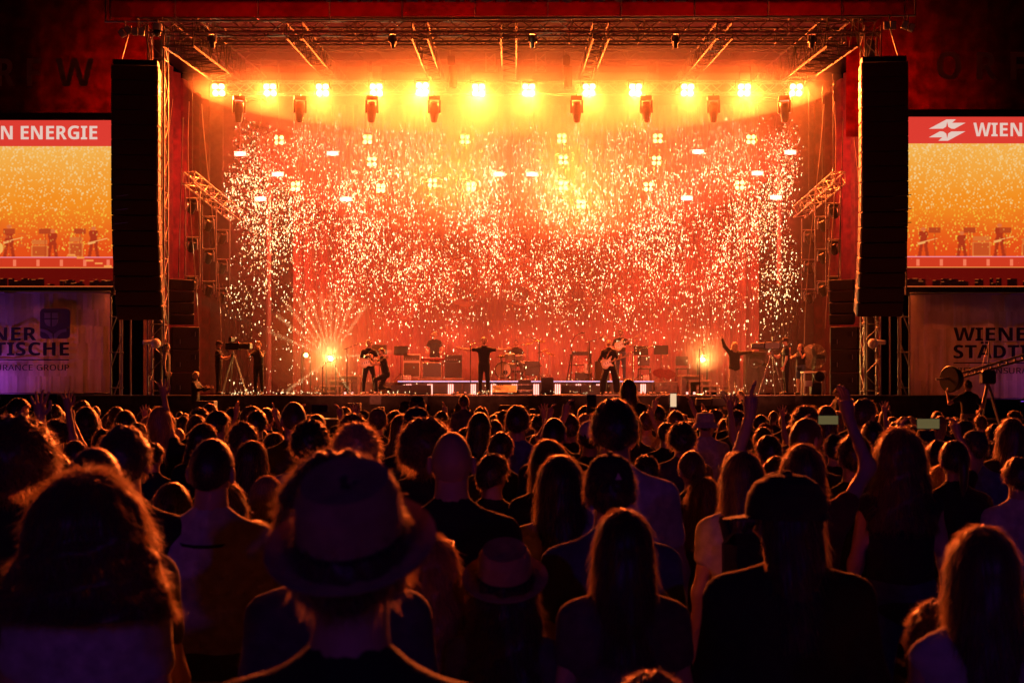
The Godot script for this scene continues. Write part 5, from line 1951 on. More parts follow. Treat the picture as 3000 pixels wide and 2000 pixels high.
	g.box(Vector3(0, 0.92, -0.1), Vector3(0.78, 0.04, 0.4), Basis(), 0.006)
	part(rk, "shelf", g, M.black_metal)
	g = Geo.new()
	g.box(Vector3(0.02, 0.99, -0.1), Vector3(0.66, 0.08, 0.26), Basis(), 0.012)
	part(rk, "small_keyboard", g, M.case_black)
	g = Geo.new()
	g.tube([Vector3(-0.3, 0.94, 0), Vector3(-0.36, 1.25, 0), Vector3(-0.22, 1.55, 0), Vector3(0.02, 1.68, 0.02)], 0.012, 6)
	g.tube([Vector3(0.0, 1.68, 0.02), Vector3(0.13, 1.67, 0.03)], [0.02, 0.026], 8)
	part(rk, "gooseneck_microphone", g, M.black_metal)
	g = Geo.new()
	g.tube([Vector3(-0.4, 0.55, 0.02), Vector3(0.36, 0.55, 0.02)], 0.015, 6)
	part(rk, "brace", g, M.black_metal)
	g = Geo.new()
	g.box(Vector3(0.05, 0.15, -0.2), Vector3(0.5, 0.3, 0.3), Basis(), 0.012)
	part(rk, "rack_unit", g, M.case_black)
	guitar("electric_guitar", "pale guitar resting upright under the keyboard stand", Vector3(sx(1722, 48.7), RISE + 0.45, -48.62), Basis(Vector3.BACK, PI / 2 - 0.05), M.tolex_cream)
	# stands
	music_stand(1111, 1023, 47.0, DECK, PI + 0.2, "black music stand right beside the left guitarist")
	music_stand(1174, 1026, 48.4, RISE, PI - 0.2, "black music stand between left guitarist and cream amplifier")
	music_stand(1878, 1026, 48.4, RISE, PI + 0.1, "black music stand just right of the bassist")
	music_stand(1937, 1024, 48.6, RISE, PI - 0.15, "black music stand farther right of the bassist")
	mic_stand(1016, 44.6, DECK, 1020, 1050, "boom microphone stand beside the left guitarist")
	mic_stand(945, 44.8, DECK, 1075, 955, "short microphone stand left of the left stairs")
	mic_stand(1855, 44.8, DECK, 1030, 1900, "boom microphone stand right of the leaning guitarist")
	mic_stand(1727, 48.3, RISE, 1000, 1765, "boom microphone stand behind the keyboard stand")
	mic_stand(2050, 44.6, DECK, 1020, 0, "thin microphone stand before the right stairs", false)
	mic_stand(1580, 48.6, RISE, 1000, 1555, "tall boom stand over the right of the drum kit")
	# monitors and cases along the front
	wedge(1148, 1263, 1128, 44.2, "pair of black floor monitors left of the singer", false)
	wedge(1643, 1757, 1129, 44.2, "pair of black floor monitors right of the singer", false)
	wedge(1442, 1514, 1128, 44.0, "single wedge monitor tilted at the singer", true)
	wedge(1585, 1621, 1106, 44.8, "tall black monitor standing on a case", false)
	for k in [[1518, 1556, 1110, 45.0, "black road case with bright metal corners beside the wedge"], [1514, 1562, 1141, 44.7, "low road case with metal edges under the upper case"], [1583, 1626, 1141, 44.6, "low road case with metal edges under the tall monitor"]]:
		var rc := thing("road_case", k[4], "road case", Vector3(sx((k[0] + k[1]) / 2.0, k[3]), DECK, -k[3]))
		var hh: float = sy(k[2], k[3]) - DECK
		var ww: float = (k[1] - k[0]) * k[3] / F
		g = Geo.new()
		g.box(Vector3(0, hh / 2, -0.15), Vector3(ww, hh, 0.4), Basis(), 0.01)
		part(rc, "case_body", g, M.case_black)
		for q in [0.02, hh * 0.65, hh - 0.02]:
			g = Geo.new()
			g.box(Vector3(0, q, 0.052), Vector3(ww + 0.01, 0.025, 0.012), Basis(), 0.003)
			part(rc, "rail", g, M.alu)
		for q in [-1, 1]:
			g = Geo.new()
			g.box(Vector3(q * ww * 0.25, hh * 0.65, 0.06), Vector3(0.05, 0.06, 0.015), Basis(), 0.004)
			part(rc, "latch", g, M.alu)
	for k in [[1912, "effects pedal board on the floor at the house right", 1.0], [1085, "effects pedal board at the left guitarist's feet", 0.6], [1790, "small pedal board at the leaning guitarist's feet", 0.45], [1345, "tangle of pedals on the floor left of the singer", 0.5]]:
		var pb := thing("pedal_board", k[1], "pedal board", Vector3(sx(k[0], 43.6), DECK, -43.6))
		g = Geo.new()
		g.box(Vector3(0, 0.025, 0), Vector3(k[2], 0.05, 0.3), Basis(), 0.008)
		part(pb, "board", g, M.case_black)
		for i in int(k[2] / 0.12):
			g = Geo.new()
			g.box(Vector3(-k[2] / 2 + 0.08 + 0.12 * i, 0.075, 0.03 * (i % 2)), Vector3(0.07, 0.045, 0.11), Basis(), 0.008)
			part(pb, "pedal", g, [M.plastic_white, M.tolex_cream, M.case_black][i % 3])
	# cables along the floor
	for k in [[1010, 1200, 1], [1270, 1360, 2], [1620, 1700, 3], [1860, 1990, 4]]:
		g = Geo.new()
		var p := []
		for i in 16:
			var u := i / 15.0
			p.append(Vector3(sx(lerpf(k[0], k[1], u), 43.5), DECK + 0.016, -43.35 - 0.2 * sin(u * 9.0 + k[2]) * sin(u * PI)))
		g.tube(p, 0.014, 5)
		single("floor_cable", g, M.rope, ["", "cable looping on the floor by the left stairs", "cable on the floor left of the singer", "cable on the floor by the right monitors", "cable on the floor by the right pedal board"][k[2]], "cable")
	# chairs and a red cello on the house-right riser
	for k in [[1888, "empty black chair behind the first right music stand"], [2000, "empty black chair near the right floor lamp"]]:
		var ch := thing("chair", k[1], "chair", Vector3(sx(k[0], 50.2), RISE, -50.2))
		g = Geo.new()
		g.box(Vector3(0, 0.45, 0), Vector3(0.46, 0.05, 0.44), Basis(), 0.015)
		part(ch, "seat", g, M.case_black)
		g = Geo.new()
		g.box(Vector3(0, 0.74, -0.22), Vector3(0.44, 0.34, 0.03), Basis(Vector3.RIGHT, -0.1), 0.012)
		part(ch, "backrest", g, M.case_black)
		for q in [[-1, -1], [1, -1], [1, 1], [-1, 1]]:
			g = Geo.new()
			g.tube([Vector3(q[0] * 0.2, 0.45, q[1] * 0.19), Vector3(q[0] * 0.23, 0.0, q[1] * 0.22)], 0.013, 6)
			part(ch, "leg", g, M.black_metal)
	var ce := thing("cello", "red cello lying on its side on the house-right riser", "cello", Vector3(sx(1948, 48.2), RISE + 0.24, -48.2))
	var o := PackedVector2Array()
	for i in 28:
		var a := TAU * i / 28.0
		var r := 0.2 + 0.05 * cos(2.0 * a) + (0.03 if cos(a) < 0 else 0.0)
		o.append(Vector2(cos(a) * r * 1.55, sin(a) * (0.2 if absf(cos(a)) > 0.35 else 0.14)))
	g = Geo.new()
	g.prism(o, 0.12, Transform3D(Basis(Vector3.BACK, -0.12), Vector3.ZERO))
	part(ce, "body", g, M.cloth_red)
	g = Geo.new()
	g.tube([Vector3(0.36, -0.04, 0.06), Vector3(0.75, -0.09, 0.06)], [0.025, 0.018], 6)
	g.ball(Vector3(0.77, -0.09, 0.06), Vector3(0.03, 0.035, 0.025), 8, 6)
	part(ce, "neck", g, M.wood_dark)
	# dazzling floor lamps with fans of beams
	star_lamp(968, 1050, 47.0, "floor spotlight throwing a fan of beams, house left", [[-0.9, 0.75], [-0.7, 0.9], [-0.5, 1.0], [-0.3, 1.0], [-0.12, 1.0], [0.05, 1.0], [0.22, 1.0], [0.42, 1.0], [-1.0, 0.45], [0.65, 0.9], [-0.75, -0.6], [0.5, -0.8], [1.0, 0.1]])
	star_lamp(2060, 1053, 48.4, "floor spotlight glaring yellow behind the right stairs", [[0.0, 1.0]])
	star_lamp(895, 1040, 51.0, "faint floor spotlight farther back on the house left", [])

func bottle(bt):
	var g := Geo.new()
	g.lathe(Vector3.ZERO, [[0.0, 0.0], [0.03, 0.002], [0.032, 0.02], [0.032, 0.15], [0.014, 0.19], [0.014, 0.2]], 10)
	part(bt, "bottle_body", g, M.plastic_white)
	g = Geo.new()
	g.lathe(Vector3.ZERO, [[0.016, 0.2], [0.016, 0.22], [0.0, 0.22]], 10)
	part(bt, "cap", g, M.case_black)
func star_lamp(px, py, d, label, beams):
	var p := at(px, py, d)
	var t := thing("floor_spotlight", label, "stage light", Vector3(p.x, DECK, p.z))
	var h: float = p.y - DECK
	var g := Geo.new()
	g.lathe(Vector3(0, h, -0.14), [[0.0, -0.12], [0.1, -0.1], [0.13, 0.05], [0.12, 0.1]], 14, Basis(Vector3.RIGHT, PI / 2))
	part(t, "head", g, M.black_metal)
	g = Geo.new()
	g.lathe(Vector3(0, h, -0.05), [[0.08, -0.01], [0.06, 0.012], [0.0, 0.02]], 14, Basis(Vector3.RIGHT, PI / 2))
	part(t, "lens", g, M.star_lamp)
	g = Geo.new()
	g.box(Vector3(0, 0.06, -0.15), Vector3(0.34, 0.12, 0.3), Basis(), 0.02)
	for q in [-1, 1]:
		g.box(Vector3(q * 0.16, h * 0.5 + 0.03, -0.15), Vector3(0.05, h, 0.12), Basis(), 0.015)
	part(t, "yoke", g, M.black_metal)
	spot(t, Vector3(0, h, 0.02), Vector3(0, 0.05, 1), Color(1.0, 0.5, 0.12), 34.0 if beams.size() > 0 else 3.0, 70.0, 0.8, 0.05)
	for b in beams:
		spot(t, Vector3(0, h, 0.02), Vector3(b[0], b[1], 0.32), Color(1.0, 0.62, 0.26), BEAM_E, 2.4, 0.6, 0.03)
	if beams.size() > 0:
		fogball("lamp_wisp", "smoke wisp round the %s" % label.split(",")[0], p + Vector3(0, 0.35, 0.35), Vector3(4.6, 4.0, 1.4) if beams.size() > 3 else Vector3(1.8, 1.6, 1.0), 0.07, "smoke round the floor spotlights")
		pass

func drum_kit():
	var o := Vector3(sx(1480, 49.6), RISE, -49.6)
	var t := thing("drum_kit", "drum kit with a pale bass drum and many cymbals behind the singer", "drums", o)
	var fz := Basis(Vector3.RIGHT, PI / 2)
	var g := Geo.new()
	var kc := Vector3(sx(1474, 49.6) - o.x, sy(1084, 49.6) - RISE, 0)
	g.lathe(kc + Vector3(0, 0, -0.45), [[0.28, 0.0], [0.28, 0.45]], 28, fz)
	var kick := part(t, "bass_drum", g, M.wood_dark)
	g = Geo.new()
	g.lathe(kc, [[0.27, 0.0], [0.0, 0.002]], 28, fz)
	part(kick, "drum_head", g, M.tolex_cream)
	g = Geo.new()
	g.lathe(kc + Vector3(0, 0, -0.02), [[0.285, -0.02], [0.3, 0.0], [0.3, 0.03], [0.272, 0.035]], 28, fz)
	part(kick, "hoop", g, M.case_black)
	g = Geo.new()
	g.lathe(kc + Vector3(0.08, -0.08, 0.006), [[0.085, 0.0], [0.08, 0.012], [0.0, 0.0]], 18, fz)
	part(kick, "port", g, M.black_metal)
	for k in [[1494, 1044, 0.17, 0.2, 0.3], [1520, 1047, 0.15, 0.16, 0.3], [1540, 1072, 0.21, 0.3, -0.3], [1500, 1070, 0.18, 0.13, -0.35], [1565, 1078, 0.22, 0.32, -0.2]]:
		g = Geo.new()
		var c := Vector3(sx(k[0], 49.8) - o.x, sy(k[1], 49.8) - RISE, -0.2 + k[4] * 0.5)
		g.lathe(c, [[k[2], -k[3] / 2], [k[2], k[3] / 2]], 20, Basis(Vector3.RIGHT, 0.25))
		var dr := part(t, "drum", g, M.cloth_sand if k[2] < 0.2 else M.wood_dark)
		g = Geo.new()
		g.lathe(c, [[k[2] + 0.012, k[3] / 2 - 0.025], [k[2] + 0.012, k[3] / 2], [k[2] - 0.01, k[3] / 2 + 0.004], [0.0, k[3] / 2]], 20, Basis(Vector3.RIGHT, 0.25))
		part(dr, "rim", g, M.alu)
		g = Geo.new()
		for q in 3:
			var a := TAU * q / 3.0 + 0.5
			g.tube([c + Vector3(cos(a), 0, sin(a)) * k[2] * 0.9, Vector3(c.x + cos(a) * 0.2, 0.0, c.z + sin(a) * 0.2)], 0.012, 5)
		part(dr, "legs", g, M.steel)
	for k in [[1545, 1007, 0.25, 0.2, -0.25], [1578, 1000, 0.24, -0.15, 0.0], [1590, 1030, 0.22, 0.3, 0.2], [1470, 1042, 0.18, 0.05, 0.0], [1610, 1036, 0.2, -0.3, -0.3], [1468, 1046, 0.18, 0.0, 0.0]]:
		var c := Vector3(sx(k[0], 49.9) - o.x, sy(k[1], 49.9) - RISE, k[4])
		g = Geo.new()
		g.lathe(c, [[0.0, 0.03], [0.04, 0.022], [0.05, 0.012], [k[2], 0.0], [k[2], -0.003], [0.05, 0.006], [0.0, 0.01]], 24, Basis(Vector3.BACK, k[3]) * Basis(Vector3.RIGHT, 0.18))
		var cy := part(t, "cymbal", g, M.brass)
		g = Geo.new()
		g.tube([c, Vector3(c.x, 0.25, c.z)], 0.012, 6)
		for q in 3:
			var a := TAU * q / 3.0
			g.tube([Vector3(c.x, 0.3, c.z), Vector3(c.x + cos(a) * 0.25, 0.01, c.z + sin(a) * 0.25)], 0.01, 5)
		part(cy, "cymbal_stand", g, M.steel)
	g = Geo.new()
	g.tube([Vector3(0.75, 0.5, 0.1), Vector3(1.3, 0.55, 0.1)], 0.02, 6)
	g.box(Vector3(0.95, 0.45, -0.1), Vector3(0.5, 0.5, 0.35), Basis(), 0.01)
	part(t, "electronics_rack", g, M.case_black)
	g = Geo.new()
	g.lathe(Vector3(sx(1511, 51.0) - o.x, 0.4, -1.35), [[0.0, -0.1], [0.16, -0.08], [0.18, 0.0], [0.0, 0.02]], 16)
	g.tube([Vector3(sx(1511, 51.0) - o.x, 0.3, -1.35), Vector3(sx(1511, 51.0) - o.x, 0.0, -1.35)], 0.03, 6)
	part(t, "throne", g, M.case_black)
	for k in [[1478, 990], [1487, 1030]]:
		pass
	var st := thing("drumstick", "pale drumstick pointing up in the drummer's hand", "drumstick", Vector3(sx(1470, 50.6), sy(1012, 50.6), -50.6))
	g = Geo.new()
	g.tube([Vector3(0, -0.2, 0), Vector3(0.01, 0.2, 0.02)], [0.01, 0.006], 6)
	part(st, "stick", g, M.tolex_cream)

func tv_camera(label, pos: Vector3, turn: float, legs_h: float, s := 1.0):
	var t := thing("broadcast_camera", label, "camera", pos, turn)
	var g := Geo.new()
	g.box(Vector3(0, legs_h + 0.12 * s, 0), Vector3(0.18, 0.24, 0.5) * s, Basis(), 0.02)
	part(t, "camera_body", g, M.black_metal)
	g = Geo.new()
	g.box(Vector3(0, legs_h + 0.12 * s, -0.45 * s), Vector3(0.22, 0.2, 0.42) * s, Basis(), 0.03)
	part(t, "lens", g, M.case_black)
	g = Geo.new()
	g.box(Vector3(0, legs_h + 0.34 * s, 0.05 * s), Vector3(0.24, 0.15, 0.1) * s, Basis(), 0.01)
	part(t, "viewfinder", g, M.black_metal)
	for k in 3:
		g = Geo.new()
		var a := TAU * k / 3.0 + 0.3
		g.tube([Vector3(0, legs_h - 0.05, 0), Vector3(cos(a) * legs_h * 0.32, 0.0, sin(a) * legs_h * 0.32)], 0.022, 6)
		g.tube([Vector3(0.05, legs_h - 0.05, 0), Vector3(cos(a) * legs_h * 0.32 + 0.05, 0.0, sin(a) * legs_h * 0.32)], 0.015, 6)
		part(t, "tripod_leg", g, M.alu)
	g = Geo.new()
	g.tube([Vector3(0.1, legs_h - 0.02, 0.1), Vector3(0.25, legs_h - 0.2, 0.6)], 0.014, 6)
	part(t, "pan_bar", g, M.black_metal)

func build_crew():
	var V := func(x, y, z): return Vector3(x, y, z)
	var hold := [[V.call(-0.3, -0.7, -0.6), V.call(0.2, 0.3, -1)], [V.call(0.3, -0.7, -0.6), V.call(-0.2, 0.3, -1)]]
	var film := [[V.call(-0.25, -0.4, -0.9), V.call(0.15, 0.9, -0.5)], [V.call(0.25, -0.4, -0.9), V.call(-0.15, 0.9, -0.5)]]
	# left wing
	performer("stagehand in a sleeveless top in profile by the left tower", 487, 43.4, DECK - 0.1, -PI / 2, 1.72, {"sleeve": 0.0, "cell": 0.034}, "cloth_black", "cloth_black", "pony", "hair_dark")
	performer("stagehand with headphones and a dark jacket in the left wing", 572, 42.4, 0.95, -PI / 2 - 0.2, 1.7, {"sleeve": 1.9, "arms": hold, "cell": 0.034}, "cloth_black", "cloth_black", "short", "hair_blond")
	performer("crew member filming with a phone before the left pole", 757, 46.0, DECK, PI * 0.9, 1.78, {"arms": film, "cell": 0.034}, "cloth_black", "cloth_black", "short", "hair_brown")
	tv_camera("broadcast camera on a tripod in the left wing", Vector3(sx(682, 45.0), DECK, -45.0), -1.9, 1.45)
	performer("camera operator hidden in the dark behind the left tripod", 640, 45.6, DECK, -PI / 2, 1.78, {"arms": hold, "cell": 0.034}, "cloth_black", "cloth_black", "short", "hair_dark", "cap", "felt")
	# right wing
	tv_camera("broadcast camera on a tripod on the right stage edge", Vector3(sx(2263, 44.6), DECK, -44.6), 1.5, 1.45)
	performer("camera operator in a cap with a red strap on the right stage edge", 2303, 44.6, DECK, PI / 2, 1.84, {"arms": [[V.call(-0.15, -1, -0.1), V.call(0, -0.9, -0.3)], [V.call(0.3, -0.7, -0.6), V.call(-0.2, 0.3, -1)]], "cell": 0.034}, "cloth_black", "cloth_black", "short", "hair_dark", "cap", "felt")
	performer("woman in shorts and a crop top filming with a phone, right wing", 2347, 44.9, DECK, PI * 0.75, 1.66, {"fem": true, "wide": 0.9, "sleeve": 0.0, "trouser": 0.4, "arms": film, "cell": 0.034}, "cloth_black", "cloth_denim", "long", "hair_dark")
	performer("security guard in a cap and vest leaning on the stage edge", 2455, 42.2, 0.0 + 0.35, PI / 2 + 0.2, 1.78, {"sleeve": 0.2, "arms": [[V.call(-0.1, -1, 0.05), V.call(0, -1, -0.1)], [V.call(0.35, -0.75, -0.55), V.call(0.0, -0.25, -1)]], "cell": 0.034}, "cloth_black", "cloth_grey", "short", "hair_dark", "cap", "felt")
	performer("pit camera operator with headphones in a dark T-shirt", 2180, 40.6, 0.28, PI / 2 - 0.1, 1.78, {"arms": hold, "spine": V.call(0, 1, -0.12), "cell": 0.034}, "cloth_black", "cloth_grey", "short", "hair_brown")
	tv_camera("broadcast camera on a low pedestal in the pit", Vector3(sx(2112, 40.6), 0.0, -40.6), PI / 2, 1.6, 1.1)
	# fan and white table in the right wing
	var fn := thing("stage_fan", "large round black fan standing in the right wing", "fan", Vector3(sx(2385, 45.6), DECK, -45.6))
	var g := Geo.new()
	for k in 7:
		var p := []
		for i in 25:
			var a := TAU * i / 24.0
			p.append(Vector3(cos(a) * (0.07 + 0.055 * k), 1.25 + sin(a) * (0.07 + 0.055 * k), 0.05))
		g.tube(p, 0.007, 4, false)
	for k in 12:
		var a := TAU * k / 12.0
		g.tube([Vector3(0, 1.25, 0.055), Vector3(cos(a) * 0.42, 1.25 + sin(a) * 0.42, 0.055)], 0.006, 4)
	part(fn, "guard", g, M.steel)
	for k in 4:
		g = Geo.new()
		g.box(Vector3(0, 1.25, 0) + Basis(Vector3.BACK, TAU * k / 4.0) * Vector3(0.2, 0, 0), Vector3(0.34, 0.16, 0.015), Basis(Vector3.BACK, TAU * k / 4.0) * Basis(Vector3.RIGHT, 0.5), 0.004)
		part(fn, "blade", g, M.case_black)
	g = Geo.new()
	g.tube([Vector3(0, 0, -0.1), Vector3(0, 1.25, -0.08)], 0.03, 8)
	g.box(Vector3(0, 0.02, -0.1), Vector3(0.5, 0.04, 0.4), Basis(), 0.01)
	part(fn, "stand", g, M.black_metal)
	var tb := thing("utility_table", "white folding table with papers in the right wing", "table", Vector3(sx(2383, 44.4), DECK, -44.4))
	g = Geo.new()
	g.box(Vector3(0, 0.72, 0), Vector3(0.72, 0.05, 0.5), Basis(), 0.01)
	part(tb, "tabletop", g, M.plastic_white)
	for q in [[-1, -1], [1, -1], [1, 1], [-1, 1]]:
		g = Geo.new()
		g.box(Vector3(q[0] * 0.32, 0.35, q[1] * 0.21), Vector3(0.045, 0.7, 0.045), Basis(), 0.006)
		part(tb, "leg", g, M.plastic_white)
	g = Geo.new()
	g.box(Vector3(-0.2, 0.36, 0.3), Vector3(0.22, 0.18, 0.01))
	single("paper_sheet", g, M.plastic_white, "pale paper sheet taped below the white table", "paper").position = tb.position
	g = Geo.new()
	g.box(Vector3(0.05, 0.2, 0.1), Vector3(0.32, 0.38, 0.3), Basis(), 0.012)
	single("equipment_box", g, M.case_black, "dark equipment box under the white table", "box").position = tb.position
	g = Geo.new()
	g.lathe(Vector3(0.12, 0.58, 0.26), [[0.0, 0.0], [0.12, 0.02], [0.15, 0.05], [0.15, 0.1], [0.17, 0.1], [0.17, 0.0]], 18, Basis(Vector3.RIGHT, PI / 2))
	single("loudspeaker_cone", g, M.case_black, "round black speaker in front of the white table", "loudspeaker").position = tb.position
	# drum shield speaker with a green light behind the blond performer
	var sp := thing("floor_speaker", "dark speaker box with a round cone behind the blond performer", "loudspeaker", Vector3(sx(2211, 48.4), DECK, -48.4))
	g = Geo.new()
	g.box(Vector3(0, 0.75, 0), Vector3(0.7, 1.5, 0.5), Basis(), 0.02)
	part(sp, "cabinet", g, M.speaker)
	g = Geo.new()
	g.lathe(Vector3(0, 1.17, 0.26), [[0.0, -0.06], [0.1, -0.05], [0.24, 0.02], [0.26, 0.02], [0.26, 0.0]], 20, Basis(Vector3.RIGHT, PI / 2))
	part(sp, "cone", g, M.case_black)
	# camera crane on the right with its operator
	var jd := 31.0
	var jb := thing("camera_crane", "camera crane on a tripod with round counterweights, right of the stage", "camera crane", Vector3(sx(2895, jd), 0, -jd))
	var jy := sy(1105, jd)
	for k in 3:
		g = Geo.new()
		var a: float = [2.6, 0.9, 4.6][k]
		g.tube([Vector3(0, jy - 0.1, 0), Vector3(cos(a) * 0.75, 0.0, sin(a) * 0.75)], 0.03, 6)
		g.tube([Vector3(cos(a) * 0.1, jy - 0.5, sin(a) * 0.1), Vector3(cos(a) * 0.62, 0.3, sin(a) * 0.62)], 0.02, 6)
		part(jb, "tripod_leg", g, M.alu)
	g = Geo.new()
	g.box(Vector3(0, jy, 0), Vector3(0.3, 0.3, 0.26), Basis(), 0.03)
	part(jb, "pivot_head", g, M.black_metal)
	var e0 := at(2790, 1108, jd) - jb.position
	var e1 := at(3090, 1020, jd) - jb.position
	g = Geo.new()
	for q in [-0.05, 0.05]:
		g.tube([e0 + Vector3(0, q, 0), e1 + Vector3(0, q, 0)], 0.028, 6)
	for i in 14:
		g.box(e0.lerp(e1, i / 13.0), Vector3(0.03, 0.12, 0.06))
	part(jb, "boom_arm", g, M.alu)
	g = Geo.new()
	g.tube([e0.lerp(e1, 0.3) + Vector3(0, 0.1, 0), Vector3(sx(2900, jd) - jb.position.x, sy(1000, jd), 0), e1 + Vector3(0, 0.15, 0)], 0.008, 4)
	g.tube([Vector3(0, jy, 0), Vector3(sx(2900, jd) - jb.position.x, sy(1000, jd), 0)], 0.018, 5)
	part(jb, "stay_wire", g, M.steel)
	for k in 2:
		g = Geo.new()
		g.lathe(e0 + Vector3(-0.04 + 0.1 * k, -0.02, 0), [[0.0, -0.04], [0.28 - 0.05 * k, -0.04], [0.3 - 0.05 * k, -0.02], [0.3 - 0.05 * k, 0.02], [0.28 - 0.05 * k, 0.04], [0.0, 0.04]], 22, Basis(Vector3.BACK, PI / 2) * Basis(Vector3.RIGHT, 0.5))
		part(jb, "counterweight", g, M.black_metal)
	g = Geo.new()
	g.tube([e0 + Vector3(-0.35, -0.02, 0), e0], 0.025, 6)
	part(jb, "handle", g, M.steel)
	performer("crane operator in a dark shirt with pale back print and light trousers", 2838, 30.6, 0.55, PI * 0.08, 1.72, {"arms": [[V.call(-0.6, -0.4, -0.4), V.call(0.1, 0.8, -0.5)], [V.call(0.55, -0.7, 0.0), V.call(0.2, -0.4, -0.8)]], "cell": 0.024}, "cloth_black", "cloth_sand", "short", "hair_dark")
	# pit boxes and the crowd barrier
	for k in [[603, 1174, 56, 0.62], [1036, 1181, 40, 0.3], [1116, 1192, 18, 0.2], [1478, 1187, 34, 0.3], [1560, 1198, 18, 0.2], [1920, 1191, 36, 0.25]]:
		g = Geo.new()
		var w: float = k[2] * 39.0 / F
		var y := sy(k[1], 39.0)
		g.box(Vector3(sx(k[0], 39.0), y - 0.3, -39.0), Vector3(w, 0.6, 0.5), Basis(), 0.01)
		var bx := single("pit_speaker", g, M.speaker_side if k[0] == 603 else M.speaker, ["large pale box on the pit barrier, left of the stage", "", ""][0] if k[0] == 603 else "small dark speaker box standing on the pit barrier", "loudspeaker", "" if k[0] == 603 else "small speakers on the pit barrier")
	var br := thing("crowd_barrier", "long steel crowd barrier along the pit before the stage", "barrier", Vector3(0, 0, -39.3))
	for i in 30:
		g = Geo.new()
		g.box(Vector3(-14.5 + i, 0.62, 0), Vector3(0.98, 1.2, 0.03), Basis(), 0.01)
		part(br, "panel", g, M.case_black)
	g = Geo.new()
	g.box(Vector3(0, 1.25, 0), Vector3(30, 0.05, 0.1), Basis(), 0.015)
	part(br, "top_rail", g, M.steel)

func build_foh():
	# violet wash lamps on a tower behind the camera; their light falls on the crowd's backs
	for s in [-1, 1]:
		var t := thing("wash_lamp_stand", "violet wash lamp on a tall stand behind the audience, %s side" % ("left" if s < 0 else "right"), "stage light", Vector3(s * 6.0, 0, 14.0))
		var g := Geo.new()
		g.tube([Vector3(0, 0, 0), Vector3(0, 5.6, 0)], 0.05, 8)
		g.box(Vector3(0, 0.04, 0), Vector3(1.2, 0.08, 1.2), Basis(), 0.01)
		part(t, "mast", g, M.black_metal)
		g = Geo.new()
		var dir := Vector3(-s * 0.3, -0.24, -1).normalized()
		var bs := Basis.looking_at(dir) * Basis(Vector3.RIGHT, -PI / 2)
		g.lathe(Vector3(0, 5.8, 0), [[0.0, -0.25], [0.2, -0.22], [0.26, 0.1], [0.26, 0.2]], 18, bs)
		part(t, "head", g, M.black_metal)
		g = Geo.new()
		g.lathe(Vector3(0, 5.8, 0), [[0.25, 0.17], [0.0, 0.19]], 18, bs)
		part(t, "lens", g, M.violet_led)
		spot(t, Vector3(0, 5.8, 0) + dir * 0.3, dir, Color(0.3, 0.055, 1.0), FOH_E, 34.0, 0.9, 0.25)
		# two narrow front lights above it, aimed at the players
		for k in 2:
			g = Geo.new()
			var aim: Vector3 = [[Vector3(-4.7, 3.7, -45.5), Vector3(-0.9, 3.8, -46.0)], [Vector3(3.3, 3.7, -46.0), Vector3(7.1, 3.7, -45.6)]][0 if s < 0 else 1][k]
			var o := Vector3(0.5 * k - 0.25, 6.6, 0)
			dir = (aim - t.position - o).normalized()
			bs = Basis.looking_at(dir) * Basis(Vector3.RIGHT, -PI / 2)
			g.lathe(o, [[0.0, -0.3], [0.16, -0.28], [0.18, 0.2], [0.18, 0.3]], 18, bs)
			g.tube([Vector3(0, 5.6, 0), o - Vector3(0, 0.1, 0)], 0.04, 8)
			part(t, "front_light_head", g, M.black_metal)
			g = Geo.new()
			g.lathe(o, [[0.17, 0.27], [0.0, 0.29]], 18, bs)
			part(t, "front_light_lens", g, M.red_lens)
			spot(t, o + dir * 0.4, dir, Color(1.0, 0.16, 0.07), FRONT_E, 2.9, 0.7, 0.15)

# ---------- the crowd
var protos := {}
const WREF := {"short": 0.185, "buzz": 0.165, "bald": 0.158, "spiky": 0.19, "curly": 0.235, "fluffy": 0.31, "bob": 0.2, "long": 0.2, "wavy": 0.235, "mane": 0.31, "pony": 0.178, "bun": 0.178, "cap": 0.178, "bucket": 0.28, "fedora": 0.265, "boater": 0.28}
const LIFT := {"short": 0.022, "buzz": 0.01, "bald": 0.0, "spiky": 0.04, "curly": 0.045, "fluffy": 0.08, "bob": 0.016, "long": 0.014, "wavy": 0.02, "mane": 0.04, "pony": 0.013, "bun": 0.013, "cap": 0.036, "bucket": 0.006, "fedora": 0.027, "boater": 0.01}
const HAIRWORD := {"short": "short", "buzz": "cropped", "bald": "no", "spiky": "tousled", "curly": "curly", "fluffy": "bushy", "bob": "chin-length", "long": "long straight", "wavy": "long wavy", "mane": "wild shoulder-length", "pony": "tied-back", "bun": "knotted"}
const TONE := {"hair_dark": "dark", "hair_brown": "brown", "hair_blond": "blond", "hair_grey": "grey"}
const CLOTH := {"cloth_black": "black", "cloth_navy": "navy", "cloth_white": "white", "cloth_grey": "grey", "cloth_red": "red", "cloth_blue": "blue", "cloth_olive": "olive", "cloth_sand": "sand-coloured", "cloth_denim": "denim"}

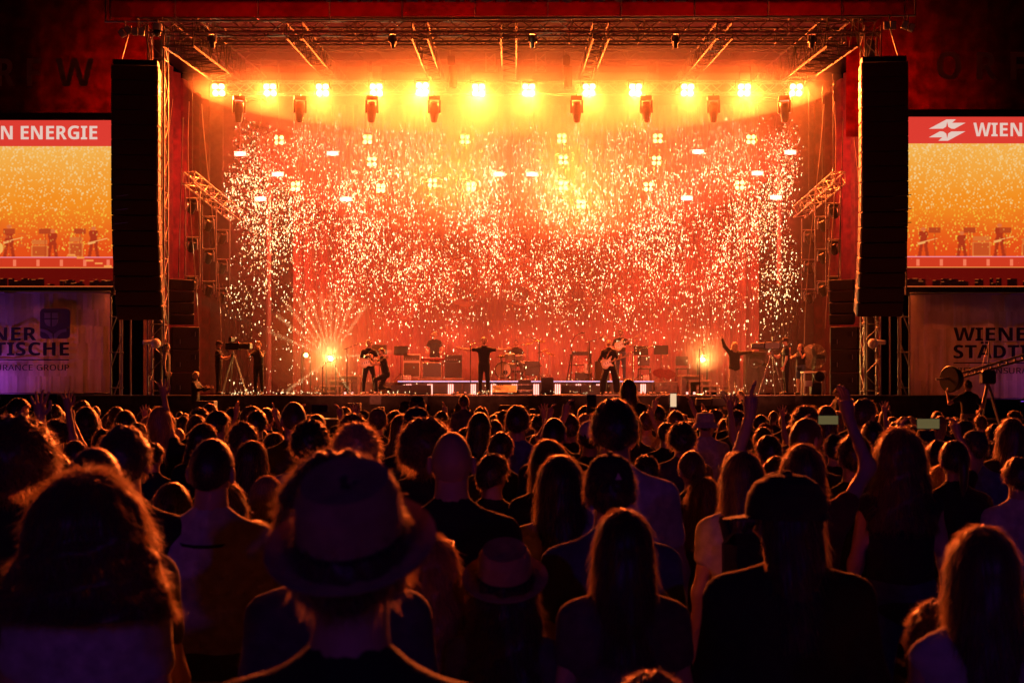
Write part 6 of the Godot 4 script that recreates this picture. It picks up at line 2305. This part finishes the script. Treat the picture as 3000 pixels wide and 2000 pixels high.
func build_protos():
	protos.man = figure_meshes({"cell": 0.024})
	protos.woman = figure_meshes({"cell": 0.024, "fem": true, "wide": 0.88, "sleeve": 0.4})
	protos.tank = figure_meshes({"cell": 0.024, "fem": true, "wide": 0.88, "sleeve": 0.0})
	protos.broad = figure_meshes({"cell": 0.02, "wide": 1.12, "bulk": 0.025, "sleeve": 1.9, "look": 0.0})
	protos.profile = figure_meshes({"cell": 0.02, "wide": 1.12, "bulk": 0.025, "sleeve": 1.9, "look": 1.25})
	protos.turned = figure_meshes({"cell": 0.02, "look": -0.9})
	protos.man_l = figure_meshes({"cell": 0.024, "look": 0.5, "nod": 0.12, "roll": 0.08})
	protos.woman_r = figure_meshes({"cell": 0.024, "fem": true, "wide": 0.88, "sleeve": 0.4, "look": -0.45, "nod": 0.1, "roll": -0.12})
	protos.phone = figure_meshes({"cell": 0.024, "arms": [[Vector3(-0.5, 0.62, -0.7), Vector3(0.42, 0.9, -0.25), Vector3(0.2, 1, -0.1)], [Vector3(0.5, 0.62, -0.7), Vector3(-0.42, 0.9, -0.25), Vector3(-0.2, 1, -0.1)]], "palms": [Vector3(1, 0, 0), Vector3(-1, 0, 0)], "curl": 0.55, "thumb": -1.0})
	protos.raise = figure_meshes({"cell": 0.024, "fem": true, "wide": 0.9, "sleeve": 0.3, "arms": [[Vector3(-0.55, 0.9, -0.25), Vector3(0.3, 1, 0.05), Vector3(0.05, 1, 0)], [Vector3(0.6, 0.9, -0.25), Vector3(-0.42, 1, 0.05), Vector3(-0.15, 1, 0)]], "palms": [Vector3(1, 0, 0.2), Vector3(-1, 0, 0.2)], "curl": 0.2, "spread": 0.3, "thumb": -1.0})
	protos.wave = figure_meshes({"cell": 0.024, "sleeve": 0.4, "arms": [[Vector3(-0.35, 1, -0.3), Vector3(-0.12, 1, 0.05), Vector3(-0.1, 1, 0)], [Vector3(0.25, -1, 0.05), Vector3(0.05, -1, -0.2)]], "palms": [Vector3(0.2, 0, -1), Vector3(-0.9, 0, 0.2)], "curl": 0.15, "spread": 0.5})
	protos.sit = figure_meshes({"cell": 0.02, "fem": true, "wide": 0.9, "legs": [[Vector3(-0.35, -0.1, -1), Vector3(-0.05, -1, 0.1)], [Vector3(0.35, -0.1, -1), Vector3(0.05, -1, 0.1)]], "seat": true, "seat_y": 0.82})
	for k in protos:
		protos[k].top = protos[k].joints.head.y + HEAD_R.y

func spectator(cx, top, w, kind: String, hm: String, proto := "man", shirt := "cloth_black", hat := "", hat_m := "felt", label := "", yaw := 0.0, skin := "skin") -> Node3D:
	var key: String = hat if hat != "" else kind
	var ppm: float = w / WREF[key]
	var h: float = EYE - (top - HZ) / ppm
	if h < 1.35:
		ppm = (top - HZ) / (EYE - 1.35)
		h = 1.35
	elif h > 1.96 and top > HZ + 4:
		ppm = (top - HZ) / maxf(EYE - 1.96, 0.005)
		ppm = w / WREF[key]
	var d: float = F / ppm
	if label == "" and proto == "man" and rng.randf() < 0.45:
		proto = "man_l" if rng.randf() < 0.6 else "turned"
	elif label == "" and proto == "woman" and rng.randf() < 0.45:
		proto = "woman_r"
	var ms: Dictionary = protos[proto]
	var s: float = h / (ms.top + LIFT[key])
	var lb := label
	var group := ""
	if lb == "":
		var hatw := ""
		if hat != "":
			hatw = " and a %s %s" % [{"felt": "dark", "straw": "straw", "cloth_white": "white", "cloth_red": "red", "cloth_navy": "navy", "cloth_grey": "grey", "cloth_sand": "sand-coloured"}[hat_m], {"cap": "cap", "bucket": "bucket hat", "fedora": "brimmed hat", "boater": "flat straw hat"}[hat]]
		lb = "spectator with %s %s hair%s in a %s top" % [HAIRWORD[kind], TONE[hm], hatw, CLOTH[shirt]]
		if kind == "bald":
			lb = "bald spectator in a plain %s top" % CLOTH[shirt]
		group = "crowd: " + lb.substr(15, 60)
	var t := thing("person", lb, "person", Vector3(sx(cx, d), 0, -d), yaw + rng.randf_range(-0.35, 0.35) * (1.0 if label == "" else 0.3), group)
	var lean := 1.0 if label == "" else 0.25
	t.rotation.z = rng.randf_range(-0.05, 0.05) * lean
	t.rotation.x = rng.randf_range(-0.03, 0.03) * lean
	t.scale = Vector3.ONE * s
	var fine := 1.0
	if ppm < 330: fine = 0.45
	if ppm > 480: fine = 1.8
	if ppm > 900: fine = 3.0
	var tr: String = ["cloth_denim", "cloth_black", "cloth_grey"][rng.randi() % 3]
	dress(t, ms, skin, shirt, tr, kind, hm, hat, hat_m, 1 + rng.randi() % 3, fine)
	return t

func phone_thing(px, py, ppm, portrait: bool, m, label) -> Node3D:
	var d: float = F / ppm
	var t := thing("smartphone", label, "phone", at(px, py, d), rng.randf_range(-0.1, 0.1), "")
	var sz := Vector3(0.078, 0.16, 0.009) if portrait else Vector3(0.16, 0.078, 0.009)
	var g := Geo.new()
	g.box(Vector3.ZERO, sz, Basis(), 0.003)
	part(t, "case", g, M.phone)
	g = Geo.new()
	g.box(Vector3(0, 0, 0.006), Vector3(sz.x - 0.01, sz.y - 0.012, 0.002))
	part(t, "display", g, m)
	return t
func holder(px, py, ppm, kind, hm, shirt, label, portrait, m, plabel, hair_seed := 1):
	# a person whose raised hands hold a phone at (px, py)
	var d: float = F / ppm
	var ms: Dictionary = protos.phone
	var mid: Vector3 = (ms.joints.wr[0] + ms.joints.wr[1]) * 0.5 + Vector3(0, 0.09, -0.01)
	var want: float = EYE + (HZ - py) / ppm
	var s: float = want / mid.y
	var t := thing("person", label, "person", Vector3(sx(px, d) - mid.x * s, 0, -d - mid.z * s))
	t.scale = Vector3.ONE * s
	dress(t, ms, "skin", shirt, "cloth_denim", kind, hm, "", null, hair_seed, 1.5)
	phone_thing(px, py, ppm, portrait, m, plabel)
func waver(px, py, ppm, proto, side, kind, hm, shirt, label, roll := 0.0):
	# a person whose raised fingertips reach (px, py); side 0 or 1
	var d: float = F / ppm
	var ms: Dictionary = protos[proto]
	var tip: Vector3 = ms.joints.wr[side] + ms.joints.hd[side].normalized() * 0.17
	var want: float = EYE + (HZ - py) / ppm
	var s: float = want / tip.y
	var t := thing("person", label, "person", Vector3(sx(px, d) - tip.x * s, 0, -d - tip.z * s))
	t.scale = Vector3.ONE * s
	dress(t, ms, "skin", shirt, "cloth_denim", kind, hm, "", null, 2, 2.0)

func build_crowd():
	rng.seed = 4
	var hd := "hair_dark"
	var hb := "hair_brown"
	var hl := "hair_blond"
	var k := "cloth_black"
	# left block
	var rows := [
		[37, 1165, 57, "short", hd, "turned", k], [8, 1187, 50, "short", hb, "man", "cloth_navy"], [172, 1184, 46, "curly", hd, "man", k], [216, 1172, 52, "short", hb, "man", "cloth_grey"],
		[272, 1190, 66, "bob", hd, "woman", k], [322, 1209, 40, "long", hb, "woman", "cloth_red"], [341, 1190, 48, "short", hb, "man", "cloth_olive"], [385, 1200, 60, "long", hd, "woman", k],
		[432, 1192, 38, "short", hd, "man", k], [425, 1204, 38, "short", hb, "man", "cloth_grey"], [452, 1228, 50, "long", hb, "woman", k], [418, 1236, 64, "short", hd, "man", "cloth_navy"],
		[172, 1221, 72, "spiky", hd, "man", k], [220, 1243, 34, "bob", hd, "woman", k], [193, 1288, 78, "bob", hb, "woman", "cloth_grey"], [165, 1310, 62, "short", hb, "woman", k],
		[465, 1413, 128, "pony", hd, "woman", "cloth_navy"],
		[624, 1181, 46, "short", hb, "man", "cloth_grey"], [592, 1193, 62, "curly", hd, "man", k], [640, 1202, 66, "short", hd, "man", "cloth_olive"], [672, 1194, 46, "curly", hd, "man", "cloth_navy"],
		[525, 1205, 24, "short", hd, "man", k], [545, 1210, 30, "short", hb, "man", k], [548, 1217, 38, "long", hd, "woman", k], [725, 1200, 60, "short", hd, "man", k],
		[755, 1188, 54, "short", hb, "man", "cloth_grey"], [775, 1200, 46, "short", hb, "man", "cloth_red"], [797, 1194, 48, "pony", hd, "woman", k], [844, 1176, 70, "buzz", hb, "man", "cloth_grey"],
		[585, 1238, 80, "bob", hd, "woman", k], [677, 1230, 86, "spiky", hb, "man", k], [765, 1252, 56, "short", hb, "man", k], [812, 1266, 80, "long", hd, "woman", "cloth_navy"], [740, 1289, 94, "long", hd, "woman", k],
		[918, 1214, 42, "short", hb, "man", "cloth_grey"], [1000, 1204, 82, "spiky", hb, "man", "cloth_olive"],
		[1041, 1199, 44, "short", hd, "man", k, "cap", "felt"], [1085, 1192, 52, "short", hd, "man", "cloth_navy", "cap", "cloth_grey"], [1124, 1197, 42, "short", hb, "man", k], [1138, 1201, 54, "long", hd, "woman", k], [1160, 1212, 60, "long", hb, "woman", "cloth_grey"],
		[1283, 1204, 44, "short", hd, "man", "cloth_grey"], [1411, 1190, 44, "bun", hd, "woman", k], [1413, 1206, 62, "long", hd, "woman", k], [1473, 1206, 32, "short", hd, "man", k], [1466, 1229, 48, "short", hd, "man", "cloth_olive"],
		[1353, 1250, 60, "bob", hd, "woman", k], [1445, 1265, 78, "short", hd, "man", k], [1482, 1259, 66, "long", hd, "woman", "cloth_grey"], [1428, 1328, 102, "short", hd, "turned", k],
		[1566, 1214, 50, "curly", hd, "man", "cloth_grey"], [1702, 1188, 42, "long", hd, "woman", k], [1642, 1209, 60, "short", hb, "man", k], [1643, 1222, 72, "buzz", hd, "man", k],
		[1888, 1205, 50, "short", hb, "man", "cloth_white"], [1916, 1187, 40, "short", hd, "man", k], [1985, 1205, 36, "short", hd, "man", k, "cap", "felt"], [1940, 1237, 56, "short", hd, "man", k], [1996, 1236, 88, "curly", hd, "man", "cloth_grey"],
		[1635, 1286, 112, "long", hd, "woman", k],
		[2112, 1225, 48, "long", hd, "woman", k], [2160, 1180, 46, "short", hd, "man", k], [2160, 1199, 52, "short", hb, "turned", k], [2222, 1214, 40, "short", hd, "man", k], [2245, 1274, 80, "short", hd, "man", "cloth_navy"],
		[2330, 1181, 70, "spiky", hb, "man", "cloth_grey"], [2330, 1222, 88, "buzz", hb, "man", "cloth_navy"], [2408, 1187, 58, "long", hb, "woman", k], [2466, 1268, 104, "short", hd, "man", k], [2395, 1273, 46, "bob", hb, "woman", k], [2520, 1278, 64, "bob", hd, "woman", "cloth_grey"],
		[2570, 1216, 32, "short", hd, "man", k], [2604, 1220, 40, "short", hb, "man", "cloth_grey"], [2560, 1232, 70, "short", hd, "man", k], [2640, 1234, 42, "short", hd, "man", k], [2793, 1290, 92, "pony", hd, "woman", k], [2868, 1290, 70, "short", hd, "man", k],
		[2945, 1224, 82, "long", hb, "woman", k], [2797, 1221, 32, "short", hb, "man", "cloth_grey"], [2830, 1228, 52, "short", hd, "man", k, "cap", "felt"], [2887, 1214, 38, "spiky", hb, "man", "cloth_olive"], [2995, 1250, 66, "curly", hb, "man", k]]
	for r in rows:
		spectator(r[0], r[1], r[2], r[3], r[4], r[5], r[6], r[7] if r.size() > 7 else "", r[8] if r.size() > 8 else "felt")
	# the ones with a look of their own
	spectator(472, 1190, 66, "long", hl, "woman", k, "", "", "woman with long straight blond hair falling over a black top")
	spectator(365, 1245, 150, "short", hb, "man", k, "", "", "man with thick brown hair swept back, standing before the blond woman's row")
	spectator(270, 1226, 72, "short", hd, "man", k, "bucket", "cloth_white", "person in a pale bucket hat and black top in the left crowd")
	spectator(45, 1215, 230, "fluffy", hb, "broad", k, "", "", "broad person with a huge brown bush of hair at the crowd's left edge")
	spectator(268, 1308, 165, "buzz", hb, "man", "cloth_grey", "", "", "man with cropped brown hair in a grey top behind the wild-haired woman")
	spectator(265, 1368, 345, "mane", hb, "woman", "cloth_white", "", "", "woman in a white top with a wild mane of brown hair to her shoulders")
	var polo := spectator(608, 1282, 133, "buzz", hd, "man", "cloth_white", "", "", "man with cropped hair in a white polo shirt with two dark collar stripes")
	stripes(polo)
	spectator(702, 1348, 78, "wavy", hb, "woman", k, "", "", "woman with wavy brown hair beside the man in the striped white polo")
	spectator(735, 1524, 150, "long", hd, "tank", k, "", "", "woman with long black hair in a sleeveless black top, beside the hat wearer")
	spectator(910, 1229, 112, "curly", hd, "man", "cloth_blue", "", "", "man with dark curls to his nape in a blue shirt")
	var gl := spectator(1050, 1228, 132, "spiky", hl, "man", k, "", "", "man with tousled blond hair and thin spectacles")
	glasses(gl, 0.0)
	spectator(1010, 1320, 345, "fluffy", hb, "man", "cloth_grey", "", "", "man with bushy brown hair standing right in front of the straw-hat wearer")
	spectator(1190, 1180, 56, "short", hd, "man", k, "fedora", "felt", "person in a small dark brimmed hat beside a taller brimmed hat")
	spectator(1226, 1167, 70, "short", hd, "man", k, "fedora", "felt", "tall person in a high dark brimmed hat beside a smaller one")
	spectator(1222, 1188, 78, "short", hd, "man", "cloth_navy", "cap", "cloth_navy", "person in a smooth navy cap below the two brimmed hats")
	spectator(1350, 1183, 68, "short", hd, "man", k, "fedora", "felt", "person in a dark brimmed hat just in front of the child on shoulders")
	spectator(1513, 1186, 70, "short", hd, "man", "cloth_blue", "", "", "man with short dark hair and a bright blue shirt in mid crowd")
	spectator(1245, 1222, 158, "fluffy", hb, "man", k, "", "", "person with a wide frizzy brown mop behind the bald man")
	spectator(1314, 1263, 126, "bald", hd, "man", k, "", "", "bald man in a black top with both ears lit")
	spectator(1730, 1229, 70, "short", hd, "man", k, "cap", "cloth_white", "person in a pale cap worn beside the tall man in white")
	spectator(1815, 1166, 128, "short", hd, "man", "cloth_white", "", "", "very tall man with wavy dark hair in a white T-shirt")
	spectator(2005, 1214, 52, "short", hd, "man", k, "boater", "straw", "person in a glowing flat straw hat")
	spectator(1632, 1332, 142, "long", hd, "woman", "cloth_white", "", "", "woman in a white top with smooth black hair past her shoulders")
	var cp := spectator(1803, 1322, 150, "short", hd, "man", "cloth_blue", "cap", "felt", "person in a black cap with a tiny pale mark and a blue shirt", PI * 0.0)
	cap_mark(cp)
	spectator(1694, 1435, 112, "bun", hb, "turned", k, "", "", "person with knotted brown hair and face turned aside in front of the dark cap")
	spectator(2065, 1208, 80, "short", hd, "man", "cloth_white", "bucket", "cloth_white", "person in a white T-shirt and white bucket hat")
	spectator(2240, 1237, 48, "short", hd, "man", k, "cap", "cloth_red", "person in a dark red cap between the raised arms")
	var bp := spectator(2190, 1320, 130, "long", hb, "woman", "cloth_white", "", "", "woman with parted brown hair, a white top and a dark backpack")
	backpack(bp)
	spectator(2068, 1396, 120, "wavy", hb, "woman", k, "", "", "woman with wavy brown hair to the left of the backpack wearer")
	spectator(2315, 1402, 166, "long", hd, "profile", k, "cap", "felt", "person in profile with a black cap, long hair and a wide black jacket")
	spectator(2531, 1167, 68, "short", hb, "turned", "cloth_blue", "", "", "tall man with short brown hair in a blue top by the tower")
	spectator(2640, 1250, 140, "wavy", hb, "tank", k, "", "", "woman with long wavy brown hair in a sleeveless black top")
	spectator(2856, 1256, 74, "short", hd, "man", "cloth_blue", "cap", "cloth_navy", "person in a navy cap and blue shirt near the camera crane")
	spectator(2712, 1258, 84, "short", hd, "man", "cloth_navy", "bucket", "cloth_navy", "person in a navy bucket hat beside the wavy-haired woman")
	spectator(2985, 1338, 96, "short", hb, "man", "cloth_white", "", "", "man in a white T-shirt at the crowd's right edge")
	spectator(2890, 1540, 225, "long", hb, "tank", "cloth_white", "", "", "woman with smooth brown hair in a sleeveless white top")
	spectator(2735, 1760, 160, "curly", hb, "woman", k, "", "", "curly-haired person half hidden behind the woman in sleeveless white")
	# nearest row
	spectator(1017, 1387, 497, "short", hb, "man", k, "fedora", "straw", "person in a broad pale straw hat with a dark band")
	var bw := spectator(1262, 1562, 215, "wavy", hl, "woman", k, "", "", "woman with wavy blond hair and spectacles pushed up, beside the straw hat")
	glasses(bw, 0.09)
	spectator(1468, 1618, 250, "wavy", hd, "woman", "cloth_grey", "fedora", "straw", "woman in a tilted straw hat and grey top, next to the blond woman")
	spectator(1825, 1490, 190, "long", hd, "woman", "cloth_grey", "", "", "woman in a grey top with very smooth long black hair")
	spectator(1925, 1975, 200, "curly", hb, "woman", k, "", "", "short curly-haired person whose crown only just shows below everyone")
	# riders on shoulders
	rider(1359, 1157, 30, 0.62, "short", hb, "cloth_grey", "small child riding on someone's shoulders before the stage")
	rider(1842, 1110, 46, 1.0, "long", hd, "cloth_black", "long-haired rider sitting on a friend's shoulders above the crowd")
	# raised hands and phones
	waver(110, 1141, 560, "wave", 0, "short", hd, "cloth_navy", "person on the left stretching up one flat hand")
	waver(192, 1139, 380, "wave", 0, "short", hd, k, "person waving one hand in front of the violet banner")
	waver(474, 1108, 330, "wave", 0, "short", hb, k, "person with one bare arm raised and fingers spread")
	holder(135, 1203, 360, "short", hd, k, "person holding up an upright phone before the left banner", true, M.glass, "black upright phone held up before the left banner")
	holder(936, 1197, 300, "short", hd, "cloth_grey", "person holding a sideways phone over the crowd with both hands", false, M.glass, "black sideways phone held over the crowd")
	holder(1973, 1172, 260, "short", hb, k, "person filming with a bright upright phone", true, M.phone_screen, "upright phone with a bright screen above the crowd")
	holder(1733, 1185, 360, "bob", hd, k, "person lifting a dark phone beside the tall man", true, M.glass, "dark upright phone lifted beside the tall man")
	holder(1672, 1196, 300, "short", hd, "cloth_grey", "person raising a dark phone near mid crowd", true, M.glass, "dark upright phone raised near mid crowd")
	holder(2427, 1230, 380, "short", hd, k, "person filming sideways with a dim phone near the right wing", false, M.phone_dim, "sideways phone with a dim greenish screen")
	holder(2720, 1241, 430, "short", hd, k, "person filming sideways below the camera crane", false, M.phone_dim, "sideways phone with a dim screen below the camera crane")
	waver(2203, 1112, 640, "raise", 0, "long", hb, "cloth_red", "person clapping with both long bare arms high in the air")
	waver(2135, 1150, 330, "wave", 0, "short", hd, k, "person with one arm up in front of the pit camera")
	# more hands in the air towards the stage
	rng.seed = 8
	var far := ["beside the two brimmed hats", "left of the singer's monitors", "behind the child on shoulders", "before the pedal boards", "near the pit camera", "under the right stairs", "by the left tower", "before the left pole", "by the right wing table"]
	var fx := [1036, 1300, 1590, 1905, 2290, 2060, 420, 800, 2590]
	for i in 9:
		waver(fx[i], 1172 + rng.randf_range(0, 14), rng.randf_range(225, 300), "wave" if i % 2 == 0 else "raise", i % 2, ["short", "bob", "curly"][i % 3], [hd, hb][i % 2], ["cloth_black", "cloth_grey", "cloth_navy"][i % 3], "far spectator with raised hands %s" % far[i])
	# filler rows deep between them, so that no ground shows
	rng.seed = 15
	var kinds := ["short", "short", "long", "bob", "curly", "pony", "buzz", "wavy"]
	for row in 7:
		var ppm: float = [175.0, 205.0, 245.0, 300.0, 380.0, 500.0, 700.0][row]
		var n: int = [26, 21, 15, 12, 10, 7, 4][row]
		for i in n:
			var px := (i + 0.5 + rng.randf_range(-0.35, 0.35)) * 3000.0 / n
			var hgt := rng.randf_range(1.52, 1.76) if row < 4 else rng.randf_range(1.46, 1.62)
			var kd: String = kinds[rng.randi() % 8]
			var pr := "woman" if kd in ["long", "bob", "wavy", "pony"] else "man"
			spectator(px, HZ + (EYE - hgt) * ppm, WREF[kd] * ppm, kd, [hd, hb, hd, hb, hl][rng.randi() % 5], pr, ["cloth_black", "cloth_grey", "cloth_navy", "cloth_black", "cloth_olive"][rng.randi() % 5])

func rider(px, top, w, s, kind, hm, shirt, label):
	var ppm: float = w / (WREF[kind] * s)
	var d: float = F / ppm
	var h: float = EYE - (top - HZ) / ppm
	var ms: Dictionary = protos.sit
	var t := thing("person", label, "person", Vector3(sx(px, d), h - (ms.top + LIFT[kind]) * s, -d))
	t.scale = Vector3.ONE * s
	dress(t, ms, "skin", shirt, "cloth_denim", kind, hm, "", null, 1, 1.5)
	# the carrier, head between the rider's knees
	var seat: float = h - (ms.top + LIFT[kind]) * s
	var cm: Dictionary = protos.man
	var cs: float = (seat + 0.16 * s) / 1.5
	var c := thing("person", "carrier under the %s" % label.split(" sitting")[0].split(" riding")[0], "person", Vector3(sx(px, d), 0, -d - 0.16))
	c.scale = Vector3.ONE * cs
	dress(c, cm, "skin", "cloth_navy", "cloth_denim", "short", "hair_dark", "", null, 2, 1.0)
func stripes(t):
	var ms: Dictionary = protos.man
	var j: Dictionary = ms.joints
	for k in 2:
		var g := Geo.new()
		var c: Vector3 = j.neck + Vector3(0, -0.01 - 0.05 * k, 0.0)
		g.lathe(c, [[0.075 + 0.05 * k, -0.006], [0.075 + 0.05 * k, 0.006]], 18, Basis(Vector3.RIGHT, 0.25), Vector2(1.0 + 0.15 * k, 0.95))
		part(t, "collar_stripe", g, M.cloth_black)
func glasses(t, up):
	var j: Dictionary = protos.man.joints
	var g := Geo.new()
	for s in [-1, 1]:
		var p := []
		for k in 13:
			var a := TAU * k / 12.0
			p.append(j.head + Vector3(s * 0.036 + cos(a) * 0.028, 0.012 + up + sin(a) * 0.022, -0.112 + up * 0.5))
		g.tube(p, 0.0025, 5, false)
		g.tube([j.head + Vector3(s * 0.066, 0.015 + up, -0.11 + up * 0.5), j.head + Vector3(s * 0.097, 0.015 + up, -0.03 + up * 0.3), j.head + Vector3(s * 0.092, 0.0 + up, 0.04 + up * 0.3)], 0.003, 5)
	part(t, "spectacles", g, M.steel)
func cap_mark(t):
	var j: Dictionary = protos.man.joints
	var g := Geo.new()
	g.prism(PackedVector2Array([Vector2(-0.012, -0.01), Vector2(0.012, -0.01), Vector2(0.0, 0.014)]), 0.004, Transform3D(Basis(Vector3.UP, 0.3), j.head + Vector3(0.028, 0.07, 0.105)))
	part(t, "cap_mark", g, M.cloth_white)
func backpack(t):
	var j: Dictionary = protos.woman.joints
	var g := Geo.new()
	g.box(j.chest + Vector3(0, -0.14, 0.2), Vector3(0.29, 0.4, 0.15), Basis(), 0.05)
	var b := part(t, "backpack", g, M.cloth_black)
	g = Geo.new()
	g.box(j.chest + Vector3(0, -0.2, 0.285), Vector3(0.21, 0.2, 0.05), Basis(), 0.02)
	part(b, "pocket", g, M.cloth_navy)
	for s in [-1, 1]:
		g = Geo.new()
		g.tube([j.chest + Vector3(s * 0.1, -0.02, 0.15), j.chest + Vector3(s * 0.115, 0.1, 0.09), j.chest + Vector3(s * 0.11, 0.12, -0.04), j.chest + Vector3(s * 0.1, 0.0, -0.13)], 0.022, 6)
		part(b, "strap", g, M.cloth_black)
	g = Geo.new()
	g.tube([j.chest + Vector3(-0.05, 0.06, 0.2), j.chest + Vector3(-0.035, 0.1, 0.21), j.chest + Vector3(0.035, 0.1, 0.21), j.chest + Vector3(0.05, 0.06, 0.2)], 0.01, 6)
	part(b, "loop", g, M.cloth_black)

const LAMP_E := 440.0
const LOW_E := 24.0
const BAR_E := 26.0
const HEAD_E := 26.0
const WASH_E := 40.0
const FLOOR_E := 6.0
const BEAM_E := 380.0
const VIOLET_E := 5.5
const FOH_E := 8.0
const HAZE := 0.009
const WISP := 0.08
const CLOUD := 0.055
const PUFF := 0.05
const FRONT_E := 3200.0
const SMOKE := 0.16

func _ready():
	var cam := Camera3D.new()
	cam.name = "camera"
	add_child(cam)
	cam.position = Vector3(0, EYE, 0)
	var att := CameraAttributesPhysical.new()
	att.frustum_focal_length = 49.0
	att.frustum_focus_distance = 45.0
	att.frustum_near = 0.1
	att.frustum_far = 500.0
	att.exposure_aperture = 6.0
	cam.attributes = att
	cam.near = 0.1
	cam.far = 500.0
	cam.set_frustum(0.1 * 2000.0 / F, Vector2(0, 0.1 * (HZ - 1000.0) / F), 0.1, 500.0)
	cam.current = true
	var we := WorldEnvironment.new()
	we.name = "world_environment"
	var env := Environment.new()
	env.background_mode = Environment.BG_SKY
	var sky := Sky.new()
	var sm := ProceduralSkyMaterial.new()
	sm.sky_top_color = Color(0.03, 0.03, 0.06)
	sm.sky_horizon_color = Color(0.07, 0.05, 0.07)
	sm.ground_bottom_color = Color(0.01, 0.01, 0.01)
	sm.ground_horizon_color = Color(0.03, 0.02, 0.03)
	sky.sky_material = sm
	env.sky = sky
	env.background_energy_multiplier = 0.12 / EXPOSURE
	env.tonemap_mode = Environment.TONE_MAPPER_LINEAR
	env.tonemap_exposure = EXPOSURE
	env.volumetric_fog_enabled = true
	env.volumetric_fog_density = 0.0
	env.sdfgi_enabled = true
	env.ssao_enabled = true
	env.ssil_enabled = true
	we.environment = env
	add_child(we)
	build_materials()
	build_stage()
	build_roof()
	build_lamps()
	build_haze()
	build_sparks()
	build_screens()
	build_wings()
	build_people_materials()
	build_protos()
	build_crowd()
	build_band()
	build_crew()
	build_foh()
